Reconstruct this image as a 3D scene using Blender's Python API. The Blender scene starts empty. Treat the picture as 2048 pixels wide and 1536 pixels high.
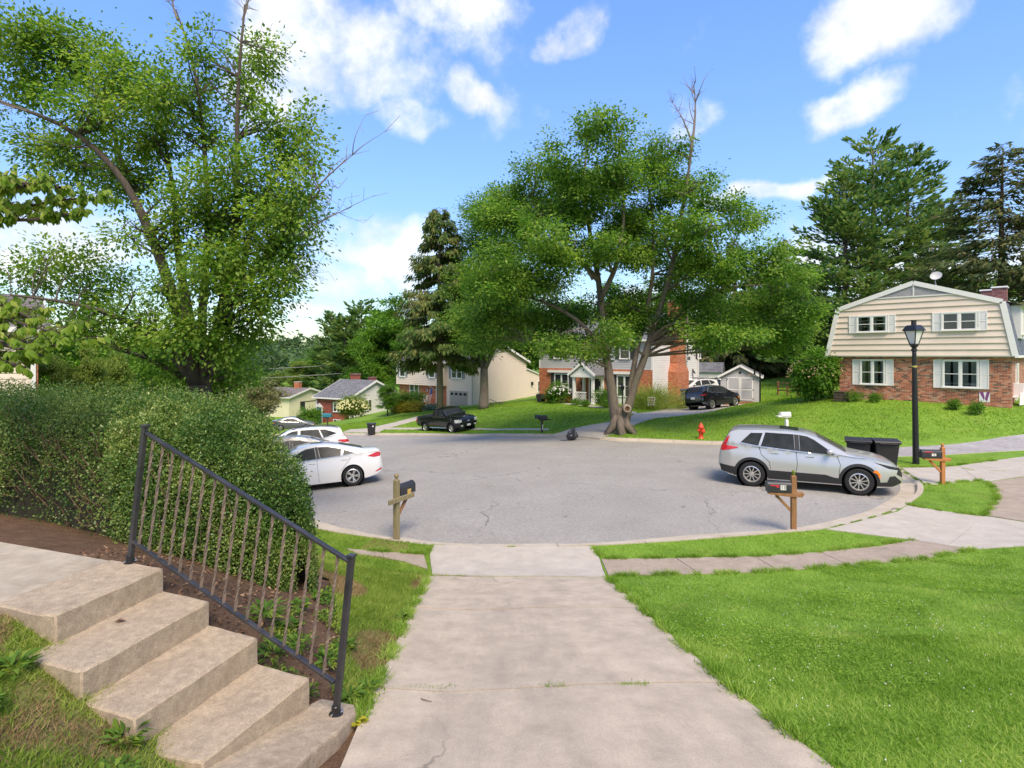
import bpy, bmesh, math, random
import numpy as np
from mathutils import Vector, Matrix
from mathutils.geometry import delaunay_2d_cdt

SC = bpy.context.scene
COL = SC.collection
rng = np.random.default_rng(7)
random.seed(7)
F, CX, YH, H = 1138.0, 1024.0, 710.0, 3.8      # focal length (px of the 2048 px photo), horizon row, eye height above the road

# ------------------------------------------------------------------ camera, world, sun, exposure
cam = bpy.data.cameras.new("camera")
cam_o = bpy.data.objects.new("camera", cam); COL.objects.link(cam_o)
cam_o.location = (0, 0, H); cam_o.rotation_euler = (math.pi / 2, 0, 0)
cam.sensor_width = 36.0; cam.lens = 36.0 * F / 2048.0
cam.shift_y = -(768.0 - YH) / 2048.0
cam.clip_start = 0.05; cam.clip_end = 3000
SC.camera = cam_o

SUN_AZ, SUN_EL = math.radians(164), math.radians(52)
world = bpy.data.worlds.new("World"); SC.world = world; world.use_nodes = True
wt = world.node_tree; wn = wt.nodes; wl = wt.links
for n in list(wn): wn.remove(n)
w_out = wn.new("ShaderNodeOutputWorld"); w_bg = wn.new("ShaderNodeBackground")
w_bg.inputs["Strength"].default_value = 0.20
sky = wn.new("ShaderNodeTexSky"); sky.sky_type = 'NISHITA'; sky.sun_disc = False
sky.sun_elevation = SUN_EL; sky.sun_rotation = SUN_AZ
sky.altitude = 0; sky.air_density = 1.0; sky.dust_density = 0.15; sky.ozone_density = 1.6
tc = wn.new("ShaderNodeTexCoord")
def wmath(op, a, b=None, clamp=False):
    n = wn.new("ShaderNodeMath"); n.operation = op; n.use_clamp = clamp
    for i, x in enumerate((a, b)):
        if x is None: continue
        if isinstance(x, (int, float)): n.inputs[i].default_value = x
        else: wl.new(x, n.inputs[i])
    return n.outputs[0]
def wvec(op, a, b):
    n = wn.new("ShaderNodeVectorMath"); n.operation = op
    for i, x in enumerate((a, b)):
        if x is None: continue
        if isinstance(x, (tuple, list, Vector)): n.inputs[i].default_value = tuple(x)
        else: wl.new(x, n.inputs[i])
    return n
nz1 = wn.new("ShaderNodeTexNoise"); nz1.inputs["Scale"].default_value = 3.6; nz1.inputs["Detail"].default_value = 9
wl.new(tc.outputs["Generated"], nz1.inputs["Vector"])
warp = wvec('SUBTRACT', nz1.outputs["Color"], (0.5, 0.5, 0.5))
warp2 = wvec('SCALE', warp.outputs[0], None); warp2.inputs["Scale"].default_value = 0.26
dirv = wvec('ADD', tc.outputs["Generated"], warp2.outputs[0]).outputs[0]
# the clouds in view: direction (from photo pixel), half-width, half-height
CLOUDS = [(600, 90, 165, 130), (760, 150, 150, 110), (920, 50, 130, 85), (540, 180, 100, 70), (960, 215, 85, 40), (800, 278, 95, 42),
          (730, 490, 140, 52), (640, 565, 120, 40), (830, 520, 60, 40), (1165, 38, 36, 50), (1352, 212, 66, 52), (1690, 208, 84, 44),
          (1775, 40, 150, 62), (1560, 372, 110, 24), (60, 395, 150, 70), (190, 480, 130, 70), (640, 640, 42, 14), (60, 520, 90, 45),
          (1250, 700, 300, 90), (1900, 560, 300, 90)]
acc = None
for (u, v, a, b) in CLOUDS:
    c = Vector(((u - CX) / F, 1.0, (YH - v) / F)); ln = c.length; c = c / ln
    e1 = Vector((c.y, -c.x, 0)).normalized(); e2 = e1.cross(c).normalized()
    d1 = wvec('DOT_PRODUCT', dirv, e1 * (F * ln / a)).outputs["Value"]
    e2s = e2 * (F * ln / b)
    d2 = wvec('DOT_PRODUCT', dirv, e2s).outputs["Value"]
    r2 = wmath('ADD', wmath('MULTIPLY', d1, d1), wmath('MULTIPLY', d2, d2))
    fr = wvec('DOT_PRODUCT', dirv, c).outputs["Value"]
    m = wmath('MULTIPLY', wmath('SUBTRACT', 1.25, wmath('MULTIPLY', r2, 0.62), True), wmath('GREATER_THAN', fr, 0.0))
    acc = m if acc is None else wmath('MAXIMUM', acc, m)
nz4 = wn.new("ShaderNodeTexNoise"); nz4.inputs["Scale"].default_value = 2.2; nz4.inputs["Detail"].default_value = 2
wl.new(dirv, nz4.inputs["Vector"])
sep = wn.new("ShaderNodeSeparateXYZ"); wl.new(tc.outputs["Generated"], sep.inputs[0])
behind = wmath('MULTIPLY', wmath('SUBTRACT', 0.45, sep.outputs[1], True), 2.2, True)      # the broken cloud goes on behind and overhead
acc = wmath('MAXIMUM', acc, wmath('MULTIPLY', behind, wmath('MULTIPLY', wmath('SUBTRACT', nz4.outputs["Fac"], 0.40, True), 6.0, True)))
nz2 = wn.new("ShaderNodeTexNoise"); nz2.inputs["Scale"].default_value = 7.0; nz2.inputs["Detail"].default_value = 9; nz2.inputs["Roughness"].default_value = 0.6
wl.new(tc.outputs["Generated"], nz2.inputs["Vector"])
dens = wmath('ADD', wmath('MULTIPLY', acc, 0.72), wmath('MULTIPLY', wmath('SUBTRACT', nz2.outputs["Fac"], 0.5), 2.7))
mr = wn.new("ShaderNodeMapRange"); mr.interpolation_type = 'SMOOTHSTEP'
mr.inputs["From Min"].default_value = 0.16; mr.inputs["From Max"].default_value = 1.1
wl.new(dens, mr.inputs["Value"])
nz3 = wn.new("ShaderNodeTexNoise"); nz3.inputs["Scale"].default_value = 9.0; nz3.inputs["Detail"].default_value = 5
wl.new(dirv, nz3.inputs["Vector"])
ccol = wn.new("ShaderNodeValToRGB")
ccol.color_ramp.elements[0].position = 0.3; ccol.color_ramp.elements[0].color = (2.2, 2.27, 2.4, 1)
ccol.color_ramp.elements[1].position = 0.6; ccol.color_ramp.elements[1].color = (3.15, 3.1, 3.0, 1)
wl.new(nz3.outputs["Fac"], ccol.inputs["Fac"])
hue = wn.new("ShaderNodeHueSaturation"); hue.inputs["Hue"].default_value = 0.513; hue.inputs["Saturation"].default_value = 1.2; hue.inputs["Value"].default_value = 1.42
bw = wn.new("ShaderNodeRGBToBW"); wl.new(sky.outputs[0], bw.inputs[0])      # film-like shoulder so the horizon keeps its blue
shoulder = wvec('SCALE', sky.outputs[0], None); wl.new(wmath('DIVIDE', 1.0, wmath('ADD', 1.0, wmath('MULTIPLY', bw.outputs[0], 0.36))), shoulder.inputs["Scale"])
wl.new(shoulder.outputs[0], hue.inputs["Color"])
wmix = wn.new("ShaderNodeMix"); wmix.data_type = 'RGBA'
wl.new(mr.outputs[0], wmix.inputs["Factor"]); wl.new(hue.outputs[0], wmix.inputs[6]); wl.new(ccol.outputs[0], wmix.inputs[7])
wl.new(wmix.outputs[2], w_bg.inputs["Color"]); wl.new(w_bg.outputs[0], w_out.inputs["Surface"])

sun = bpy.data.lights.new("sun", 'SUN'); sun.energy = 2.7; sun.angle = math.radians(28); sun.color = (1.0, 0.86, 0.69)
sun_o = bpy.data.objects.new("sun", sun); COL.objects.link(sun_o)
to_sun = Vector((math.sin(SUN_AZ) * math.cos(SUN_EL), math.cos(SUN_AZ) * math.cos(SUN_EL), math.sin(SUN_EL)))
sun_o.rotation_euler = (-to_sun).to_track_quat('-Z', 'Y').to_euler()
sun_o.location = (20, -20, 40)
SC.view_settings.view_transform = 'Standard'; SC.view_settings.look = 'None'
SC.view_settings.gamma = 1.0; SC.view_settings.use_curve_mapping = False
SC.view_settings.exposure = 1.04
SC.render.engine = 'CYCLES'
SC.cycles.max_bounces = 6; SC.cycles.transparent_max_bounces = 8
SC.cycles.sample_clamp_indirect = 6.0

# ------------------------------------------------------------------ helpers
def P(u, v, Y):
    """the point seen at photo pixel (u, v) at distance Y in front of the camera"""
    return Vector(((u - CX) / F * Y, Y, H - (v - YH) / F * Y))

def hit(u, v, A, d):
    """pixel (u, v) on the upright plane through A along d: (metres along d, height)"""
    r = (u - CX) / F
    t = (r * A[1] - A[0]) / (d[0] - r * d[1])
    Y = A[1] + t * d[1]
    return t, H - (v - YH) / F * Y

def tag(o, label=None, cat=None, group=None, kind=None):
    if label: o["label"] = label
    if cat: o["category"] = cat
    if group: o["group"] = group
    if kind: o["kind"] = kind
    return o

def thing(name, label, cat, loc=(0, 0, 0), rotz=0.0, group=None, kind=None):
    o = bpy.data.objects.new(name, None); COL.objects.link(o)
    o.location = loc; o.rotation_euler = (0, 0, rotz); o.empty_display_size = 0.3
    return tag(o, label, cat, group, kind)

def dup(o, parent=None):
    c = o.copy(); COL.objects.link(c)
    if parent is not None: c.parent = parent
    for ch in list(o.children): dup(ch, c)
    return c

def quick(V, Fc):
    V = np.asarray(V, dtype=np.float32).reshape(-1, 3); Fc = np.asarray(Fc, dtype=np.int32)
    me = bpy.data.meshes.new("m")
    me.vertices.add(len(V)); me.vertices.foreach_set("co", V.ravel())
    m, k = Fc.shape
    me.loops.add(m * k); me.loops.foreach_set("vertex_index", Fc.ravel())
    me.polygons.add(m); me.polygons.foreach_set("loop_start", np.arange(0, m * k, k, dtype=np.int32))
    me.update(calc_edges=True); me.validate()
    return me

def link(name, me, mat, parent=None, smooth=False):
    o = bpy.data.objects.new(name, me); COL.objects.link(o)
    mats = mat if isinstance(mat, (list, tuple)) else [mat]
    if len(me.materials) == 0:
        for m in mats: me.materials.append(m)
    if parent is not None: o.parent = parent
    if smooth: me.polygons.foreach_set("use_smooth", np.ones(len(me.polygons), dtype=bool))
    return o

class MB:
    """collects shapes into one mesh; T maps a shape's own (x, y, z) to the mesh's"""
    def __init__(s, T=None): s.v = []; s.f = []; s.T = T
    def add(s, vs, fs):
        n = len(s.v)
        s.v.extend(tuple(s.T(*p)) if s.T else tuple(p) for p in vs)
        s.f.extend(tuple(i + n for i in f) for f in fs)
        return s
    def bx(s, x0, x1, y0, y1, z0, z1):
        return s.add([(x0, y0, z0), (x1, y0, z0), (x1, y1, z0), (x0, y1, z0), (x0, y0, z1), (x1, y0, z1), (x1, y1, z1), (x0, y1, z1)],
                     [(0, 3, 2, 1), (4, 5, 6, 7), (0, 1, 5, 4), (1, 2, 6, 5), (2, 3, 7, 6), (3, 0, 4, 7)])
    def bar(s, p0, p1, w, h, up=(0, 0, 1)):
        """box beam from p0 to p1, w wide, h high"""
        p0 = Vector(p0); p1 = Vector(p1); d = (p1 - p0).normalized(); u = Vector(up)
        sd = d.cross(u)
        if sd.length < 1e-4: sd = d.cross(Vector((1, 0, 0)))
        sd.normalize(); u = sd.cross(d)
        vs = [p + sd * a * w / 2 + u * b * h / 2 for p in (p0, p1) for a, b in ((-1, -1), (1, -1), (1, 1), (-1, 1))]
        return s.add(vs, [(0, 3, 2, 1), (4, 5, 6, 7), (0, 1, 5, 4), (1, 2, 6, 5), (2, 3, 7, 6), (3, 0, 4, 7)])
    def tube(s, pts, rad, n=8, cap=True):
        pts = [Vector(p) for p in pts]
        if isinstance(rad, (int, float)): rad = [rad] * len(pts)
        vs = []; fs = []
        ref = None
        for i, p in enumerate(pts):
            d = (pts[min(i + 1, len(pts) - 1)] - pts[max(i - 1, 0)])
            d = d.normalized() if d.length > 1e-9 else Vector((0, 0, 1))
            if ref is None: ref = d.orthogonal().normalized()
            a = (ref - d * ref.dot(d))
            a = a.normalized() if a.length > 1e-6 else d.orthogonal().normalized()
            ref = a; b = d.cross(a)
            for k in range(n):
                t = 2 * math.pi * k / n
                vs.append(p + (a * math.cos(t) + b * math.sin(t)) * rad[i])
        for i in range(len(pts) - 1):
            for k in range(n):
                fs.append((i * n + k, i * n + (k + 1) % n, (i + 1) * n + (k + 1) % n, (i + 1) * n + k))
        if cap:
            fs.append(tuple(range(n - 1, -1, -1))); fs.append(tuple((len(pts) - 1) * n + k for k in range(n)))
        return s.add(vs, fs)
    def lathe(s, prof, c=(0, 0, 0), n=20, axis='z', caps=True):
        vs = []; fs = []
        for r, h in prof:
            for k in range(n):
                t = 2 * math.pi * k / n
                p = (r * math.cos(t), r * math.sin(t), h)
                if axis == 'y': p = (p[0], h, p[1])
                if axis == 'x': p = (h, p[0], p[1])
                vs.append((p[0] + c[0], p[1] + c[1], p[2] + c[2]))
        for i in range(len(prof) - 1):
            for k in range(n):
                f = (i * n + k, i * n + (k + 1) % n, (i + 1) * n + (k + 1) % n, (i + 1) * n + k)
                fs.append(f if axis != 'y' else f[::-1])
        if caps:
            if prof[0][0] > 1e-5: fs.append(tuple(range(n))[::-1])
            if prof[-1][0] > 1e-5: fs.append(tuple((len(prof) - 1) * n + k for k in range(n)))
        return s.add(vs, fs)
    def prism(s, poly, y0, y1):
        """polygon in (x, z), extruded along y from y0 to y1"""
        n = len(poly)
        vs = [(x, y0, z) for x, z in poly] + [(x, y1, z) for x, z in poly]
        fs = [tuple(range(n)), tuple(range(2 * n - 1, n - 1, -1))] + [(i, i + n, (i + 1) % n + n, (i + 1) % n) for i in range(n)]
        return s.add(vs, fs)
    def slab(s, poly, z0, z1):
        """polygon in (x, y), extruded up from z0 to z1"""
        n = len(poly)
        vs = [(x, y, z0) for x, y in poly] + [(x, y, z1) for x, y in poly]
        fs = [tuple(range(n - 1, -1, -1)), tuple(range(n, 2 * n))] + [(i, (i + 1) % n, (i + 1) % n + n, i + n) for i in range(n)]
        return s.add(vs, fs)
    def ball(s, c, r, n=10, m=7, sq=(1, 1, 1)):
        prof = [(max(1e-6, r * math.sin(math.pi * i / m)), -r * math.cos(math.pi * i / m)) for i in range(m + 1)]
        vs = []; fs = []
        for rr, h in prof:
            for k in range(n):
                t = 2 * math.pi * k / n
                vs.append((c[0] + rr * math.cos(t) * sq[0], c[1] + rr * math.sin(t) * sq[1], c[2] + h * sq[2]))
        for i in range(m):
            for k in range(n): fs.append((i * n + k, i * n + (k + 1) % n, (i + 1) * n + (k + 1) % n, (i + 1) * n + k))
        return s.add(vs, fs)
    def mesh(s, bevel=0.0, weld=False, seg=1):
        me = bpy.data.meshes.new("m"); me.from_pydata([tuple(v) for v in s.v], [], s.f)
        bm = bmesh.new(); bm.from_mesh(me)
        if weld: bmesh.ops.remove_doubles(bm, verts=bm.verts, dist=0.0005)
        bmesh.ops.recalc_face_normals(bm, faces=bm.faces)
        if bevel > 0:
            ed = [e for e in bm.edges if len(e.link_faces) == 2 and e.calc_face_angle(0) > 0.6]
            bmesh.ops.bevel(bm, geom=ed, offset=bevel, segments=seg, affect='EDGES', profile=0.6, clamp_overlap=True)
        bm.to_mesh(me); bm.free()
        return me
    def build(s, name, mat, parent=None, smooth=False, bevel=0.0, weld=False, seg=1):
        return link(name, s.mesh(bevel, weld, seg), mat, parent, smooth)

# ------------------------------------------------------------------ materials
MATS = {}
def nd(nt, typ, **kw):
    n = nt.nodes.new(typ)
    for k, v in kw.items():
        if hasattr(n, k) and not k[0].isupper(): setattr(n, k, v)
        else: n.inputs[k].default_value = v
    return n

def base_mat(name):
    m = bpy.data.materials.new(name); m.use_nodes = True
    nt = m.node_tree; b = nt.nodes["Principled BSDF"]
    return m, nt, b

def mk(name, col, rough=0.7, metal=0.0, spec=0.4, var=0.12, vs=4.0, bump=0.0, bs=60.0, stain=None, ss=1.2, samt=0.5, coat=0.0, stretch=None, island=0.0, sst=None, speck=0.0):
    """plain surface: colour with fine and coarse variation, relief, stains"""
    if name in MATS: return MATS[name]
    m, nt, b = base_mat(name); L = nt.links
    b.inputs["Roughness"].default_value = rough; b.inputs["Metallic"].default_value = metal
    b.inputs["Specular IOR Level"].default_value = spec; b.inputs["Coat Weight"].default_value = coat
    t = nd(nt, "ShaderNodeTexCoord"); vec = t.outputs["Object"]
    if stretch:
        mp = nd(nt, "ShaderNodeMapping"); mp.inputs["Scale"].default_value = stretch
        L.new(vec, mp.inputs["Vector"]); vec = mp.outputs[0]
    n1 = nd(nt, "ShaderNodeTexNoise", Scale=vs, Detail=8.0, Roughness=0.65); L.new(vec, n1.inputs["Vector"])
    r = nd(nt, "ShaderNodeValToRGB"); e = r.color_ramp.elements
    e[0].position = 0.28; e[1].position = 0.72
    e[0].color = tuple(c * (1 - var) for c in col) + (1,); e[1].color = tuple(min(1, c * (1 + var)) for c in col) + (1,)
    L.new(n1.outputs["Fac"], r.inputs["Fac"]); out = r.outputs[0]
    if stain:
        n2 = nd(nt, "ShaderNodeTexNoise", Scale=ss, Detail=7.0, Roughness=0.7, Distortion=0.6); 
        if sst:
            mp2 = nd(nt, "ShaderNodeMapping"); mp2.inputs["Scale"].default_value = sst; L.new(t.outputs["Object"], mp2.inputs["Vector"]); L.new(mp2.outputs[0], n2.inputs["Vector"])
        else: L.new(t.outputs["Object"], n2.inputs["Vector"])
        mr_ = nd(nt, "ShaderNodeMapRange"); mr_.inputs["From Min"].default_value = 0.45; mr_.inputs["From Max"].default_value = 0.75
        mr_.inputs["To Max"].default_value = samt; L.new(n2.outputs["Fac"], mr_.inputs["Value"])
        mx = nd(nt, "ShaderNodeMix", data_type='RGBA'); L.new(mr_.outputs[0], mx.inputs["Factor"]); L.new(out, mx.inputs[6])
        mx.inputs[7].default_value = tuple(stain) + (1,); out = mx.outputs[2]
    if island:
        g = nd(nt, "ShaderNodeNewGeometry"); hs = nd(nt, "ShaderNodeHueSaturation")
        mr2 = nd(nt, "ShaderNodeMapRange"); mr2.inputs["To Min"].default_value = 1 - island; mr2.inputs["To Max"].default_value = 1 + island
        L.new(g.outputs["Random Per Island"], mr2.inputs["Value"]); L.new(mr2.outputs[0], hs.inputs["Value"]); L.new(out, hs.inputs["Color"]); out = hs.outputs[0]
    if speck:        # aggregate grains
        n4 = nd(nt, "ShaderNodeTexNoise", Scale=130.0, Detail=4.0, Roughness=0.8); L.new(t.outputs["Object"], n4.inputs["Vector"])
        mr4 = nd(nt, "ShaderNodeMapRange"); mr4.inputs["From Min"].default_value = 0.3; mr4.inputs["From Max"].default_value = 0.7; mr4.inputs["To Min"].default_value = 1 - speck; mr4.inputs["To Max"].default_value = 1 + speck
        L.new(n4.outputs["Fac"], mr4.inputs["Value"]); hs4 = nd(nt, "ShaderNodeHueSaturation"); L.new(mr4.outputs[0], hs4.inputs["Value"]); L.new(out, hs4.inputs["Color"]); out = hs4.outputs[0]
    L.new(out, b.inputs["Base Color"])
    if bump:
        n3 = nd(nt, "ShaderNodeTexNoise", Scale=bs, Detail=6.0, Roughness=0.7); L.new(vec, n3.inputs["Vector"])
        bp = nd(nt, "ShaderNodeBump", Strength=bump, Distance=0.01); L.new(n3.outputs["Fac"], bp.inputs["Height"]); L.new(bp.outputs[0], b.inputs["Normal"])
    MATS[name] = m
    return m

def leafmat(name, c0, c1, c2, trans=0.35, rough=0.5, big=0.6):
    """foliage: each leaf its own green, thin enough to let light through"""
    if name in MATS: return MATS[name]
    m, nt, b = base_mat(name); L = nt.links
    g = nd(nt, "ShaderNodeNewGeometry"); t = nd(nt, "ShaderNodeTexCoord")
    n1 = nd(nt, "ShaderNodeTexNoise", Scale=big, Detail=3.0); L.new(t.outputs["Object"], n1.inputs["Vector"])
    a = nd(nt, "ShaderNodeMath", operation='MULTIPLY_ADD'); L.new(g.outputs["Random Per Island"], a.inputs[0]); a.inputs[1].default_value = 0.75; 
    s2 = nd(nt, "ShaderNodeMath", operation='MULTIPLY_ADD'); L.new(n1.outputs["Fac"], s2.inputs[0]); s2.inputs[1].default_value = 1.5; s2.inputs[2].default_value = -0.62
    L.new(s2.outputs[0], a.inputs[2])
    r = nd(nt, "ShaderNodeValToRGB"); e = r.color_ramp.elements
    e[0].position = 0.1; e[0].color = tuple(c0) + (1,); e[1].position = 0.9; e[1].color = tuple(c2) + (1,)
    k = e.new(0.5); k.color = tuple(c1) + (1,)
    L.new(a.outputs[0], r.inputs["Fac"]); L.new(r.outputs[0], b.inputs["Base Color"])
    b.inputs["Roughness"].default_value = rough; b.inputs["Specular IOR Level"].default_value = 0.35 if rough < 0.4 else 0.15
    tr = nd(nt, "ShaderNodeBsdfTranslucent"); hs = nd(nt, "ShaderNodeHueSaturation", Saturation=1.1, Value=1.5); L.new(r.outputs[0], hs.inputs["Color"])
    L.new(hs.outputs[0], tr.inputs["Color"])
    mx = nd(nt, "ShaderNodeMixShader"); mx.inputs[0].default_value = trans
    L.new(b.outputs[0], mx.inputs[1]); L.new(tr.outputs[0], mx.inputs[2]); L.new(mx.outputs[0], nt.nodes["Material Output"].inputs["Surface"])
    MATS[name] = m
    return m

def brickmat(name, cols, mortar, bw=0.215, rh=0.075, ms=0.006):
    """bricks too small in the picture to pick apart: staggered courses with mortar relief"""
    if name in MATS: return MATS[name]
    m, nt, b = base_mat(name); L = nt.links
    t = nd(nt, "ShaderNodeTexCoord"); sx = nd(nt, "ShaderNodeSeparateXYZ"); L.new(t.outputs["Object"], sx.inputs[0])
    ad = nd(nt, "ShaderNodeMath", operation='ADD'); L.new(sx.outputs[0], ad.inputs[0]); L.new(sx.outputs[1], ad.inputs[1])
    cb = nd(nt, "ShaderNodeCombineXYZ"); L.new(ad.outputs[0], cb.inputs[0]); L.new(sx.outputs[2], cb.inputs[1])
    br = nd(nt, "ShaderNodeTexBrick"); br.inputs["Scale"].default_value = 1.0; br.inputs["Brick Width"].default_value = bw; br.inputs["Row Height"].default_value = rh
    br.inputs["Mortar Size"].default_value = ms; br.inputs["Color1"].default_value = (0, 0, 0, 1); br.inputs["Color2"].default_value = (1, 1, 1, 1); br.inputs["Mortar"].default_value = (0.5, 0.5, 0.5, 1)
    L.new(cb.outputs[0], br.inputs["Vector"])
    r = nd(nt, "ShaderNodeValToRGB"); r.color_ramp.interpolation = 'CONSTANT'; e = r.color_ramp.elements
    e[0].position = 0; e[0].color = tuple(cols[0]) + (1,); e[1].position = 1.0 / len(cols); e[1].color = tuple(cols[1]) + (1,)
    for i in range(2, len(cols)):
        k = e.new(i / len(cols)); k.color = tuple(cols[i]) + (1,)
    L.new(br.outputs["Color"], r.inputs["Fac"])
    n1 = nd(nt, "ShaderNodeTexNoise", Scale=6.0, Detail=6.0); L.new(t.outputs["Object"], n1.inputs["Vector"])
    hs = nd(nt, "ShaderNodeHueSaturation"); mr_ = nd(nt, "ShaderNodeMapRange"); mr_.inputs["To Min"].default_value = 0.7; mr_.inputs["To Max"].default_value = 1.3
    L.new(n1.outputs["Fac"], mr_.inputs["Value"]); L.new(mr_.outputs[0], hs.inputs["Value"]); L.new(r.outputs[0], hs.inputs["Color"])
    mx = nd(nt, "ShaderNodeMix", data_type='RGBA'); L.new(br.outputs["Fac"], mx.inputs["Factor"]); L.new(hs.outputs[0], mx.inputs[6]); mx.inputs[7].default_value = tuple(mortar) + (1,)
    L.new(mx.outputs[2], b.inputs["Base Color"]); b.inputs["Roughness"].default_value = 0.85; b.inputs["Specular IOR Level"].default_value = 0.2
    bp = nd(nt, "ShaderNodeBump", Strength=0.7, Distance=0.01); bp.invert = True; L.new(br.outputs["Fac"], bp.inputs["Height"]); L.new(bp.outputs[0], b.inputs["Normal"])
    MATS[name] = m
    return m

def shinglemat(name, col, col2):
    if name in MATS: return MATS[name]
    m, nt, b = base_mat(name); L = nt.links
    t = nd(nt, "ShaderNodeTexCoord"); sx = nd(nt, "ShaderNodeSeparateXYZ"); L.new(t.outputs["Object"], sx.inputs[0])
    ad = nd(nt, "ShaderNodeMath", operation='ADD'); L.new(sx.outputs[0], ad.inputs[0]); L.new(sx.outputs[1], ad.inputs[1])
    cb = nd(nt, "ShaderNodeCombineXYZ"); L.new(ad.outputs[0], cb.inputs[0]); L.new(sx.outputs[2], cb.inputs[1])
    br = nd(nt, "ShaderNodeTexBrick"); br.inputs["Scale"].default_value = 1.0; br.inputs["Brick Width"].default_value = 0.3; br.inputs["Row Height"].default_value = 0.11
    br.inputs["Mortar Size"].default_value = 0.008; br.inputs["Color1"].default_value = tuple(col) + (1,); br.inputs["Color2"].default_value = tuple(col2) + (1,)
    br.inputs["Mortar"].default_value = tuple(c * 0.5 for c in col) + (1,); L.new(cb.outputs[0], br.inputs["Vector"])
    n1 = nd(nt, "ShaderNodeTexNoise", Scale=0.9, Detail=6.0); L.new(t.outputs["Object"], n1.inputs["Vector"])
    hs = nd(nt, "ShaderNodeHueSaturation"); mr_ = nd(nt, "ShaderNodeMapRange"); mr_.inputs["To Min"].default_value = 0.75; mr_.inputs["To Max"].default_value = 1.3
    L.new(n1.outputs["Fac"], mr_.inputs["Value"]); L.new(mr_.outputs[0], hs.inputs["Value"]); L.new(br.outputs["Color"], hs.inputs["Color"])
    L.new(hs.outputs[0], b.inputs["Base Color"]); b.inputs["Roughness"].default_value = 0.9; b.inputs["Specular IOR Level"].default_value = 0.2
    MATS[name] = m
    return m

def groundmat(name, cols, scales=(0.35, 3.0, 40.0), bump=0.4, patch=None, rough=0.9, ws=(0.3, 0.3, 0.4)):
    """ground cover mixed from several tones at three sizes"""
    if name in MATS: return MATS[name]
    m, nt, b = base_mat(name); L = nt.links
    t = nd(nt, "ShaderNodeTexCoord"); acc = None
    for s, w in zip(scales, ws):
        n = nd(nt, "ShaderNodeTexNoise", Scale=s, Detail=8.0, Roughness=0.65); L.new(t.outputs["Object"], n.inputs["Vector"])
        q = nd(nt, "ShaderNodeMath", operation='MULTIPLY'); L.new(n.outputs["Fac"], q.inputs[0]); q.inputs[1].default_value = w
        if acc is None: acc = q.outputs[0]
        else:
            a = nd(nt, "ShaderNodeMath", operation='ADD'); L.new(acc, a.inputs[0]); L.new(q.outputs[0], a.inputs[1]); acc = a.outputs[0]
    r = nd(nt, "ShaderNodeValToRGB"); e = r.color_ramp.elements
    e[0].position = 0.38; e[0].color = tuple(cols[0]) + (1,); e[1].position = 0.64; e[1].color = tuple(cols[-1]) + (1,)
    for i in range(1, len(cols) - 1):
        k = e.new(0.38 + 0.26 * i / (len(cols) - 1)); k.color = tuple(cols[i]) + (1,)
    L.new(acc, r.inputs["Fac"]); out = r.outputs[0]
    if patch:
        n = nd(nt, "ShaderNodeTexNoise", Scale=patch[1], Detail=6.0, Roughness=0.7, Distortion=1.0); L.new(t.outputs["Object"], n.inputs["Vector"])
        mr_ = nd(nt, "ShaderNodeMapRange"); mr_.inputs["From Min"].default_value = patch[2]; mr_.inputs["From Max"].default_value = patch[2] + 0.12; mr_.inputs["To Max"].default_value = patch[3]
        L.new(n.outputs["Fac"], mr_.inputs["Value"])
        mx = nd(nt, "ShaderNodeMix", data_type='RGBA'); L.new(mr_.outputs[0], mx.inputs["Factor"]); L.new(out, mx.inputs[6]); mx.inputs[7].default_value = tuple(patch[0]) + (1,); out = mx.outputs[2]
    L.new(out, b.inputs["Base Color"]); b.inputs["Roughness"].default_value = rough; b.inputs["Specular IOR Level"].default_value = 0.25
    if bump:
        n3 = nd(nt, "ShaderNodeTexNoise", Scale=scales[2] * 1.5, Detail=5.0); L.new(t.outputs["Object"], n3.inputs["Vector"])
        bp = nd(nt, "ShaderNodeBump", Strength=bump, Distance=0.02); L.new(n3.outputs["Fac"], bp.inputs["Height"]); L.new(bp.outputs[0], b.inputs["Normal"])
    MATS[name] = m
    return m

def glassmat(name, tint=(0.9, 0.95, 0.95), amount=0.85, rough=0.02):
    """thin window glass: mostly clear, reflecting at a slant"""
    if name in MATS: return MATS[name]
    m = bpy.data.materials.new(name); m.use_nodes = True; nt = m.node_tree; L = nt.links
    for n in list(nt.nodes): nt.nodes.remove(n)
    o = nd(nt, "ShaderNodeOutputMaterial"); tr = nd(nt, "ShaderNodeBsdfTransparent"); gl = nd(nt, "ShaderNodeBsdfGlossy")
    tr.inputs[0].default_value = tuple(c * amount for c in tint) + (1,); gl.inputs["Roughness"].default_value = rough
    fr = nd(nt, "ShaderNodeFresnel"); fr.inputs["IOR"].default_value = 1.6
    mx = nd(nt, "ShaderNodeMixShader"); L.new(fr.outputs[0], mx.inputs[0]); L.new(tr.outputs[0], mx.inputs[1]); L.new(gl.outputs[0], mx.inputs[2]); L.new(mx.outputs[0], o.inputs[0])
    MATS[name] = m
    return m

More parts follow.
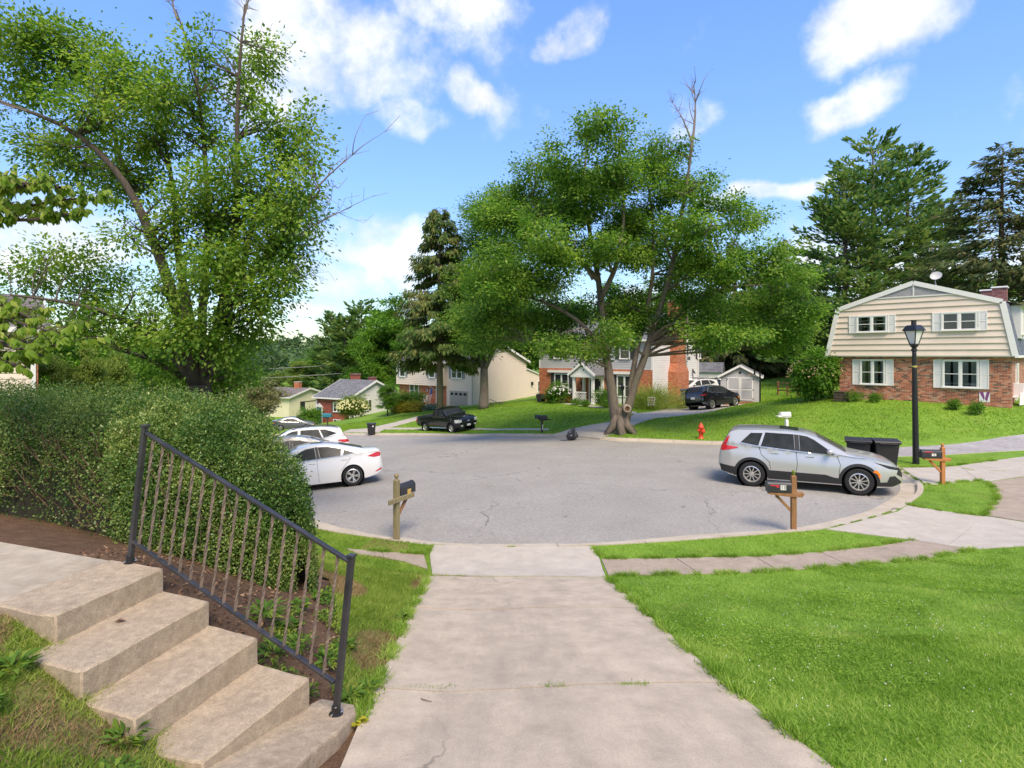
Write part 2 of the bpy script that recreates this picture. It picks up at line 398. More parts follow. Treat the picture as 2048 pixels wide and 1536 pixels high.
M_conc = mk("drive concrete", (0.44, 0.365, 0.275), 0.85, var=0.2, vs=3.0, bump=0.5, bs=120, stain=(0.20, 0.17, 0.135), ss=1.7, samt=0.4, sst=(1.2, 0.15, 1.0), speck=0.3)
M_conc_new = mk("pale concrete", (0.42, 0.375, 0.31), 0.85, var=0.14, vs=3.0, bump=0.4, bs=110, stain=(0.34, 0.29, 0.23), ss=1.4, samt=0.55, sst=(0.6, 1.2, 1), speck=0.22)
M_walk = mk("weathered walk concrete", (0.34, 0.275, 0.21), 0.9, var=0.2, vs=2.0, bump=0.4, bs=80, stain=(0.19, 0.145, 0.105), ss=2.0, samt=0.7, speck=0.3)
M_kerb = mk("kerb concrete", (0.43, 0.375, 0.29), 0.85, var=0.14, vs=2.5, bump=0.3, bs=80, stain=(0.3, 0.22, 0.14), ss=0.9, samt=0.5)
M_step = mk("step concrete", (0.40, 0.318, 0.222), 0.88, var=0.25, vs=16, bump=0.9, bs=110, stain=(0.19, 0.14, 0.095), ss=4.5, samt=0.45, speck=0.4)
M_road = groundmat("asphalt", [(0.185, 0.172, 0.152), (0.33, 0.31, 0.277), (0.47, 0.45, 0.405)], (0.5, 14.0, 85.0), 0.8, patch=((0.26, 0.245, 0.22), 0.35, 0.58, 0.25), ws=(0.14, 0.26, 0.6))
def add_cracks(m, scale, dark, spots=0.5):
    """hairline cracks and small dark spots"""
    nt = m.node_tree; L = nt.links; b = nt.nodes["Principled BSDF"]; src = b.inputs["Base Color"].links[0].from_socket
    t = nd(nt, "ShaderNodeTexCoord"); n = nd(nt, "ShaderNodeTexNoise", Scale=1.6, Detail=6.0); L.new(t.outputs["Object"], n.inputs["Vector"])
    ad = nd(nt, "ShaderNodeVectorMath", operation='MULTIPLY_ADD'); L.new(n.outputs["Color"], ad.inputs[0]); ad.inputs[1].default_value = (0.9, 0.9, 0.9); L.new(t.outputs["Object"], ad.inputs[2])
    v = nd(nt, "ShaderNodeTexVoronoi", feature='DISTANCE_TO_EDGE', Scale=scale); L.new(ad.outputs[0], v.inputs["Vector"])
    c = nd(nt, "ShaderNodeMapRange"); c.inputs["From Min"].default_value = 0.0; c.inputs["From Max"].default_value = 0.006; c.inputs["To Min"].default_value = 1.0; c.inputs["To Max"].default_value = 0.0; L.new(v.outputs["Distance"], c.inputs["Value"])
    n2 = nd(nt, "ShaderNodeTexNoise", Scale=0.5, Detail=2.0); L.new(t.outputs["Object"], n2.inputs["Vector"])
    k = nd(nt, "ShaderNodeMapRange"); k.inputs["From Min"].default_value = 0.48; k.inputs["From Max"].default_value = 0.62; k.inputs["To Max"].default_value = 0.75; L.new(n2.outputs["Fac"], k.inputs["Value"])
    q = nd(nt, "ShaderNodeMath", operation='MULTIPLY'); L.new(c.outputs[0], q.inputs[0]); L.new(k.outputs[0], q.inputs[1])
    n3 = nd(nt, "ShaderNodeTexNoise", Scale=2.6, Detail=1.0); L.new(t.outputs["Object"], n3.inputs["Vector"])
    s = nd(nt, "ShaderNodeMapRange"); s.inputs["From Min"].default_value = 0.73; s.inputs["From Max"].default_value = 0.80; s.inputs["To Max"].default_value = spots; L.new(n3.outputs["Fac"], s.inputs["Value"])
    mxm = nd(nt, "ShaderNodeMath", operation='MAXIMUM'); L.new(q.outputs[0], mxm.inputs[0]); L.new(s.outputs[0], mxm.inputs[1])
    mx = nd(nt, "ShaderNodeMix", data_type='RGBA'); L.new(mxm.outputs[0], mx.inputs["Factor"]); L.new(src, mx.inputs[6]); mx.inputs[7].default_value = tuple(dark) + (1,)
    L.new(mx.outputs[2], b.inputs["Base Color"])
add_cracks(M_road, 0.16, (0.08, 0.075, 0.07)); add_cracks(M_conc, 0.3, (0.12, 0.10, 0.08), 0.12); add_cracks(M_walk, 0.5, (0.11, 0.085, 0.06))
M_gravel = groundmat("gravel", [(0.2, 0.18, 0.165), (0.33, 0.31, 0.3), (0.5, 0.48, 0.46)], (0.5, 6.0, 30.0), 0.8)
M_soil = groundmat("soil", [(0.05, 0.03, 0.018), (0.12, 0.07, 0.04), (0.2, 0.12, 0.07)], (0.8, 8.0, 45.0), 0.9)
M_bankg = groundmat("bank ground", [(0.07, 0.075, 0.02), (0.12, 0.15, 0.028), (0.19, 0.19, 0.06)], (0.6, 2.6, 30.0), 0.9, patch=((0.15, 0.10, 0.055), 1.1, 0.52, 0.7))
M_lawn = groundmat("lawn", [(0.08, 0.155, 0.014), (0.15, 0.27, 0.024), (0.24, 0.35, 0.045)], (0.25, 1.6, 22.0), 0.9, patch=((0.2, 0.19, 0.05), 0.45, 0.56, 0.4))
M_black = mk("black paint", (0.012, 0.012, 0.013), 0.35, spec=0.5, var=0.2)
M_blackpl = mk("black plastic", (0.02, 0.02, 0.021), 0.5, var=0.2)
M_white = mk("white paint", (0.74, 0.72, 0.69), 0.55, var=0.03)
M_dark = mk("dark void", (0.008, 0.008, 0.009), 0.9, var=0.1)
M_chrome = mk("chrome", (0.75, 0.75, 0.76), 0.15, metal=1.0, var=0.03)
M_alloy = mk("alloy", (0.62, 0.6, 0.57), 0.3, metal=0.85, var=0.04)
M_tyre = mk("tyre", (0.022, 0.022, 0.023), 0.85, spec=0.2, var=0.25, vs=12)
M_cglass = mk("car glass", (0.03, 0.033, 0.034), 0.16, spec=0.10, var=0.5, vs=2.5, coat=0.0)
M_wglass = mk("dark window glass", (0.03, 0.035, 0.04), 0.05, spec=0.7, var=0.3, vs=2.0)
M_clear = glassmat("clear pane")
M_red = mk("red lens", (0.45, 0.01, 0.012), 0.12, spec=0.6, var=0.15, coat=0.4)
M_redlac = mk("red enamel", (0.62, 0.06, 0.025), 0.4, var=0.15)
M_amber = mk("amber lens", (0.8, 0.2, 0.02), 0.15)
M_lens = mk("pale lens", (0.6, 0.58, 0.5), 0.1, spec=0.6, coat=0.5)
M_bark = mk("bark", (0.15, 0.12, 0.095), 0.95, var=0.4, vs=5, bump=1.0, bs=14, stretch=(3, 3, 0.5), stain=(0.11, 0.12, 0.055), ss=0.9, samt=0.6)
M_bark2 = mk("dark bark", (0.075, 0.058, 0.045), 0.95, var=0.4, vs=5, bump=1.0, bs=14, stretch=(3, 3, 0.5))
M_dead = mk("dead twig", (0.2, 0.16, 0.13), 0.9, var=0.3)
M_wood = mk("treated post wood", (0.27, 0.135, 0.055), 0.85, var=0.35, vs=4, bump=0.5, bs=20, stretch=(9, 9, 0.8), stain=(0.12, 0.075, 0.04), ss=2.0, samt=0.6)
M_woodg = mk("mossy post wood", (0.23, 0.19, 0.10), 0.9, var=0.3, vs=4, bump=0.5, bs=20, stretch=(9, 9, 0.8), stain=(0.12, 0.10, 0.05), ss=2.0, samt=0.6)
M_moss = mk("moss", (0.13, 0.17, 0.02), 0.95, var=0.5, vs=25, bump=1.0, bs=60)
M_rail = mk("worn railing paint", (0.03, 0.03, 0.033), 0.38, metal=0.2, spec=0.5, var=0.35, vs=8, stain=(0.11, 0.10, 0.10), ss=5, samt=0.4)
M_balu = mk("weathered baluster", (0.20, 0.15, 0.115), 0.6, metal=0.2, var=0.3, vs=14, stain=(0.07, 0.06, 0.055), ss=7, samt=0.7)
# ------------------------------------------------------------------ the lie of the land
CTRL = []
def cp(x, y, z): CTRL.append((x, y, z))
def cv(u, v, Y, dz=0.0):
    p = P(u, v, Y); cp(p.x, p.y, p.z + dz)
for Yv in (-4, 0, 3, 4.5, 6, 7.5, 9):
    for Xv in (-1.1 - (Yv - 3) * 0.055 if Yv > 3 else -1.0, 0.4, 1.9): cp(Xv, Yv, 1.933 - 0.1963 * Yv)
for Xv in (-1.45, 0.1, 1.65): cp(Xv, 9.8, 0.01)
for x, y, z in [(4, 1, 1.75), (4, 3, 1.36), (4, 5, 0.97), (4, 7, 0.57), (4, 9, 0.13), (7, 2, 1.58), (7, 4, 1.2), (7, 6, 0.84), (7, 8, 0.46), (10, 3, 1.42), (10, 6, 0.9), (10, 9, 0.38), (14, 3, 1.5), (14, 8, 0.75), (20, 5, 1.5), (20, 12, 0.6),
                (3.3, 9.95, 0.02), (6.2, 10.4, 0.02), (9.3, 11.2, 0.03), (13, 12.5, 0.15), (15.5, 15, 0.12), (17, 18, 0.2),
                (-1.75, 3.45, 1.2), (-2.25, 3.6, 1.36), (-2.7, 3.74, 1.55), (-3.2, 3.9, 1.75), (-3.75, 4.1, 1.93), (-3.9, 3.7, 1.95), (-5, 4.0, 1.95), (-2.0, 3.0, 1.46), (-2.7, 3.0, 1.72), (-2.2, 2.4, 1.7), (-3.2, 2.2, 2.0), (-6, 2, 2.2), (-1.4, 1.5, 1.68), (-1.5, 2.8, 1.42),
                (-1.35, 4.3, 1.12), (-3.4, 4.9, 1.93), (-5, 5.4, 1.95), (-8, 6.5, 2.05), (-12, 8, 2.2), (-2.3, 4.9, 1.5), (-1.75, 5.2, 1.08), (-2.1, 6.0, 1.08), (-2.76, 6.0, 1.36), (-1.7, 6.6, 0.78), (-1.9, 8, 0.44), (-2.5, 7.2, 0.85), (-3.5, 7, 1.3), (-3.2, 9, 0.5), (-5, 9, 0.95), (-7, 9.5, 1.2),
                (-2.2, 10.1, 0.03), (-4.5, 10.8, 0.05), (-8, 11.2, 0.5), (-12, 12, 1.1), (-7, 13, 0.05), (-1.7, 12, 0.0), (1.7, 11.6, 0.0), (0, 11.6, 0.0), (-4.35, 12.8, -0.04), (4, 11.9, 0.01),
                (6.3, 12.8, 0.02), (9.4, 14.2, 0.05), (7, 16.7, 0.05), (9.5, 15.6, 0.07), (12, 16.4, 0.05), (13.3, 19.4, 0.05), (13.8, 21.5, 0.05), (11.5, 25.5, -0.05), (5, 20, -0.02), (0, 16, -0.04), (0, 20, -0.12), (0, 25, -0.35),
                (-5.2, 18.2, -0.3), (-9, 17, -0.42), (-11, 20.5, -0.62), (-7.2, 25, -0.85), (-12.5, 25.5, -1.05), (-13, 30, -1.5), (-4, 32, -1.0), (-8, 36, -1.75), (-20, 38, -2.5), (-16, 22, -0.5), (-18, 17, 0.3), (-24, 22, 0.2), (-30, 30, -1.4), (-22, 10, 1.5), (-45, 40, -3.5), (-45, 15, 1.0),
                (-24.6, 71, -5.0), (-40, 70, -5.8), (-37, 85, -5.8), (-10, 64, -2.2), (-13, 69, -2.5), (0, 66, -1.5), (8, 62, -0.3), (18, 56, 0.2), (20, 45, 0.2), (30, 50, 1.2), (26, 40, 1.3), (32, 32, 1.6), (24, 24, 0.6), (40, 20, 1.2), (45, 45, 2.2), (30, 75, 1.0), (0, 90, -2.5), (-25, 95, -6), (60, 70, 3), (60, 10, 2), (20, -10, 3.2), (-20, -10, 3.2), (-60, 70, -6), (-60, 0, 2)]: cp(x, y, z)
for u, v, Y in [(1215, 877, 29.5), (1100, 869, 34), (1040, 868, 36.5), (965, 868, 39.5), (840, 867, 43), (690, 868, 46), (640, 864, 50)]: cv(u, v, Y, 0.1)
for u, v, Y in [(1080, 807, 52), (1215, 828, 40), (1000, 815, 50), (1100, 842, 38.5), (960, 815, 54), (1310, 814, 46), (1390, 822, 40), (1280, 850, 33), (1215, 868, 30.6), (1440, 882, 26.6), (1400, 864, 29.5), (1500, 850, 29),
                (1430, 828, 36), (1480, 811, 41), (1560, 800, 37.5), (1650, 797, 34.5), (1800, 800, 31.2), (1950, 805, 29.5), (2040, 808, 28.5), (1700, 850, 27), (1850, 870, 25), (1600, 870, 26.3), (1520, 803, 45),
                (770, 838, 55), (900, 842, 48), (830, 823, 62), (700, 852, 54), (640, 850, 62)]: cv(u, v, Y)
CTRL = np.array(CTRL, dtype=np.float64)
def _tps():
    xy = CTRL[:, :2] / 20.0; n = len(xy)
    d2 = ((xy[:, None] - xy[None]) ** 2).sum(-1)
    K = np.where(d2 > 0, d2 * np.log(np.maximum(d2, 1e-12)) * 0.5, 0) + np.eye(n) * 2e-4
    A = np.zeros((n + 3, n + 3)); A[:n, :n] = K; A[:n, n] = 1; A[:n, n + 1:] = xy; A[n, :n] = 1; A[n + 1:, :n] = xy.T
    b = np.zeros(n + 3); b[:n] = CTRL[:, 2]
    return np.linalg.solve(A, b)
_W = _tps()
def far_h(x, y):
    r = np.hypot(x, y)
    hill = 26.0 * np.exp(-((y - 420) / 170.0) ** 2) * (0.75 + 0.25 * np.sin(x * 0.011 + 1.0)) * (y > 0)
    return -5.0 + hill + 0.02 * np.clip(x, -100, 300) + 6.0 * np.clip((r - 500) / 400, 0, 1)
def gz(x, y):
    x = np.atleast_1d(np.asarray(x, dtype=np.float64)); y = np.atleast_1d(np.asarray(y, dtype=np.float64))
    p = np.stack([x, y], -1) / 20.0; c = CTRL[:, :2] / 20.0
    out = np.empty(len(p))
    for i in range(0, len(p), 20000):
        q = p[i:i + 20000]
        d2 = ((q[:, None] - c[None]) ** 2).sum(-1)
        out[i:i + 20000] = np.where(d2 > 0, d2 * np.log(np.maximum(d2, 1e-12)) * 0.5, 0) @ _W[:-3] + _W[-3] + q @ _W[-2:]
    out = np.clip(out, -8, 6)
    r = np.hypot(x, y - 35.0); t = np.clip((r - 55) / 40.0, 0, 1); t = t * t * (3 - 2 * t)
    return out * (1 - t) + far_h(x, y) * t
def g(x, y): return float(gz(x, y)[0])
_Ys = np.concatenate([np.arange(1.5, 20, 0.01), np.arange(20, 110, 0.04)])
def G(u, v):
    """where the ray through photo pixel (u, v) first meets the land: (x, y)"""
    x = (u - CX) / F * _Ys; z = H - (v - YH) / F * _Ys
    k = np.argmax(z - gz(x, _Ys) <= 0)
    return (float(x[k]), float(_Ys[k]))
def GP(u, v, dz=0.0):
    x, y = G(u, v); return Vector((x, y, g(x, y) + dz))

def inpoly(x, y, poly):
    x = np.asarray(x); y = np.asarray(y); r = np.zeros(x.shape, dtype=bool)
    n = len(poly)
    for i in range(n):
        x0, y0 = poly[i]; x1, y1 = poly[(i + 1) % n]
        if y0 == y1: continue
        c = ((y0 > y) != (y1 > y)) & (x < (x1 - x0) * (y - y0) / (y1 - y0) + x0)
        r ^= c
    return r
def dens(pts, step, closed=False):
    out = []; n = len(pts)
    for i in range(n if closed else n - 1):
        a = Vector(pts[i][:2]); b = Vector(pts[(i + 1) % n][:2]); k = max(1, int((b - a).length / step))
        out += [tuple(a.lerp(b, j / k)) for j in range(k)]
    if not closed: out.append(tuple(pts[-1][:2]))
    return out
def smooth_line(pts, it=2):
    for _ in range(it):
        q = [pts[0]]
        for a, b in zip(pts[:-1], pts[1:]):
            q += [(a[0] * .75 + b[0] * .25, a[1] * .75 + b[1] * .25), (a[0] * .25 + b[0] * .75, a[1] * .25 + b[1] * .75)]
        q.append(pts[-1]); pts = q
    return pts

# ------------------------------------------------------------------ zones of the ground
near_edge = [G(640, 1060), G(760, 1078), G(865, 1092), G(1025, 1095), G(1185, 1093), G(1400, 1080), G(1590, 1064), G(1653, 1059), G(1748, 1035), G(1795, 1023), G(1843, 992), G(1849, 977), G(1841, 961), G(1823, 951), G(1800, 935)]
right_edge = [near_edge[-1], (14.1, 21.4), (13.5, 23.8), (11.9, 25.6), G(1440, 883)]
far_edge = [G(1440, 883), G(1330, 879), G(1212, 875.5), G(1100, 868.5), G(1040, 867.5), G(965, 867.5), G(840, 866.5), G(757, 866.5), G(690, 866.5), G(640, 863)]
left_edge = [(-22, 54), (-44, 58), (-48, 50), (-24, 42), (-14.5, 33), (-12.8, 26), (-11.4, 20.6), (-9.5, 17), (-7, 14.5), G(640, 1060)]
ROAD = smooth_line(near_edge, 1)[:-1] + smooth_line(right_edge, 2)[:-1] + smooth_line(far_edge, 1) + left_edge[:-1]
DRIVE = [[G(858, 1152), G(1214, 1156), G(1282, 1217), G(826, 1215)],
         [G(826, 1215), G(1282, 1217), G(1449, 1368), G(748, 1378)],
         [G(748, 1378), G(1449, 1368), G(1665, 1536), (2.07, 2.2), (-0.98, 2.2), G(680, 1536), G(716, 1450)],
         [(-0.98, 2.2), (2.07, 2.2), (2.25, -2.0), (-0.75, -2.0)]]
APRON = [[G(867, 1092), G(1025, 1095), G(1183, 1093), G(1200, 1118), G(1213, 1155), G(864, 1151), G(859, 1112)]]
WALK_R = [[G(1202, 1119), G(1352, 1117), G(1400, 1149), G(1217, 1153)], [G(1352, 1117), G(1509, 1114), G(1558, 1143), G(1400, 1149)],
          [G(1509, 1114), G(1640, 1105), G(1700, 1132), G(1558, 1143)], [G(1640, 1105), G(1757, 1094), G(1838, 1120), G(1700, 1132)],
          [G(1757, 1094), G(1825, 1081), G(1954, 1099), G(1838, 1120)]]
WALK_L = [[G(763, 1104), G(848, 1110), G(856, 1140), G(806, 1124), G(768, 1116)], [G(690, 1098), G(763, 1104), G(768, 1116), G(720, 1110)]]
NB_APRON = [[G(1653, 1060), G(1748, 1036), G(1795, 1024), G(1816, 1010), G(1875, 1021), G(1969, 1033), G(1895, 1092), G(1825, 1081), G(1720, 1068)],
            [G(1969, 1033), G(2048, 1045), G(2140, 1058), G(2140, 1092), G(2048, 1093), G(1954, 1099), G(1895, 1092)]]
NB_WALK = [[G(1802, 936), G(1881, 935), G(1918, 932), G(1957, 961), G(1851, 971), G(1842, 961), G(1824, 951)], [G(1918, 932), G(1950, 927), G(2048, 914), G(2140, 905), G(2140, 942), G(2048, 953), G(1976, 963), G(1957, 961)]]
NB_BROWN = [[G(1978, 964), G(2048, 954), G(2140, 944), G(2140, 990), G(1996, 996), G(1986, 973)], [G(1996, 996), G(2140, 990), G(2140, 1057), G(2048, 1044), G(1971, 1032)]]
GRAVEL = [[G(1793, 914), G(1800, 895), G(1885, 891), G(1950, 884), G(2002, 875), G(2042, 870), G(2140, 856), G(2140, 893), G(2048, 901), G(1976, 905), G(1895, 910)]]
C_DRIVE = [[G(1097, 870.5), G(1141, 858), G(1226, 843), G(1258, 835), G(1310, 837), G(1264, 852), G(1199, 876.5)], [G(1258, 835), G(1272, 827), G(1303, 824), G(1337, 817), G(1375, 811), G(1395, 806), G(1500, 805), G(1480, 811), G(1425, 823), G(1310, 837)]]
C_WALK = [[G(1117, 807), G(1135, 806), G(1226, 815.5), G(1275, 825), G(1268, 829), G(1222, 819)]]
FAR_PATH = [[G(683, 865), G(700, 859), G(735, 857), G(785, 846), G(805, 849), G(770, 858), G(757, 866)], [G(785, 846), G(834, 833), G(850, 836), G(805, 849)]]
FAR_WALK = [[G(757, 855.5), G(840, 855.5), G(840, 859), G(757, 859)], [G(840, 855.5), G(965, 856.5), G(965, 859.5), G(840, 859)], [G(965, 856.5), G(1100, 858), G(1096, 861), G(965, 859.5)]]
MULCH = [(-1.45, 4.2), (-1.25, 4.36), (-1.5, 5.0), (-1.72, 5.7), (-2.0, 6.5), (-2.3, 7.3), (-2.6, 8.1), (-4, 8.5), (-13, 12), (-13, 9.3), (-8, 6.6), (-5, 5.5), (-3.62, 5.0), (-3.0, 4.8), (-2.5, 4.6), (-2.0, 4.38)]
LANDING_PAD = [(-1.08, 4.4), (-1.04, 3.6), (-1.0, 2.6), (-1.5, 2.6), (-1.9, 3.3), (-1.6, 3.6), (-1.4, 4.2), (-1.42, 4.4)]
SLABS = [p for grp in (DRIVE, APRON, WALK_R, WALK_L, NB_APRON, NB_WALK, NB_BROWN, C_DRIVE, C_WALK, FAR_PATH, FAR_WALK) for p in grp]
ZONES = [("road", [ROAD]), ("soil", SLABS + [LANDING_PAD, MULCH]), ("gravel", GRAVEL)]
PIT = [(-1.62, 4.22), (-2.05, 4.42), (-2.53, 4.63), (-3.03, 4.83), (-3.6, 5.02), (-5.05, 5.55), (-8.2, 6.7), (-8.45, 5.5), (-5.6, 4.42), (-3.92, 3.95), (-3.6, 4.18), (-3.15, 4.06), (-2.66, 3.9), (-2.2, 3.74), (-1.74, 3.62), (-1.72, 3.3), (-1.5, 2.7), (-1.42, 2.98), (-1.3, 3.65), (-1.2, 4.19)]      # under the steps and the walk
def zone_of(x, y):
    z = np.zeros(len(x), dtype=int)
    z[inpoly(x, y, PIT)] = 9
    for k in (3, 2, 1):
        for p in ZONES[k - 1][1]: z[inpoly(x, y, p)] = k
    return z

def build_ground():
    V = []; E = []
    def poly(pts, step):
        d = dens(pts, step, True); n0 = len(V); V.extend(Vector(p) for p in d)
        E.extend((n0 + i, n0 + (i + 1) % len(d)) for i in range(len(d)))
    poly(ROAD, 0.6); poly(PIT, 0.6)
    for p in SLABS + [LANDING_PAD, MULCH] + GRAVEL: poly(p, 0.6)
    grid = []
    def lay(x0, x1, y0, y1, s, skip=None):
        for x in np.arange(x0, x1, s):
            for y in np.arange(y0, y1, s):
                if skip and skip[0] < x < skip[1] and skip[2] < y < skip[3]: continue
                grid.append((x + rng.uniform(-.2, .2) * s, y + rng.uniform(-.2, .2) * s))
    lay(-7, 14, 1, 14, 0.33); lay(-26, 32, -8, 60, 1.1, (-7, 14, 1, 14)); lay(-90, 90, -30, 110, 4.5, (-26, 32, -8, 60))
    for r in (130, 170, 220, 280, 350, 430, 520, 650, 850, 1200):
        for a in np.arange(0, 360, 6): grid.append((r * math.cos(math.radians(a)), 35 + r * math.sin(math.radians(a))))
    V.extend(Vector(p) for p in grid)
    vo, eo, fo, *_ = delaunay_2d_cdt(V, E, [], 0, 1e-4)
    xy = np.array([(v.x, v.y) for v in vo]); f = np.array([t for t in fo if len(t) == 3])
    c = xy[f].mean(1); z = zone_of(c[:, 0], c[:, 1]); hz = gz(xy[:, 0], xy[:, 1])
    z[(z == 0) & (c[:, 0] < -0.6) & (c[:, 0] > -14) & (c[:, 1] < 9.9) & (c[:, 1] > -2)] = 4
    for k, (name, mat, dz) in enumerate([("lawn", M_lawn, 0.0), ("road", M_road, -0.10), ("soil", M_soil, -0.035), ("gravel_drive", M_gravel, 0.012), ("bank", M_bankg, 0.0)]):
        ff = f[z == k]; idx, inv = np.unique(ff, return_inverse=True); inv = inv.reshape(ff.shape)
        P3 = np.column_stack([xy[idx], hz[idx] + dz])
        nrm = np.cross(P3[inv[:, 1]] - P3[inv[:, 0]], P3[inv[:, 2]] - P3[inv[:, 0]])[:, 2]
        inv[nrm < 0] = inv[nrm < 0][:, ::-1]
        o = link(name, quick(P3, inv), mat, smooth=True); tag(o, kind="structure")
build_ground()

def slab_mesh(poly, top=0.012, thick=0.14, shrink=0.007, step=0.5, tilt=0.004):
    c = Vector((sum(p[0] for p in poly) / len(poly), sum(p[1] for p in poly) / len(poly)))
    pts = []
    for p in poly:
        d = Vector(p[:2]) - c; pts.append(c + d * (1 - shrink / max(d.length, .1)))
    d = dens(pts, step, True); n = len(d)
    V = [Vector(p) for p in d]; E = [(i, (i + 1) % n) for i in range(n)]
    xs = [p[0] for p in d]; ys = [p[1] for p in d]
    gx = [(x, y) for x in np.arange(min(xs), max(xs), step) for y in np.arange(min(ys), max(ys), step)]
    if gx:
        a = np.array(gx); a = a[inpoly(a[:, 0], a[:, 1], d)]; V += [Vector(p) for p in a]
    vo, eo, fo, *_ = delaunay_2d_cdt(V, E, [], 1, 1e-4)
    xy = np.array([(v.x, v.y) for v in vo]); tx, ty = random.uniform(-tilt, tilt), random.uniform(-tilt, tilt)
    z = gz(xy[:, 0], xy[:, 1]) + top + (xy[:, 0] - c.x) * tx + (xy[:, 1] - c.y) * ty
    m = MB(); m.v = [(p[0], p[1], q) for p, q in zip(xy, z)]; m.f = [tuple(t) for t in fo]
    bd = {}
    for t in m.f:
        for i in range(len(t)):
            e = (t[i], t[(i + 1) % len(t)]); bd[e] = 1
    k0 = len(m.v); m.v += [(p[0], p[1], q - thick) for p, q in zip(xy, z)]
    for (i, j) in list(bd):
        if (j, i) not in bd: m.f.append((j, i, i + k0, j + k0))
    return m
def slabs(parent_name, polys, mat, **kw):
    par = thing(parent_name, kind="structure", label=None, cat=None)
    for p in polys: slab_mesh(p, **kw).build("slab", mat, par, bevel=0.0)
    return par
slabs("driveway", DRIVE, M_conc)
slabs("driveway_apron", APRON, M_conc_new)
slabs("sidewalk", WALK_R + WALK_L, M_walk)
slabs("neighbor_driveway_apron", NB_APRON, M_conc_new)
slabs("neighbor_sidewalk", NB_WALK, M_conc_new)
slabs("neighbor_driveway", NB_BROWN, M_walk)
slabs("house_driveway", C_DRIVE, M_conc_new, step=1.0)
slabs("garden_path", C_WALK, M_conc_new, step=1.0)
slabs("front_path", FAR_PATH, M_conc_new, step=1.5)
slabs("far_sidewalk", FAR_WALK, M_conc_new, step=1.5)

def kerb(line, name, drops, piece=1.8, inward=1):
    par = thing(name, kind="structure", label=None, cat=None)
    L = [Vector(p) for p in dens(line, 0.3)]
    acc = [0.0]
    for a, b in zip(L[:-1], L[1:]): acc.append(acc[-1] + (b - a).length)
    def at(s):
        k = int(np.searchsorted(acc, s)) ; k = min(max(k, 1), len(L) - 1)
        t = (s - acc[k - 1]) / max(acc[k] - acc[k - 1], 1e-6)
        return L[k - 1].lerp(L[k], t)
    s = 0.0
    while s < acc[-1] - 0.2:
        e = min(s + piece * random.uniform(0.95, 1.05), acc[-1]); k = 7
        m = MB(); rows = []
        mid = at((s + e) / 2); low = any((mid - Vector(q)).length < r for q, r in drops)
        for i in range(k + 1):
            q = s + 0.006 + (e - s - 0.012) * i / k
            p = at(q); d = (at(min(q + .1, acc[-1])) - at(max(q - .1, 0))).normalized(); nrm = Vector((-d.y, d.x)) * inward
            prof = [(0.55, -0.16), (0.55, -0.088), (0.2, -0.083), (0.14, 0.012), (0.0, 0.02), (0.0, -0.2)] if not low else [(0.55, -0.16), (0.55, -0.088), (0.2, -0.07), (0.1, -0.012), (0.0, 0.0), (0.0, -0.2)]
            rows.append([(p.x + nrm.x * a, p.y + nrm.y * a, g(p.x, p.y) + b) for a, b in prof])
        n = len(rows[0]); m.v = [x for r in rows for x in r]
        m.f = [(i * n + j, i * n + j + 1, (i + 1) * n + j + 1, (i + 1) * n + j) for i in range(k) for j in range(n - 1)]
        m.f += [tuple(range(n)), tuple(k * n + j for j in range(n))[::-1]]
        m.build("kerb_stone", M_kerb, par); s = e
drops = [(G(1025, 1094), 1.8), (G(1720, 1045), 1.7), (G(1150, 872), 2.6), (G(1815, 945), 1.2), (G(720, 866), 1.5), ((14.1, 21.4), 1.0)]
kerb(smooth_line(near_edge, 1)[:-1] + smooth_line(right_edge, 2)[:-1] + smooth_line(far_edge, 1), "kerb", drops)
kerb(left_edge[3:], "kerb", drops, 3.0)

# ------------------------------------------------------------------ grass that stands up
def blades(name, x, y, hgt, wid, mat, lean=0.5, label=None):
    n = len(x); z = gz(x, y)
    a = rng.uniform(0, 2 * np.pi, n); h = hgt * rng.uniform(0.5, 1.3, n); w = wid * rng.uniform(0.7, 1.4, n)
    la = rng.uniform(0, 2 * np.pi, n); ln = h * lean * rng.uniform(0.2, 1.5, n)
    b = np.stack([x, y, z - 0.005], -1); s = np.stack([np.cos(a) * w / 2, np.sin(a) * w / 2, np.zeros(n)], -1)
    t = b + np.stack([np.cos(la) * ln, np.sin(la) * ln, h], -1)
    V = np.stack([b - s, b + s, t], 1).reshape(-1, 3)
    o = link(name, quick(V, np.arange(n * 3).reshape(-1, 3)), mat); tag(o, label, kind="stuff"); return o
def sample(n, x0, x1, y0, y1, margin=0.0, avoid=(), keep=None):
    x = rng.uniform(x0, x1, n); y = rng.uniform(y0, y1, n)
    ok = np.abs(x) < 0.93 * y + 0.6
    if keep is not None: ok &= keep(x, y)
    x, y = x[ok], y[ok]; z = zone_of(x, y) == 0
    return x[z], y[z]
M_grass = leafmat("grass blade", (0.10, 0.19, 0.02), (0.21, 0.345, 0.042), (0.40, 0.49, 0.12), 0.5, 0.5, 1.1)
M_grassl = leafmat("vivid grass blade", (0.10, 0.185, 0.014), (0.19, 0.32, 0.026), (0.31, 0.41, 0.06), 0.45, 0.5, 0.4)  # more saturated green of the far lawns' own grass
M_bank = leafmat("bank grass blade", (0.10, 0.175, 0.02), (0.205, 0.30, 0.04), (0.36, 0.40, 0.10), 0.45, 0.55, 1.6)
M_straw = leafmat("dry grass blade", (0.12, 0.09, 0.03), (0.22, 0.15, 0.07), (0.33, 0.24, 0.12), 0.2, 0.6, 2.0)
STAIR = [(-1.0, 4.3), (-1.6, 4.35), (-3.6, 5.12), (-9, 7.2), (-9, 5.3), (-3.85, 4.14), (-3.18, 4.02), (-2.67, 3.86), (-2.21, 3.7), (-1.75, 3.58), (-1.6, 3.2), (-1.45, 2.6), (-1.0, 2.6)]
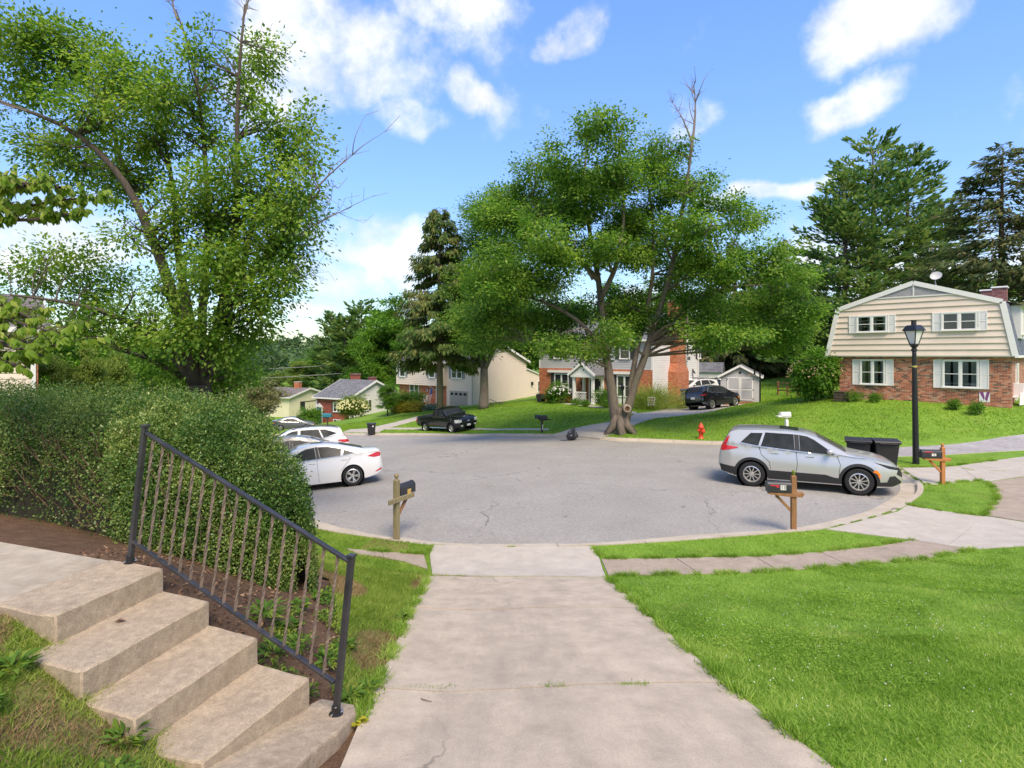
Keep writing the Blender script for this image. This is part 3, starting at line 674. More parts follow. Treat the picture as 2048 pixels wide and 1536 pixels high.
notstair = lambda x, y: ~inpoly(x, y, STAIR)
bx_, by_ = [], []
for n, a in ((170000, (1.5, 8.5, 2.6, 6.2)), (150000, (1.5, 13.5, 6.2, 12.8)), (60000, (-5.5, -0.8, 9.4, 13.2)), (230000, (-5.2, -0.7, 2.2, 9.6)), (60000, (10, 17, 12.5, 20.5))):
    X, Y_ = sample(n, *a, keep=notstair); bx_.append(X); by_.append(Y_)
bx_ = np.concatenate(bx_); by_ = np.concatenate(by_)
left = bx_ < -0.6
blades("grass", bx_[~left], by_[~left], 0.04, 0.0085, M_grass, 1.35, "short green grass of the near lawn and verges")
patch = np.sin(bx_ * 2.3 + 1.0) * np.cos(by_ * 1.9 + bx_) > 0.42
patch |= ((bx_ + 2.75 + 0.2 * np.sin(by_ * 9)) ** 2 + ((by_ - 3.3) * 1.3 + 0.12 * np.sin(bx_ * 11)) ** 2 < 0.13) & (rng.uniform(0, 1, len(bx_)) < 0.85)
blades("bank_grass", bx_[left & ~patch], by_[left & ~patch], 0.05, 0.0085, M_bank, 1.2, "yellow green grass on the bank beside the steps")
blades("dry_grass", bx_[left & patch], by_[left & patch], 0.04, 0.007, M_straw, 1.2, "straw coloured dry grass on the bank beside the steps")
X, Y_ = sample(170000, -20, 26, 24, 58); blades("far_grass", X, Y_, 0.075, 0.04, M_grassl, 0.7, "sunlit grass on the lawns across the street")
# long tufts along paving edges and joints
def tufts(name, lines, n, hgt, mat, spread, label):
    xs, ys = [], []
    for l in lines:
        for a, b in zip(l[:-1], l[1:]):
            a = Vector(a); b = Vector(b); k = int(n * (b - a).length)
            t = rng.uniform(0, 1, k); cl = np.sin(t * (b - a).length * 9 + a.x * 7) > -0.3
            t = t[cl]; xs.append(a.x + (b.x - a.x) * t + rng.normal(0, spread, len(t))); ys.append(a.y + (b.y - a.y) * t + rng.normal(0, spread, len(t)))
    return blades(name, np.concatenate(xs), np.concatenate(ys), hgt, 0.011, mat, 1.0, label)
tufts("edge_grass", [[G(1214, 1156), G(1282, 1217), G(1449, 1368), G(1665, 1536)], [G(858, 1152), G(826, 1215), G(748, 1378), G(716, 1450)], [G(1186, 1093), G(1203, 1118)], [G(1202, 1119), G(1509, 1114), G(1640, 1105), G(1825, 1081)], [G(1217, 1153), G(1400, 1149), G(1558, 1143), G(1700, 1132), G(1838, 1120), G(1954, 1099)],
                     [G(720, 1102), G(848, 1109), G(862, 1094)], [G(1814, 1010), G(1875, 1021), G(1969, 1033)], [G(1851, 970), G(1963, 961), G(1986, 973), G(1996, 997), G(1969, 1033)], [G(1802, 935), G(1881, 934), G(1990, 922)]], 900, 0.085, M_grass, 0.035, "longer grass along the edges of the paving")
tufts("joint_weeds", [[G(752, 1379), G(900, 1377)], [G(752, 1380), G(960, 1377)], [G(752, 1378), G(860, 1378)], [G(900, 1377), G(930, 1376)], [G(1090, 1374), G(1140, 1373)], [G(1240, 1371), G(1300, 1370)], [G(1800, 938), G(1823, 953), G(1843, 965)], [G(1655, 1058), G(1748, 1034), G(1800, 1018)], [G(1905, 932), G(1962, 945)], [G(1960, 942), G(2010, 943)], [G(1005, 1093), G(1030, 1095)]], 700, 0.03, M_grass, 0.02, "small weeds in the joints of the concrete")
# clover and plantain leaves in patches among the blades
X, Y_ = sample(240000, 1.5, 12, 2.7, 10.3, keep=lambda x, y: np.sin(x * 1.7 + 0.6 * np.sin(y * 2.1)) * np.cos(y * 1.3 + x * 0.6) > 0.25); n_ = len(X); a_ = rng.uniform(0, 6.28, n_)
CLOVER = (X, Y_, a_)
# clover heads in the lawn
X, Y_ = sample(1500, 1.6, 11, 3.0, 10.5); m = MB()
for x, y, z in zip(X[:330], Y_[:330], gz(X[:330], Y_[:330])): m.ball((x, y, z + 0.055), random.uniform(.003, .006), 5, 3)
tag(m.build("clover_flowers", M_white), "tiny white clover heads dotted over the near lawn", kind="stuff")

def leaves_mesh(pos, ax, nr, L, W, fold=0.12):
    """one kite-shaped leaf per row: pos base, ax pointing direction, nr rough normal"""
    ax = ax / np.maximum(np.linalg.norm(ax, axis=1, keepdims=True), 1e-6)
    sd = np.cross(ax, nr); sd /= np.maximum(np.linalg.norm(sd, axis=1, keepdims=True), 1e-6); nn = np.cross(sd, ax)
    L = np.asarray(L).reshape(-1, 1); W = np.asarray(W).reshape(-1, 1)
    a = pos; b = pos + ax * L * 0.45 + sd * W * 0.5 + nn * L * fold; c = pos + ax * L - nn * L * fold * 0.6; d = pos + ax * L * 0.45 - sd * W * 0.5 + nn * L * fold
    V = np.stack([a, b, c, d], 1).reshape(-1, 3)
    return quick(V, np.arange(len(pos) * 4).reshape(-1, 4))
def rand_unit(n):
    v = rng.normal(size=(n, 3)); return v / np.linalg.norm(v, axis=1, keepdims=True)

X, Y_, a_ = CLOVER; n_ = len(X)
tag(link("clover_leaves", leaves_mesh(np.stack([X, Y_, gz(X, Y_) + rng.uniform(0.015, 0.05, n_)], -1), np.stack([np.cos(a_), np.sin(a_), rng.uniform(-.2, .5, n_)], -1), np.array([0, 0, 1.0]) + rng.normal(0, .35, (n_, 3)), rng.uniform(.012, .028, n_), rng.uniform(.010, .018, n_)), leafmat("clover leaf", (0.11, 0.21, 0.022), (0.21, 0.36, 0.04), (0.36, 0.48, 0.09), .45, .5, 1.2)), "patches of small round clover leaves in the near lawn", kind="stuff")
# ------------------------------------------------------------------ siding, windows and other house parts
M_cream = mk("cream vinyl siding", (0.72, 0.60, 0.49), 0.6, var=0.04, vs=0.8)
M_vwhite = mk("white vinyl siding", (0.62, 0.605, 0.58), 0.6, var=0.04, vs=0.8)
M_vgrey = mk("grey vinyl siding", (0.45, 0.44, 0.445), 0.6, var=0.04, vs=0.8)
M_yellow = mk("yellow painted siding", (0.66, 0.61, 0.42), 0.7, var=0.06, vs=0.8)
M_tan = mk("tan hardboard siding", (0.68, 0.565, 0.47), 0.75, var=0.07, vs=1.2, stain=(0.59, 0.48, 0.39), ss=0.7, samt=0.3)
M_trim = mk("white trim", (0.73, 0.71, 0.68), 0.5, var=0.04)
M_curtain = mk("pale curtain", (0.55, 0.53, 0.48), 0.9, var=0.1)
M_shdark = mk("charcoal shutter", (0.045, 0.045, 0.05), 0.6, var=0.1)
M_shgrey = mk("grey green shutter", (0.22, 0.25, 0.25), 0.6, var=0.1)
M_garage = mk("taupe garage door", (0.40, 0.35, 0.30), 0.6, var=0.05)
M_teal = mk("teal door paint", (0.03, 0.17, 0.22), 0.5, var=0.1)
M_brick_g = brickmat("mixed red brick", [(0.33, 0.10, 0.055), (0.44, 0.15, 0.085), (0.12, 0.07, 0.055), (0.52, 0.24, 0.15), (0.37, 0.12, 0.07), (0.24, 0.09, 0.06), (0.47, 0.16, 0.085), (0.42, 0.24, 0.16)], (0.42, 0.36, 0.29))
M_brick_o = brickmat("orange red brick", [(0.42, 0.13, 0.06), (0.48, 0.165, 0.08), (0.38, 0.115, 0.055), (0.52, 0.2, 0.105)], (0.34, 0.22, 0.15))
M_brick_r = brickmat("red brick", [(0.30, 0.075, 0.05), (0.35, 0.10, 0.065), (0.26, 0.065, 0.045), (0.33, 0.09, 0.06)], (0.28, 0.18, 0.14))
M_brick_p = brickmat("purple red brick", [(0.17, 0.06, 0.065), (0.22, 0.085, 0.085), (0.14, 0.05, 0.055), (0.25, 0.10, 0.09)], (0.33, 0.27, 0.25))
M_sh_grey = shinglemat("grey shingles", (0.12, 0.12, 0.125), (0.19, 0.19, 0.195))
M_sh_brown = shinglemat("brown grey shingles", (0.14, 0.12, 0.115), (0.22, 0.19, 0.18))
M_sh_blue = shinglemat("slate blue shingles", (0.085, 0.10, 0.13), (0.16, 0.18, 0.22))

def side(which, W=0.0, D=0.0):
    """wall frame: (along, out, up) -> house coordinates"""
    if which == 'front': return lambda x, o, z: (x, -o, z)
    if which == 'right': return lambda x, o, z: (W + o, x, z)
    if which == 'left': return lambda x, o, z: (-o, D - x, z)

def lap(T, x0, x1, z0, z1, exp, clip=None, out=0.014):
    """overlapping siding courses joined into one sheet"""
    m = MB(T); z = z0
    while z < z1 - 0.01:
        t = min(z + exp, z1)
        a0, a1 = (x0, x1) if clip is None else clip(z); b0, b1 = (x0, x1) if clip is None else clip(t)
        if a1 - a0 > 0.02:
            m.add([(a0, out, z), (a1, out, z), (b1, 0.003, t), (b0, 0.003, t), (a0, 0.0, z), (a1, 0.0, z)], [(0, 1, 2, 3), (4, 5, 1, 0)])
        z = t
    return m

def window(parent, T, x, z, w, h, n=1, frame=M_trim, shutter=None, sw=0.35, mull=True, curtain=False, meet=True, sill=True, base=0.0):
    """window at the middle of its sill (x, z): frame part > sash, pane, curtain"""
    fw = 0.07
    m = MB(T); o0, o1 = base, base + 0.07
    m.bx(x - w / 2 - fw, x - w / 2, o0, o1, z, z + h); m.bx(x + w / 2, x + w / 2 + fw, o0, o1, z, z + h)
    m.bx(x - w / 2 - fw, x + w / 2 + fw, o0, o1 + 0.004, z + h, z + h + fw)
    m.bx(x - w / 2 - fw - (0.04 if sill else 0), x + w / 2 + fw + (0.04 if sill else 0), o0, o1 + (0.05 if sill else 0.004), z - fw, z)
    pw = w / n
    for i in range(1, n):
        c = x - w / 2 + i * pw; m.bx(c - fw * 0.7, c + fw * 0.7, o0, o1 - 0.003, z, z + h)
    fr = m.build("window", frame, parent)
    for i in range(n):
        a = x - w / 2 + i * pw + (fw * 0.7 if i else 0); b = x - w / 2 + (i + 1) * pw - (fw * 0.7 if i < n - 1 else 0)
        s = MB(T); q = 0.035; k0, k1 = base + 0.025, base + 0.055
        s.bx(a, a + q, k0, k1, z, z + h); s.bx(b - q, b, k0, k1, z, z + h); s.bx(a + q, b - q, k0, k1, z, z + q); s.bx(a + q, b - q, k0, k1, z + h - q, z + h)
        if meet: s.bx(a + q, b - q, k0, k1 + 0.003, z + h / 2 - q / 2, z + h / 2 + q / 2)
        s.build("sash", frame, fr)
        if curtain:
            MB(T).bx(a + q, b - q, base + 0.002, base + 0.005, z + q, z + h - q).build("backing", M_dark, fr)
            c = MB(T)
            for (e0, e1) in (curtain if isinstance(curtain, (list, tuple)) else ((0.0, 0.34), (0.7, 1.0))):
                c0 = a + q + (b - a - 2 * q) * e0; c1 = a + q + (b - a - 2 * q) * e1; N = 14
                vs = []
                for j in range(N + 1):
                    xx = c0 + (c1 - c0) * j / N; oo = base + 0.014 + 0.005 * math.sin(j * 2.1 + i)
                    vs += [(xx, oo, z + q), (xx, oo, z + h - q)]
                c.add(vs, [(2 * j, 2 * j + 2, 2 * j + 3, 2 * j + 1) for j in range(N)])
            c.build("curtain", M_curtain, fr)
            MB(T).bx(a + q, b - q, base + 0.034, base + 0.040, z + q, z + h - q).build("pane", M_clear, fr)
        else:
            MB(T).bx(a + q, b - q, base + 0.005, base + 0.03, z + q, z + h - q).build("pane", M_wglass, fr)
    if shutter:
        for sgn in (-1, 1):
            c = x + sgn * (w / 2 + fw + 0.02 + sw / 2); s = MB(T); a, b = c - sw / 2, c + sw / 2; e = 0.05; zz0, zz1 = z - fw, z + h + fw
            s.bx(a, a + e, base, base + 0.04, zz0, zz1); s.bx(b - e, b, base, base + 0.04, zz0, zz1)
            for zc in (zz0 + e / 2, (zz0 + zz1) / 2, zz1 - e / 2): s.bx(a + e, b - e, base, base + 0.037, zc - e / 2, zc + e / 2)
            s.bx(a + e, b - e, base, base + 0.012, zz0 + e, zz1 - e)
            zc = zz0 + e + 0.03
            while zc < zz1 - e:
                if abs(zc - (zz0 + zz1) / 2) > e: s.add([(a + e, base + 0.012, zc + 0.025), (b - e, base + 0.012, zc + 0.025), (b - e, base + 0.03, zc - 0.015), (a + e, base + 0.03, zc - 0.015)], [(0, 1, 2, 3)])
                zc += 0.05
            s.build("shutter", shutter, parent)
    return fr

def gable_house(name, label, cat, A, ang, W, D, zb, z_eave, z_ridge, roof_mat, wall_mat, ridge='x', over=0.35):
    """plain house body: Empty at the front left corner, +x along the front, +y into the house; ridge along x"""
    t = thing(name, label, cat, (A[0], A[1], zb), ang)
    he, hr = z_eave - zb, z_ridge - zb; th = 0.16
    wm = MB(); wm.bx(0, W, 0, D, -1.5, he)
    wm.build("wall", wall_mat, t)
    for sd in ('right', 'left'): MB(side(sd, W, D)).add([(0, 0, he), (D, 0, he), (D / 2, 0, hr - 0.05)], [(0, 1, 2)]).build("gable", wall_mat, t)
    sl = (hr - he) / (D / 2); ez = he - over * sl
    prof = [(-over, ez), (D / 2, hr), (D + over, ez), (D + over, ez + th), (D / 2, hr + th), (-over, ez + th)]
    rm = MB(lambda x, y, z: (y, x, z)); rm.prism(prof, -over, W + over); rf = rm.build("roof", roof_mat, t)
    for xx in (-over, W + over):
        s = 1 if xx > 0 else -1
        b = MB()
        for y0, z0, y1, z1 in ((-over, ez, D / 2, hr), (D + over, ez, D / 2, hr)):
            b.add([(xx + s * 0.025 * k, y, z + dz) for k in (-1, 1) for (y, z) in ((y0, z0), (y1, z1)) for dz in (-0.09, th + 0.012)], [(0, 1, 3, 2), (4, 6, 7, 5), (0, 4, 5, 1), (2, 3, 7, 6), (0, 2, 6, 4), (1, 5, 7, 3)])
        b.build("rake_board", M_trim, t)
    e = MB(); e.bx(-over, W + over, -over - 0.12, -over, ez - 0.03, ez + th - 0.02); e.build("gutter", M_trim, t)
    s_ = MB(); s_.bx(-over, W + over, -over, -0.002, ez - 0.03, ez - 0.005); s_.build("soffit", M_trim, t)
    t["ez"] = ez
    return t
def gclip(D, he, hr, lo=0.0):
    return lambda z: (0.0, D) if z <= he else ((z - he) / (hr - he) * D / 2, D - (z - he) / (hr - he) * D / 2)

# ================================================================== gambrel house on the right
def gambrel():
    A = (19.1, 33.2); B = (24.45, 27.85); ang = math.atan2(B[1] - A[1], B[0] - A[0]); W = math.hypot(B[0] - A[0], B[1] - A[1]); D = 11.0; zb = 1.0
    d = (math.cos(ang), math.sin(ang)); nin = (-d[1], d[0])
    t = thing("gambrel_house", "gambrel roofed house with tan siding over a red brick ground floor", "house", (A[0], A[1], zb), ang)
    Fp = lambda u, v, off=0.0: (lambda r: (r[0], r[1] - zb))(hit(u, v, (A[0] - nin[0] * off, A[1] - nin[1] * off), d))
    OH = 0.25
    hb = Fp(1800, 713)[1]
    MB().bx(0, W, 0, D, -1.2, hb).build("wall", M_brick_g, t)
    BL, UL, AP, UR, BR = [Fp(u, v, OH) for u, v in ((1655, 711), (1676, 619), (1827, 566), (2005, 604), (2031, 712))]
    zlow = (BL[1] + BR[1]) / 2; BL = (BL[0], zlow); BR = (BR[0], zlow); zb_ = (UL[1] + UR[1]) / 2; UL = (UL[0], zb_); UR = (UR[0], zb_)
    def clip(z):
        def seg(p, q): return p[0] + (q[0] - p[0]) * (z - p[1]) / (q[1] - p[1])
        return (seg(BL, UL), seg(BR, UR)) if z <= zb_ else (seg(UL, AP), seg(UR, AP))
    prof = [BL, UL, AP, UR, BR]
    # body of the upper storey and the roof skin
    MB().prism([(p[0] + (0.03 if i < 2 else -0.03 if i > 2 else 0), p[1] - 0.03) for i, p in enumerate(prof)], -OH + 0.02, D).build("upper_wall", M_tan, t)
    def skin(p, q, nm):
        dx, dz = q[0] - p[0], q[1] - p[1]; L = math.hypot(dx, dz); nx, nz = -dz / L * 0.09, dx / L * 0.09
        if nz < 0 and abs(dx) > abs(dz): nx, nz = -nx, -nz
        MB().prism([p, q, (q[0] + nx, q[1] + nz), (p[0] + nx, p[1] + nz)], -OH - 0.035, D + 0.3).build(nm, M_sh_blue, t)
    for p, q in ((BL, UL), (UL, AP), (AP, UR), (UR, BR)): skin(p, q, "roof")
    zs = [zlow]
    exp = (zb_ - zlow) / 8.3
    while zs[-1] + exp < AP[1] - 0.45: zs.append(zs[-1] + exp)
    zv = zs[-1]
    for z0, z1 in zip(zs[:-1], zs[1:]):
        for (za, zt) in ([(z0, z1)] if not (z0 < zb_ < z1) else [(z0, zb_ - 0.001), (zb_, z1)]):
            pass
        a0, a1 = clip(z0); b0, b1 = clip(z1); e = 0.05
        m = MB(side('front')); poly = [(a0 + e, z0), (a1 - e, z0)]
        if z0 < zb_ < z1: poly += [(UR[0] - e, zb_), (b1 - e, z1), (b0 + e, z1), (UL[0] + e, zb_)]
        else: poly += [(b1 - e, z1), (b0 + e, z1)]
        n = len(poly)
        oz = lambda z: OH - 0.024 + 0.058 * (1 - (z - z0) / (z1 - z0))
        m.add([(x, oz(z) + 0.012, z) for x, z in poly] + [(x, OH - 0.03, z) for x, z in poly], [tuple(range(n)), tuple(range(2 * n - 1, n - 1, -1))] + [(i, i + n, (i + 1) % n + n, (i + 1) % n) for i in range(n)])
        m.build("siding_board", M_tan, t)
    # louvred vent in the peak
    v0, v1 = clip(zv); vm = MB(side('front')); vt = AP[1] - 0.12
    fr = MB(side('front')); fr.bx(v0, v1, OH - 0.01, OH + 0.05, zv - 0.06, zv); fr.bx(AP[0] - 0.03, AP[0] + 0.03, OH - 0.01, OH + 0.055, zv + 0.001, vt)
    vent = fr.build("gable_vent", M_trim, t)
    z = zv + 0.02
    while z < vt - 0.04:
        c0, c1 = clip(z + 0.03); sl = MB(side('front')); sl.add([(c0 + 0.12, OH + 0.035, z), (c1 - 0.12, OH + 0.035, z), (c1 - 0.12, OH - 0.01, z + 0.055), (c0 + 0.12, OH - 0.01, z + 0.055)], [(0, 1, 2, 3)])
        if c1 - c0 > 0.35: sl.build("slat", M_vgrey, vent)
        z += 0.06
    for p, q in ((BL, UL), (UL, AP), (AP, UR), (UR, BR)):
        MB().bar((p[0], -OH - 0.06, p[1]), (q[0], -OH - 0.06, q[1]), 0.24, 0.045, up=(0, 1, 0)).build("rake_trim", M_trim, t)
    MB().bx(BL[0], BR[0], -OH + 0.0, 0.0, zlow - 0.06, zlow - 0.005).build("soffit", M_trim, t)
    MB().bx(BR[0] - 0.02, BR[0] + 0.12, -OH - 0.1, D, zlow - 0.1, zlow + 0.02).build("gutter", M_trim, t)
    MB().bx(BL[0] - 0.12, BL[0] + 0.02, -OH - 0.1, D, zlow - 0.1, zlow + 0.02).build("gutter", M_trim, t)
    # windows
    for (u0, u1, vt_, vb, off, cur) in ((1723, 1768, 721, 767, 0.0, ((0, .38), (.72, 1))), (1888, 1955, 722, 773, 0.0, ((0, .42), (.62, 1))), (1716, 1772, 632, 664, OH + 0.03, ((0, .25), (.8, 1))), (1886, 1952, 625, 660, OH + 0.03, False)):
        x0, z0 = Fp(u0, vb, off); x1, z1 = Fp(u1, vt_, off)
        window(t, side('front'), (x0 + x1) / 2, z0, x1 - x0, z1 - z0, 2, M_trim, M_white, 0.36, curtain=cur, base=off)
    # right side: dark brick entry, door, dormer
    R = side('right', W, D)
    m = MB(R); m.bx(2.2, 2.32, 0.0, 0.08, -0.2, 2.25); m.bx(3.3, 3.42, 0.0, 0.08, -0.2, 2.25); m.bx(2.2, 3.42, 0, 0.083, 2.25, 2.37); fr = m.build("door_frame", M_trim, t)
    dm = MB(R); dm.bx(2.33, 3.29, 0.005, 0.05, 0.25, 2.24); door = dm.build("door", M_white, t)
    for k in range(2): MB(R).bx(2.5, 3.1, 0.05, 0.058, 0.45 + k * 0.95, 1.2 + k * 0.95).build("pane" if k else "panel", M_wglass if k else M_white, door)
    MB(R).bx(1.8, 3.9, 0.0, 1.2, -0.4, 0.22).build("porch_step", M_conc_new, t)
    wr = UR[0] - 0.1
    dm = MB(); dm.bx(wr - 0.2, BR[0] + 0.05, 2.3, 4.6, zlow + 0.9, zb_ - 0.05); dm.build("dormer", M_vwhite, t)
    dm = MB(); dm.add([(wr - 0.6, 2.1, zb_ + 0.25), (BR[0] + 0.25, 2.1, zb_ - 0.12), (BR[0] + 0.25, 4.8, zb_ - 0.12), (wr - 0.6, 4.8, zb_ + 0.25)], [(0, 1, 2, 3)]); dm.add([(wr - 0.6, 2.1, zb_ + 0.33), (BR[0] + 0.25, 2.1, zb_ - 0.04), (BR[0] + 0.25, 4.8, zb_ - 0.04), (wr - 0.6, 4.8, zb_ + 0.33)], [(0, 1, 2, 3)]); dm.build("dormer_roof", M_trim, t)
    window(t, side('right', BR[0] + 0.05, D), 3.45, zlow + 1.15, 0.8, 1.0, 1, M_trim, M_white, 0.28)
    # chimneys with white caps
    def loc(p): q = p - Vector((A[0], A[1], 0)); return (q.x * d[0] + q.y * d[1], q.x * nin[0] + q.y * nin[1], p.z - zb)
    for u0, u1, v, Y in ((1965, 1984, 583, 36.0), (1987, 2012, 577, 34.5)):
        a = loc(P(u0, v, Y)); b = loc(P(u1, v, Y)); w = 0.6 if u0 < 1980 else 0.68; cx, cy = (a[0] + b[0]) / 2, (a[1] + b[1]) / 2
        ch = MB().bx(cx - w / 2, cx + w / 2, cy - w / 2, cy + w / 2, AP[1] - 2.4, a[2]).build("chimney", M_brick_p, t)
        MB().bx(cx - w / 2 - 0.06, cx + w / 2 + 0.06, cy - w / 2 - 0.06, cy + w / 2 + 0.06, a[2] + 0.001, a[2] + 0.1).build("cap", M_trim, ch, bevel=0.02)
    # satellite dish
    c = Vector(loc(P(1872, 551, 33.0))); dish = MB()
    nrm = Vector((0.25, -0.8, 0.55)).normalized(); e1 = nrm.orthogonal().normalized(); e2 = nrm.cross(e1); vs = []; fs = []
    for i in range(6):
        for k in range(18):
            r = 0.33 * i / 5; a = 2 * math.pi * k / 18; vs.append(c + e1 * r * math.cos(a) + e2 * r * 0.8 * math.sin(a) + nrm * (0.12 * (i / 5) ** 2 - 0.12))
    for i in range(5):
        for k in range(18): fs.append((i * 18 + k, i * 18 + (k + 1) % 18, (i + 1) * 18 + (k + 1) % 18, (i + 1) * 18 + k))
    dish.add(vs, fs); ds = dish.build("satellite_dish", M_vgrey, t, smooth=True)
    mm = MB(); mm.tube([c - nrm * 0.12, c - nrm * 0.3 + Vector((0, 0, -0.2)), (c.x, c.y + 0.3, c.z - 0.75)], 0.03, 6); mm.tube([c + e2 * -0.3, c + nrm * 0.42 + e2 * -0.12], 0.018, 5); mm.build("mast", M_vgrey, ds)
    return t, A, d, nin, Fp
GAM = gambrel()

# ================================================================== two storey house in the middle
def middle_house():
    C = (11.6, 47.0); th = math.radians(43); d = (math.cos(th), -math.sin(th)); W = 12.2; D = 8.6; A = (C[0] - d[0] * W, C[1] - d[1] * W); ang = math.atan2(d[1], d[0]); zb = -0.75
    zf, ze, zr = 2.55, 5.15, 7.4
    t = gable_house("brick_colonial_house", "two storey house of orange brick below and grey siding above with a columned porch", "house", A, ang, W, D, zb, ze, zr, M_sh_grey, M_vwhite)
    nin = (-d[1], d[0]); hf, he, hr = zf - zb, ze - zb, zr - zb
    MB(side('front')).bx(0, W, -0.1, 0.04, -1.2, hf).build("brick_front", M_brick_o, t)
    lap(lambda x, o, z: (x, -o - 0.002, z), 0, W, hf + 0.02, he, 0.2, None, 0.026).build("front_siding", M_vgrey, t)
    lap(side('right', W, D), 0, D, -0.1, hr - 0.1, 0.2, gclip(D, he, hr), 0.026).build("side_siding", M_vwhite, t)
    for xx in (0.05, W - 0.05): MB(side('front')).bx(xx - 0.06, xx + 0.06, 0.02, 0.05, hf, he).build("corner_board", M_trim, t)
    MB(side('right', W, D)).bx(D - 0.1, D, 0.016, 0.05, 0, he).build("corner_board", M_trim, t)
    MB(side('right', W, D)).bx(0.0, 0.12, 0.016, 0.05, 0, he).build("corner_board", M_trim, t)
    MB().tube([(W + 0.1, D + 0.2, he - 0.2), (W + 0.1, D - 0.2, he - 0.7), (W + 0.1, D - 0.2, 0)], 0.04, 6).build("downspout", M_trim, t)
    Fp = lambda u, v: (lambda r: (r[0], r[1] - zb))(hit(u, v, A, d))
    Rp = lambda u, v: (lambda r: (r[0], r[1] - zb))(hit(u, v, C, nin))
    # lower front windows (bay trim above), door, upper windows
    for u0, u1, n, cl in ((1111, 1137, 2, M_shdark), (1236, 1264, 2, M_shdark)):
        x0 = Fp(u0, 750)[0]; x1 = Fp(u1, 750)[0]
        window(t, side('front'), (x0 + x1) / 2, 1.0, x1 - x0, 1.75, n, M_trim, cl, 0.42, base=0.04)
        MB(side('front')).bx(x0 - 0.75, x1 + 0.75, 0.04, 0.28, 2.9, 3.12).build("window_hood", M_trim, t)
        if u0 > 1200: MB(side('front')).bx(x0 - 0.05, x1 + 0.05, 0.042, 0.1, 0.05, 0.9).build("white_panel", M_trim, t)
    for u in (1117, 1180, 1250):
        x = Fp(u, 700)[0]; window(t, side('front'), x, hf + 0.95, 0.9, 1.35, 1, M_trim, M_shdark, 0.4, base=0.016)
    xd = Fp(1190, 770)[0]
    m = MB(side('front')); m.bx(xd - 0.62, xd - 0.5, 0.04, 0.1, 0.25, 2.45); m.bx(xd + 0.5, xd + 0.62, 0.04, 0.1, 0.25, 2.45); m.bx(xd - 0.62, xd + 0.62, 0.04, 0.103, 2.45, 2.57); m.build("door_frame", M_trim, t)
    dr = MB(side('front')).bx(xd - 0.495, xd + 0.495, 0.042, 0.08, 0.26, 2.44).build("door", M_shdark, t); MB(side('front')).bx(xd - 0.3, xd + 0.3, 0.08, 0.088, 0.9, 2.2).build("pane", M_wglass, dr)
    for u in (1166, 1201):
        x = Fp(u, 752)[0]; w = MB(side('front')); w.bx(x - 0.05, x + 0.05, 0.04, 0.08, 1.75, 2.0); w.bx(x - 0.09, x + 0.09, 0.08, 0.24, 1.8, 2.15); w.bx(x - 0.02, x + 0.02, 0.1, 0.2, 2.15, 2.25); w.build("wall_lamp", M_black, t)
    # porch: deck, columns, pediment, lattice rails
    dp = 1.9; fp = lambda u, v: (lambda r: (r[0], r[1] - zb))(hit(u, v, (A[0] - nin[0] * dp, A[1] - nin[1] * dp), d))
    xa, xb = fp(1147, 790)[0], fp(1186, 790)[0]; ya = -dp
    MB().bx(xa - 0.15, xb + 0.15, ya - 0.15, -0.04, -0.6, 0.24).build("porch_floor", M_brick_o, t)
    MB().bx(xa + 0.3, xb - 0.3, ya - 0.55, ya - 0.152, -0.6, 0.08).build("porch_step", M_brick_o, t)
    ht = 2.62
    for x in (xa + 0.05, xb - 0.05):
        for y in (ya + 0.05, -0.4):
            c = MB(); c.bx(x - 0.11, x + 0.11, y - 0.11, y + 0.11, 0.242, ht); c.bx(x - 0.15, x + 0.15, y - 0.15, y + 0.15, 0.242, 0.4); c.bx(x - 0.15, x + 0.15, y - 0.15, y + 0.15, ht - 0.14, ht - 0.002); c.build("column", M_trim, t)
    MB().bx(xa - 0.2, xb + 0.2, ya - 0.2, -0.04, ht, ht + 0.22).build("beam", M_trim, t)
    xm = (xa + xb) / 2; hp = ht + 1.15
    MB().prism([(xa - 0.15, ht + 0.22), (xb + 0.15, ht + 0.22), (xm, hp)], ya - 0.15, ya - 0.05).build("pediment", M_trim, t)
    for s in (-1, 1):
        xe = xm + s * ((xb - xa) / 2 + 0.42)
        MB().prism([(xm, hp), (xe, ht + 0.12), (xe, ht + 0.24), (xm, hp + 0.14)], ya - 0.3, -0.02).build("porch_roof", M_sh_grey, t)
        MB().bar((xm, ya - 0.32, hp + 0.06), (xe, ya - 0.32, ht + 0.16), 0.05, 0.2, up=(0, 0, 1)).build("rake_trim", M_trim, t)
    def railing(p, q):
        p = Vector(p); q = Vector(q); r = MB(); h0, h1 = 0.42, 1.28
        r.bar(p + Vector((0, 0, h1)), q + Vector((0, 0, h1)), 0.07, 0.08)
        rl = r.build("porch_rail", M_trim, t); MB().bar(p + Vector((0, 0, h0)), q + Vector((0, 0, h0)), 0.06, 0.07).build("bottom_rail", M_trim, rl); L = (q - p).length; hh = h1 - h0; k = 5
        for i in range(-3, 5):           # slanted slats, chevron pattern
            for sgn in (0, 1):
                s0, s1 = (i / k) * L, (i / k) * L + hh * 0.9
                a0, a1 = max(s0, 0), min(s1, L / 2)
                if a1 - a0 < 0.12: continue
                z0 = h0 + (a0 - s0) / 0.9; z1 = h0 + (a1 - s0) / 0.9
                f = lambda a: p + (q - p) * ((a if not sgn else L - a) / L)
                MB().bar(f(a0) + Vector((0, 0, z0)), f(a1) + Vector((0, 0, z1)), 0.03, 0.055, up=(0, 0, 1)).build("slat", M_trim, rl)
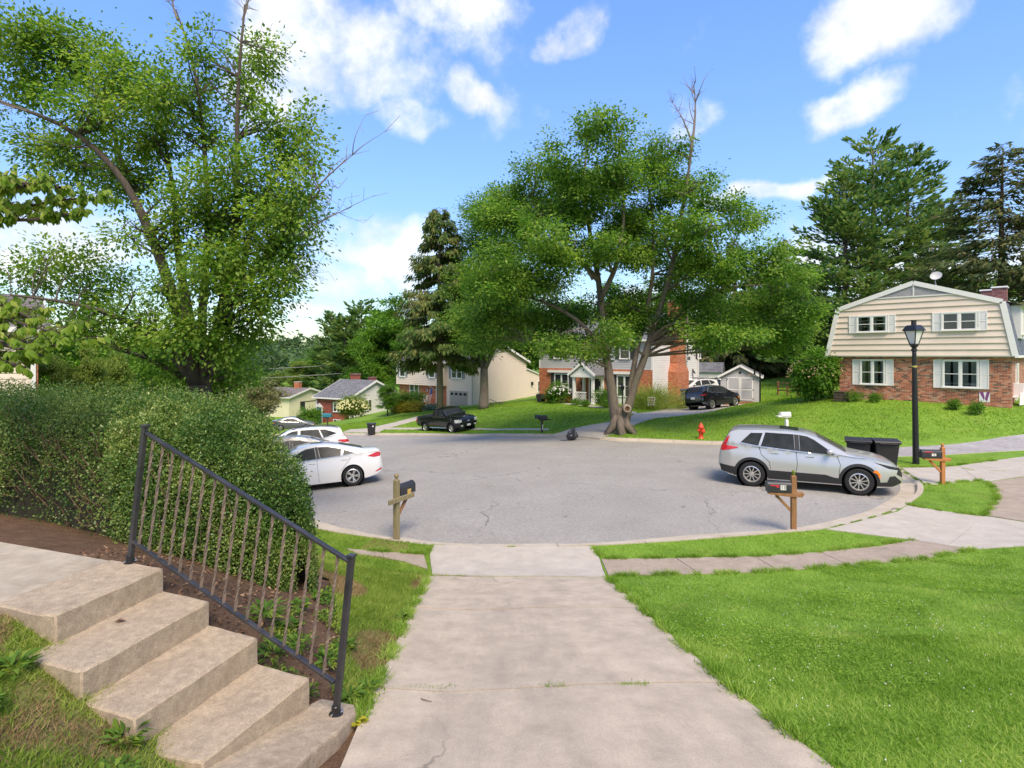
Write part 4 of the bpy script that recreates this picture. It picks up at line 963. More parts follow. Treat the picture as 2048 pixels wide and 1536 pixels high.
    railing((xa + 0.16, ya + 0.05, 0), (xa + 1.35, ya + 0.05, 0)); railing((xb - 0.16, ya + 0.05, 0), (xb - 0.16, -0.45, 0)); railing((xa + 0.06, ya + 0.16, 0), (xa + 0.06, -0.5, 0)); railing((xb - 0.1, -0.35, 0), (xb + 0.9, -0.35, 0))
    # chimney on the side wall
    t0 = Rp(1338, 760)[0] - 0.2; t1 = t0 + 2.2; R = side('right', W, D)
    ch = MB(R); zs = 3.1
    ch.bx(t0, t1, -0.2, 0.85, -1.2, zs)
    u0, u1 = t0 + 0.35, t1 - 0.35
    vs = [(t0, -0.2, zs), (t1, -0.2, zs), (t1, 0.85, zs), (t0, 0.85, zs), (u0, -0.2, zs + 0.7), (u1, -0.2, zs + 0.7), (u1, 0.72, zs + 0.7), (u0, 0.72, zs + 0.7)]
    ch.add(vs, [(0, 1, 5, 4), (1, 2, 6, 5), (2, 3, 7, 6), (3, 0, 4, 7)]); ch.bx(u0, u1, -0.2, 0.72, zs + 0.7, hr + 1.0)
    cc = ch.build("chimney", M_brick_o, t); MB(R).bx(u0 - 0.08, u1 + 0.08, -0.28, 0.8, hr + 1.002, hr + 1.15).build("cap", M_conc_new, cc)
    # side wall windows
    xw = Rp(1367, 700)[0]; window(t, R, xw, hf + 0.75, 0.75, 1.35, 1, M_trim, M_shdark, 0.3, base=0.016)
    ac = MB(R).bx(xw - 0.36, xw + 0.36, 0.06, 0.5, hf + 0.72, hf + 1.2).build("window_air_conditioner", M_vwhite, t); MB(R).bx(xw - 0.28, xw - 0.03, 0.5, 0.51, hf + 0.8, hf + 1.1).build("grille", M_shdark, ac); MB(R).bx(xw + 0.03, xw + 0.28, 0.5, 0.51, hf + 0.8, hf + 1.1).build("grille", M_shdark, ac)
    xs = Rp(1397, 700)[0]; window(t, R, xs, hf + 0.95, 0.5, 1.2, 1, M_trim, M_shdark, 0.3, base=0.016)
    xq = Rp(1384, 765)[0]; window(t, R, xq, 1.0, 0.45, 1.25, 1, M_trim, None, base=0.016)
    fl = MB(R); fl.bx(xq - 0.02, xq + 0.12, 0.016, 0.1, 3.1, 3.25); fl.add([(xq - 0.1, 0.1, 3.1), (xq + 0.1, 0.1, 3.1), (xq + 0.22, 0.3, 2.85), (xq - 0.22, 0.3, 2.85)], [(0, 1, 2, 3)]); fl.lathe([(0.02, 0), (0.13, -0.2)], (xq + 0.02, 0.2, 3.1), 8); fl.build("floodlight", M_black, t)
    return t, A, d, nin, C, zb
MID = middle_house()

# ================================================================== cream house with the garage
def cream_house():
    C = P(945, 800, 62.0); C = (C.x, C.y); th = math.radians(40); d = (math.cos(th), -math.sin(th)); W = 12.4; D = 9.4; A = (C[0] - d[0] * W, C[1] - d[1] * W); ang = math.atan2(d[1], d[0]); zb = -2.2
    ze = H - (727 - YH) / F * 62.0 + 0.15; zr = H + (YH - 690) / F * 66
    t = gable_house("cream_house", "cream sided two storey house with a taupe garage door and brick entry", "house", A, ang, W, D, zb, ze, zr, M_sh_brown, M_cream)
    nin = (-d[1], d[0]); he, hr = ze - zb, zr - zb; R = side('right', W, D); Fp = lambda u, v: (lambda r: (r[0], r[1] - zb))(hit(u, v, A, d))
    hl = Fp(870, 770)[1] - 0.05
    lap(R, 0, D, -0.2, hr - 0.1, 0.21, gclip(D, he, hr), 0.034).build("side_siding", M_cream, t)
    xg = Fp(893, 780)[0]
    MB().bx(-0.02, xg, -0.5, -0.002, hl, he - 0.02).build("upper_storey", M_cream, t)
    lap(lambda x, o, z: (x, -o - 0.5, z), -0.02, xg, hl, he - 0.03, 0.21, None, 0.03).build("front_siding", M_cream, t)
    lap(side('front'), xg + 0.002, W, hl - 0.55, he - 0.03, 0.16).build("garage_siding", M_cream, t)
    MB(side('front')).bx(0, xg, -0.1, 0.03, -1, hl - 0.005).build("brick_front", M_brick_o, t)
    g0, g1 = Fp(900, 800)[0], Fp(935, 800)[0]; gh = hl - 0.6
    gd = MB(side('front')).bx(g0 - 0.1, g1 + 0.1, 0.0, 0.05, gh, gh + 0.12).build("door_frame", M_garage, t)
    for k in range(4):
        z0 = -0.1 + (gh + 0.1) * k / 4; pn = MB(side('front')).bx(g0, g1, 0.002, 0.035, z0 + 0.008, z0 + (gh + 0.1) / 4 - 0.008).build("garage_door_panel", M_garage, t)
        if k == 3:
            for q in range(4):
                xc = g0 + (g1 - g0) * (q + 0.5) / 4; MB(side('front')).prism([(xc - 0.25, z0 + 0.14), (xc + 0.25, z0 + 0.14), (xc + 0.2, z0 + 0.36), (xc, z0 + 0.43), (xc - 0.2, z0 + 0.36)], 0.036, 0.042).build("pane", M_wglass, pn)
    for (u0, u1, n) in ((807, 817, 1), (866, 876, 1), (904, 924, 2)):
        x0, x1 = Fp(u0, 740)[0], Fp(u1, 740)[0]; b = 0.516 if (u0 < 890) else 0.016
        window(t, side('front'), (x0 + x1) / 2, hl + 0.95, x1 - x0, 1.3, n, M_trim, M_shgrey, 0.36, base=b)
    x0, x1 = Fp(821, 780)[0], Fp(838, 780)[0]; window(t, side('front'), (x0 + x1) / 2, 0.95, x1 - x0, 1.55, 2, M_trim, M_shdark if False else None, base=0.03)
    xd = Fp(880, 790)[0]; m = MB(side('front')); m.bx(xd - 0.6, xd - 0.48, 0.03, 0.1, 0.2, 2.35); m.bx(xd + 0.48, xd + 0.6, 0.03, 0.1, 0.2, 2.35); m.bx(xd - 0.6, xd + 0.6, 0.03, 0.103, 2.35, 2.47); m.build("door_frame", M_trim, t)
    dr = MB(side('front')).bx(xd - 0.475, xd + 0.475, 0.03, 0.07, 0.2, 2.34).build("storm_door", M_trim, t); MB(side('front')).bx(xd - 0.34, xd + 0.34, 0.07, 0.078, 1.2, 2.2).build("pane", M_wglass, dr); MB(side('front')).bx(xd - 0.34, xd + 0.34, 0.07, 0.078, 0.35, 1.05).build("pane", M_wglass, dr)
    lm = Fp(857, 755)[0]; MB(side('front')).bx(lm - 0.08, lm + 0.08, 0.03, 0.2, 1.75, 2.1).build("wall_lamp", M_vgrey, t)
    xl, xr = Fp(835, 800)[0], xg - 0.1
    MB().bx(xl - 0.6, xr, -1.7, -0.035, -1.0, 0.18).build("porch_floor", M_conc_new, t); MB().bx(xl + 0.6, xl + 2.2, -2.1, -1.705, -1.0, -0.04).build("porch_step", M_conc_new, t); MB().bx(xl + 0.6, xl + 2.2, -2.5, -2.105, -1.0, -0.25).build("porch_step", M_conc_new, t)
    r = MB()
    for k in range(10): r.tube([(xl - 0.5 + k * 0.16, -1.65, 0.18), (xl - 0.5 + k * 0.16, -1.65, 1.05)], 0.014, 4)
    r.tube([(xl - 0.55, -1.65, 1.05), (xl + 1.0, -1.65, 1.05)], 0.02, 4); r.build("porch_railing", M_black, t)
    # low wing at the back right, lamp and back window
    wg = MB(R); zz = he - 1.0
    wg.add([(D - 0.01, 0, -1.5), (D + 4.2, 0, -1.5), (D + 4.2, 0, zz - 1.2), (D - 0.01, 0, zz), (D - 0.01, -4, -1.5), (D + 4.2, -4, -1.5), (D + 4.2, -4, zz - 1.2), (D - 0.01, -4, zz)], [(0, 1, 2, 3), (4, 7, 6, 5), (1, 5, 6, 2), (3, 2, 6, 7)]); wg.build("rear_wing", M_cream, t)
    MB(R).bar((D + 0.02, 0.05, zz + 0.1), (D + 4.4, 0.05, zz - 1.12), 0.2, 0.12).build("wing_trim", M_trim, t)
    lap(R, D, D + 4.2, 0.3, zz - 1.25, 0.16).build("wing_siding", M_cream, t)
    window(t, R, D + 2.6, 1.4, 0.7, 1.3, 1, M_trim, None, base=0.016); MB(R).bx(D + 0.9, D + 1.1, 0.016, 0.25, 2.3, 2.7).build("wall_lamp", M_black, t)
    MB(side('front')).bx(W - 0.1, W, 0.016, 0.05, -0.5, he).build("corner_board", M_vgrey, t)
    return t, A, d, nin, zb, Fp, xd, xl
CRM = cream_house()

# ================================================================== brick rancher and yellow house farther down
def rancher():
    C = P(697, 800, 71.0); C = (C.x, C.y); th = math.radians(33); d = (math.cos(th), -math.sin(th)); W = 6.2; D = 8.8; A = (C[0] - d[0] * W, C[1] - d[1] * W); ang = math.atan2(d[1], d[0])
    zb = H - (850 - YH) / F * 73; ze = H - (797 - YH) / F * 71; zr = H - (763 - YH) / F * 74
    t = gable_house("brick_rancher", "low red brick house with a grey roof, teal door and white side gable", "house", A, ang, W, D, zb, ze, zr, M_sh_grey, M_vwhite)
    he, hr = ze - zb, zr - zb; Fp = lambda u, v: (lambda r: (r[0], r[1] - zb))(hit(u, v, A, d)); R = side('right', W, D)
    MB(side('front')).bx(0, W, -0.1, 0.04, -1, he - 0.15).build("brick_front", M_brick_r, t)
    lap(R, 0, D, -0.5, hr - 0.1, 0.2, gclip(D, he, hr)).build("side_siding", M_vwhite, t)
    x0, x1 = Fp(668, 810)[0], Fp(681, 810)[0]; window(t, side('front'), (x0 + x1) / 2, he - 1.75, x1 - x0, 1.15, 2, M_trim, M_shdark, 0.3, base=0.04)
    xd = Fp(640, 830)[0]; m = MB(side('front')); m.bx(xd - 0.6, xd - 0.45, 0.04, 0.12, 0, 2.2); m.bx(xd + 0.45, xd + 0.6, 0.04, 0.12, 0, 2.2); m.prism([(xd - 0.7, 2.2), (xd + 0.7, 2.2), (xd, 2.75)], 0.04, 0.16); m.build("door_surround", M_trim, t)
    dr = MB(side('front')).bx(xd - 0.445, xd + 0.445, 0.04, 0.09, 0, 2.19).build("door", M_teal, t); MB(side('front')).bx(xd - 0.25, xd + 0.25, 0.09, 0.1, 1.5, 1.95).build("pane", M_wglass, dr)
    MB(side('front')).bx(0.0, 0.28, 0.04, 0.1, 1.6, he - 0.16).build("corner_board", M_trim, t)
    for dx in (-0.85, 0.85): MB(side('front')).bx(xd + dx - 0.07, xd + dx + 0.07, 0.04, 0.2, 1.5, 1.85).build("wall_lamp", M_black, t)
    x0 = Fp(675, 845)[0]; window(t, side('front'), x0, 0.15, 1.3, 0.6, 2, M_trim, None, base=0.04, meet=False)
    Rp = lambda u, v: (lambda r: (r[0], r[1] - zb))(hit(u, v, C, (-d[1], d[0]))); xw = Rp(731, 808)[0]; window(t, R, xw, he - 1.7, 0.85, 1.2, 1, M_trim, M_shdark, 0.42, base=0.016)
    for (xc, w, hh) in ((1.6, 1.1, 0.75), (4.9, 0.6, 0.35)):
        ch = MB().bx(xc - w / 2, xc + w / 2, D / 2 + 0.4, D / 2 + 1.2, hr - 1, hr + hh).build("chimney", M_brick_r, t); MB().bx(xc - w / 2 - 0.07, xc + w / 2 + 0.07, D / 2 + 0.33, D / 2 + 1.27, hr + hh + 0.001, hr + hh + 0.16).build("cap", M_brick_p, ch)
rancher()
def yellow_house():
    C = P(560, 800, 88.0); C = (C.x - 1.5, C.y); th = math.radians(20); d = (math.cos(th), -math.sin(th)); W = 8.5; D = 9.0
    C2 = P(578, 800, 88); A = (C2.x - d[0] * W, C2.y - d[1] * W); ang = math.atan2(d[1], d[0]); zb = H - (843 - YH) / F * 88; ze = H - (795 - YH) / F * 88; zr = H - (779 - YH) / F * 90
    t = gable_house("yellow_house", "pale yellow gabled house beyond the brick rancher", "house", A, ang, W, D, zb, ze, zr, M_sh_brown, M_yellow)
    he, hr = ze - zb, zr - zb; R = side('right', W, D)
    lap(R, 0, D, -0.5, hr - 0.1, 0.25, gclip(D, he, hr)).build("side_siding", M_yellow, t)
    for x in (3.0, 7.6): window(t, R, x, he - 2.1, 0.9, 1.2, 1, M_shdark, None, base=0.016)
    MB(R).bx(3.5, 7.0, 0.016, 0.06, he - 0.95, he - 0.85).build("trim_strip", M_bark2, t)
    ch = MB().bx(W - 2.6, W - 1.7, D / 2 - 0.4, D / 2 + 0.4, hr - 1, hr + 1.0).build("chimney", M_brick_o, t); MB().bx(W - 2.66, W - 1.64, D / 2 - 0.46, D / 2 + 0.46, hr + 1.001, hr + 1.12).build("cap", M_conc_new, ch)
yellow_house()
def left_house():
    B = P(76, 740, 19.5); d = (math.cos(math.radians(43)), math.sin(math.radians(43))); W = 11.0; D = 8.0; A = (B.x - d[0] * W, B.y - d[1] * W); ang = math.radians(43); zb = 0.2
    t = gable_house("clapboard_house", "beige clapboard house with brick corners partly hidden behind the hedge", "house", A, ang, W, D, zb, 4.7, 6.0, M_sh_brown, M_brick_o)
    x0 = W - 1.35; ex = 0.2; z = -0.2
    MB(side('front')).bx(0, x0, 0.0, 0.05, -1, 4.5).build("brick_pier", M_brick_o, t)
    while z < 4.3:
        if z > 0.8: MB(side('front')).add([(x0 + 0.005, 0.03, z), (W - 0.2, 0.03, z), (W - 0.2, 0.008, z + ex), (x0 + 0.005, 0.008, z + ex), (x0 + 0.005, 0.0, z), (W - 0.2, 0.0, z), (W - 0.2, 0.0, z + ex), (x0 + 0.005, 0, z + ex)], [(0, 1, 2, 3), (4, 5, 1, 0), (1, 5, 6, 2), (4, 0, 3, 7)]).build("siding_board", M_cream, t)
        z += ex
    MB(side('front')).bx(W - 0.195, W - 0.06, 0.0, 0.06, -1, 4.5).build("corner_board", M_trim, t)
    ch = MB().bx(W - 1.9, W - 1.2, 3, 4, 5, 6.9).build("chimney", M_brick_o, t)
left_house()

# ================================================================== shed
def shed():
    C = P(1520, 790, 44.5); C = (C.x, C.y); th = math.radians(24); d = (math.cos(th), -math.sin(th)); zb = 0.1
    # gable end faces left of the camera, long side to the right
    W = 2.9; D = 3.4; A = (C[0] - d[0] * W, C[1] - d[1] * W); ang = math.atan2(d[1], d[0])
    t = thing("shed", "white garden shed with double louvred doors and a grey roof", "shed", (A[0], A[1], zb), ang); he, hr = 2.05, 2.85; ov = 0.22
    MB().bx(0, W, 0, D, -0.3, he).build("wall", M_vwhite, t)
    g_ = MB(); g_.add([(0, 0, he), (W, 0, he), (W / 2, 0, hr)], [(0, 1, 2)]); g_.add([(0, D, he), (W, D, he), (W / 2, D, hr)], [(0, 2, 1)]); g_.build("gable", M_vgrey, t)
    lap(side('front'), 0, W, 0, hr - 0.05, 0.14, gclip(W, he, hr)).build("front_siding", M_vgrey, t); lap(side('right', W, D), 0, D, 0, he, 0.14).build("side_siding", M_vwhite, t)
    sl = (hr - he) / (W / 2); ez = he - ov * sl
    for s in (0, 1):
        f = (lambda x: x) if not s else (lambda x: W - x)
        MB().prism([(f(-ov), ez), (f(W / 2), hr), (f(W / 2), hr + 0.1), (f(-ov), ez + 0.1)], -ov, D + ov).build("roof", M_sh_grey, t)
        MB().bar((f(-ov), -ov - 0.02, ez), (f(W / 2), -ov - 0.02, hr), 0.03, 0.16).build("rake_board", M_trim, t)
    MB().bx(W + ov, W + ov + 0.03, -ov, D + ov, ez - 0.04, ez + 0.1).build("fascia", M_trim, t)
    for k in range(2):
        a = 0.5 + k * 0.96; b = a + 0.94; dm = MB(side('front')); z0, z1 = 0.12, 1.92; e = 0.09
        dm.bx(a, a + e, 0.014, 0.06, z0, z1); dm.bx(b - e, b, 0.014, 0.06, z0, z1)
        for zc in (z0 + e / 2, 0.95, z1 - e / 2): dm.bx(a + e, b - e, 0.014, 0.058, zc - e / 2, zc + e / 2)
        door = dm.build("door", M_trim, t); zc = z0 + e + 0.04; sm = MB(side('front'))
        while zc < z1 - e - 0.04:
            if abs(zc - 0.95) > e: sm.add([(a + e, 0.016, zc + 0.05), (b - e, 0.016, zc + 0.05), (b - e, 0.045, zc), (a + e, 0.045, zc)], [(0, 1, 2, 3)])
            zc += 0.07
        sm.build("louvers", M_vgrey, door)
        for zc in (0.25, 0.95, 1.78):
            xh = a if not k else b; MB(side('front')).bx(xh - 0.05, xh + 0.05, 0.06, 0.07, zc - 0.04, zc + 0.04).build("hinge", M_black, door)
    st = MB(side('front')); r = 0.16; st.add([(W / 2 + r * (1 if i % 2 == 0 else 0.4) * math.sin(i * math.pi / 5), 0.03, 2.3 + r * (1 if i % 2 == 0 else 0.4) * math.cos(i * math.pi / 5)) for i in range(10)], [tuple(range(10))]); st.build("star_ornament", M_black, t)
    MB().bx(0.3, 2.6, -0.7, -0.02, -0.35, 0.03).build("ramp", M_wood, t)
    return A, d
SHED = shed()
def back_shed():
    C = P(1405, 790, 62); t = thing("back_shed", "small grey roofed outbuilding beyond the black car", "shed", (C.x - 1.6, C.y, 0.1), math.radians(-25))
    MB().bx(0, 3.4, 0, 3, -0.5, 1.9).build("wall", M_vwhite, t); MB(lambda x, y, z: (y, x, z)).prism([(-0.2, 1.85), (1.5, 2.9), (3.2, 1.85), (1.5, 2.75)][:3], -0.2, 3.6).build("roof", M_sh_grey, t); MB(side('front')).bx(1.2, 2.2, 0, 0.04, 0, 1.7).build("door", M_vgrey, t)
back_shed()
# ------------------------------------------------------------------ vehicles
def prof(pts, sig=0.03):
    x = np.array([p[0] for p in pts], float); y = np.array([p[1] for p in pts], float)
    xs = np.linspace(x[0], x[-1], 600); ys = np.interp(xs, x, y); st = xs[1] - xs[0]; k = max(1, int(sig * 3 / st))
    w = np.exp(-0.5 * (np.arange(-k, k + 1) * st / sig) ** 2); w /= w.sum()
    pad = np.concatenate([2 * ys[0] - ys[k:0:-1], ys, 2 * ys[-1] - ys[-2:-k - 2:-1]]); ys = np.convolve(pad, w, 'valid')
    return lambda q: np.interp(q, xs, ys)

def paint(name, col, metal=0.0, rough=0.3):
    return mk(name, col, rough, metal=metal, spec=0.5, var=0.015, coat=0.8)

def car(name, label, cat, S, col, loc, heading, group=None, pitch=0.0, roll=0.0):
    """x forward from the rear axle, y to the left, z up from the road; S holds the profiles"""
    t = thing(name, label, cat, loc, heading, group)
    t.rotation_euler = (roll, pitch, heading)
    zt, zb, W, belt = prof(S['top'], S.get('sig', 0.035)), prof(S['bot'], 0.05), prof(S['wid'], 0.05), prof(S['belt'], 0.05)
    x0, x1 = S['top'][0][0], S['top'][-1][0]; tumble = S.get('tumble', 0.38); R = S['arch']; wb = S['wb']; wr = S['wr']
    def yside(x, z):
        b = np.minimum(belt(x), zt(x) - 0.02); lo = np.clip((z - zb(x)) / np.maximum(b - zb(x), .05), 0, 1)
        y = W(x) * (0.93 + 0.07 * np.sin(np.clip(lo * 0.95 + 0.12, 0, 1) * math.pi) ** 0.7 - 0.012 * lo)
        return np.where(z > b, W(x) * (0.918 + 0.07 * math.sin(min(1, 1.07) * math.pi) ** 1 if False else 0.945) - (z - b) * tumble, y)
    def ztop(x, y):
        ze = zt(x) - 0.05; ye = np.maximum(yside(x, ze), .05); q = np.clip(np.abs(y) / ye, 0, 1)
        return ze + 0.05 * np.sqrt(np.maximum(0, 1 - q ** 2.6))
    n = 110; e = 0.5 - 0.5 * np.cos(np.linspace(0, math.pi, n)); xs = x0 + (x1 - x0) * (0.55 * e + 0.45 * np.linspace(0, 1, n))
    rows = []
    for x in xs:
        x = float(x); b = min(float(belt(x)), float(zt(x)) - 0.06); bz = float(zb(x)); ze = float(zt(x)) - 0.05; r = []
        bz = min(bz, b - 0.05)
        for i in range(11):
            z = bz + (b - bz) * i / 10; r.append((x, float(yside(x, z)), z))
        for i in range(1, 7):
            z = b + max(ze - b, 0.002) * i / 6; r.append((x, float(yside(x, z)), z))
        ye = r[-1][1]
        for i in range(1, 7):
            y = ye * (1 - i / 6); r.append((x, y, float(ztop(x, y))))
        rows.append(r)
    k = len(rows[0]); m = MB()
    for sgn in (1, -1):
        V = []
        for r in rows: V += [[p[0], p[1] * sgn, p[2]] for p in r]
        Fs = []
        inside = [(v % k) < 12 and any((V[v][0] - ax) ** 2 + (V[v][2] - wr) ** 2 < R * R for ax in (0, wb)) for v in range(len(V))]
        for i in range(n - 1):
            for j in range(k - 1):
                q = [i * k + j, (i + 1) * k + j, (i + 1) * k + j + 1, i * k + j + 1]
                ins = [inside[v] for v in q]
                if all(ins): continue
                for v, inn in zip(q, ins):
                    if inn:
                        for ax in (0, wb):
                            dx, dz = V[v][0] - ax, V[v][2] - wr; L = math.hypot(dx, dz)
                            if 1e-6 < L < R: V[v][0] = ax + dx / L * R; V[v][2] = wr + dz / L * R
                Fs.append(tuple(q if sgn < 0 else q[::-1]))
        m.add(V, Fs)
    # end caps
    for i in (0, n - 1):
        V = [(p[0], p[1], p[2]) for p in rows[i]] + [(p[0], -p[1], p[2]) for p in rows[i][-2::-1]]; m.add(V, [tuple(range(len(V)))])
    m.bx(x0 + 0.25, x1 - 0.25, -0.5, 0.5, S['floor'], S['floor'] + 0.12)
    body = m.build("body", col, t, smooth=True, weld=True)
    body.data.set_sharp_from_angle(angle=math.radians(38))
    # panels that follow the side
    def panel(nm, poly, mat, off=0.006, sides=(1, -1), par=t, sub=0.06, edge=True):
        for sgn in sides:
            pl = [Vector(p) for p in dens(poly, sub, True)]; n_ = len(pl); E = [(i, (i + 1) % n_) for i in range(n_)]
            xs_ = [p.x for p in pl]; zs_ = [p.y for p in pl]; V = list(pl)
            gx = np.array([(a, c) for a in np.arange(min(xs_), max(xs_), sub) for c in np.arange(min(zs_), max(zs_), sub)])
            if len(gx): V += [Vector(p) for p in gx[inpoly(gx[:, 0], gx[:, 1], [tuple(p) for p in pl])]]
            vo, _, fo, *_ = delaunay_2d_cdt(V, E, [], 1, 1e-5)
            mb = MB(); mb.v = [(v.x, sgn * (float(yside(v.x, v.y)) + off), v.y) for v in vo]; mb.f = [tuple(f) for f in fo]
            if edge:
                nn = len(mb.v); mb.v += [(v.x, sgn * (float(yside(v.x, v.y)) - 0.01), v.y) for v in vo]; used = set()
                for f in fo:
                    for i in range(len(f)): used.add((f[i], f[(i + 1) % len(f)]))
                for (a, c) in used:
                    if (c, a) not in used: mb.f.append((c, a, a + nn, c + nn))
            mb.build(nm, mat, par, smooth=True).data.set_sharp_from_angle(angle=math.radians(40))
    def strip(nm, pts, mat, w=0.012, off=0.004, sides=(1, -1), par=body):
        for sgn in sides:
            mb = MB(); q = dens(pts, 0.08)
            mb.tube([(a, sgn * (float(yside(a, c)) + off - w * 0.35), c) for a, c in q], w / 2, 5); mb.build(nm, mat, par)
    def topquad(nm, xa, xb, ya, yb, mat, off=0.008, par=t):
        """glass sheet on the top surface between two rows: rows at xa (half-width ya) and xb (half-width yb)"""
        mb = MB(); N, K = 10, 12
        for i in range(N + 1):
            x = xa + (xb - xa) * i / N; hw = ya + (yb - ya) * i / N
            for j in range(K + 1):
                y = -hw + 2 * hw * j / K; mb.v.append((x, y, float(ztop(x, y)) + off))
        mb.f = [(i * (K + 1) + j, (i + 1) * (K + 1) + j, (i + 1) * (K + 1) + j + 1, i * (K + 1) + j + 1) for i in range(N) for j in range(K)]
        mb.build(nm, mat, par, smooth=True)
    for (nm, poly, mat, off) in S['panels']: panel(nm, poly, MATS[mat] if isinstance(mat, str) else mat, off)
    for (nm, pts, mat, w) in S['strips']: strip(nm, pts, MATS[mat] if isinstance(mat, str) else mat, w)
    for (nm, xa, xb, ya, yb, mat) in S['tops']: topquad(nm, xa, xb, ya, yb, MATS[mat])
    # handles, mirrors
    for (hx, hz) in S.get('handles', []):
        for sgn in (1, -1):
            y = float(yside(hx, hz)); mb = MB(); mb.bar((hx - 0.1, sgn * (y + 0.012), hz), (hx + 0.1, sgn * (y + 0.012), hz + 0.004), 0.02, 0.026); mb.build("handle", S.get('hmat', col), t, bevel=0.006)
    mx, mz = S['mirror']
    for sgn in (1, -1):
        y = float(yside(mx, mz - 0.05)); mb = MB(); mb.ball((mx, sgn * (y + 0.14), mz + 0.02), 0.11, 10, 8, (0.75, 1.0, 0.72)); mr_ = mb.build("mirror", S.get('mcol', col), t, smooth=True)
        MB().bar((mx + 0.02, sgn * (y - 0.01), mz - 0.06), (mx, sgn * (y + 0.1), mz - 0.03), 0.06, 0.035).build("mirror_arm", M_blackpl, mr_)
    # wheel wells, flares, wheels
    hw = float(W(0.0))
    for ax in (0, wb):
        for sgn in (1, -1):
            MB().lathe([(0.001, sgn * (hw - 0.34)), (R - 0.004, sgn * (hw - 0.34)), (R - 0.004, sgn * (hw - 0.05))], (ax, 0, wr), 26, 'y', caps=False).build("wheel_well", M_dark, t)
            fl = MB(); fr_w = S.get('flare_w', 0.03); vs = []; N = 22
            a0 = math.asin(max(-1, min(1, (S['floor'] + 0.06 - wr) / R))); 
            for i in range(N + 1):
                a = a0 + (math.pi - 2 * a0) * i / N
                for rr, oo in ((R - 0.012, -0.06), (R - 0.012, 0.010), (R + fr_w, 0.010), (R + fr_w, -0.03)):
                    x, z = ax + rr * math.cos(a), wr + rr * math.sin(a); y = float(yside(x, max(z, float(zb(x)) + .01))); vs.append((x, sgn * (y + oo), z))
            fl.add(vs, [(i * 4 + j, i * 4 + (j + 1) % 4, (i + 1) * 4 + (j + 1) % 4, (i + 1) * 4 + j) for i in range(N) for j in range(4)]); fl.build("wheel_arch", MATS.get(S.get('flare'), col) if S.get('flare') else col, t)
    tw = S.get('tw', 0.22); rr = S['rim']
    proto = None
    for ax in (0, wb):
        for sgn in (1, -1):
            if proto is None:
                tm = MB().lathe([(rr, 0.0), (rr + 0.012, tw), (wr - 0.03, tw), (wr - 0.006, tw - 0.03), (wr, tw * 0.5), (wr - 0.006, 0.03), (wr - 0.03, 0.0), (rr, 0.0)], (0, 0, 0), 32, 'y', caps=False)
                w = tm.build("wheel", M_tyre, t, smooth=True); w.data.set_sharp_from_angle(angle=math.radians(50))
                rm = MB(); rm.lathe([(rr + 0.006, tw - 0.012), (rr - 0.018, tw - 0.004), (rr - 0.035, tw - 0.03), (rr - 0.04, 0.05)], (0, 0, 0), 32, 'y', caps=False); rm.lathe([(0.001, tw - 0.025), (0.05, tw - 0.025), (0.065, tw - 0.05), (0.07, tw - 0.09)], (0, 0, 0), 16, 'y', caps=False)
                ns = S['spokes']
                for i in range(ns):
                    a = 2 * math.pi * i / ns
                    for da in S.get('split', (0.0,)):
                        p = Vector((math.cos(a + da * .35), 0, math.sin(a + da * .35))) * 0.05 + Vector((0, tw - 0.045, 0)); q = Vector((math.cos(a + da), 0, math.sin(a + da))) * (rr - 0.015) + Vector((0, tw - 0.03, 0)); rm.bar(p, q, S.get('sw', 0.032), 0.03, up=(0, 1, 0))
                rim = rm.build("rim", M_alloy, w, smooth=False); MB().lathe([(0.001, tw - 0.09), (rr - 0.03, tw - 0.09), (rr - 0.03, 0.02)], (0, 0, 0), 24, 'y', caps=False).build("brake_disc", M_blackpl, w)
                proto = w
            else: w = dup(proto, t)
            w.location = (ax, sgn * (hw - 0.015 - tw), wr) if sgn > 0 else (ax, -(hw - 0.015 - tw), wr)
            w.rotation_euler = (0, random.uniform(0, 1), 0 if sgn > 0 else math.pi)
    if 'plate' in S:
        for (px, pz, front) in S['plate']:
            MB().bx(px - 0.01, px + 0.01, -0.16, 0.16, pz - 0.08, pz + 0.08).build("licence_plate", M_white, t)
    if S.get('rails'):
        for sgn in (1, -1):
            a, b = S['rails']; mb = MB(); mb.tube([(x, sgn * (float(yside(x, float(zt(x)) - 0.05)) - 0.05), float(zt(x)) + (0.035 if 0 < i < 8 else -0.02)) for i, x in enumerate(np.linspace(a, b, 9))], 0.018, 6); mb.build("roof_rail", M_blackpl, t)
    return t, yside, ztop

M_silver = paint("silver paint", (0.52, 0.51, 0.49), 0.55, 0.3)
M_carwhite = paint("white car paint", (0.66, 0.65, 0.635), 0.0, 0.25)
M_carblack = paint("black car paint", (0.008, 0.008, 0.009), 0.0, 0.18)
M_cargrey = paint("grey car paint", (0.10, 0.103, 0.11), 0.3, 0.35)

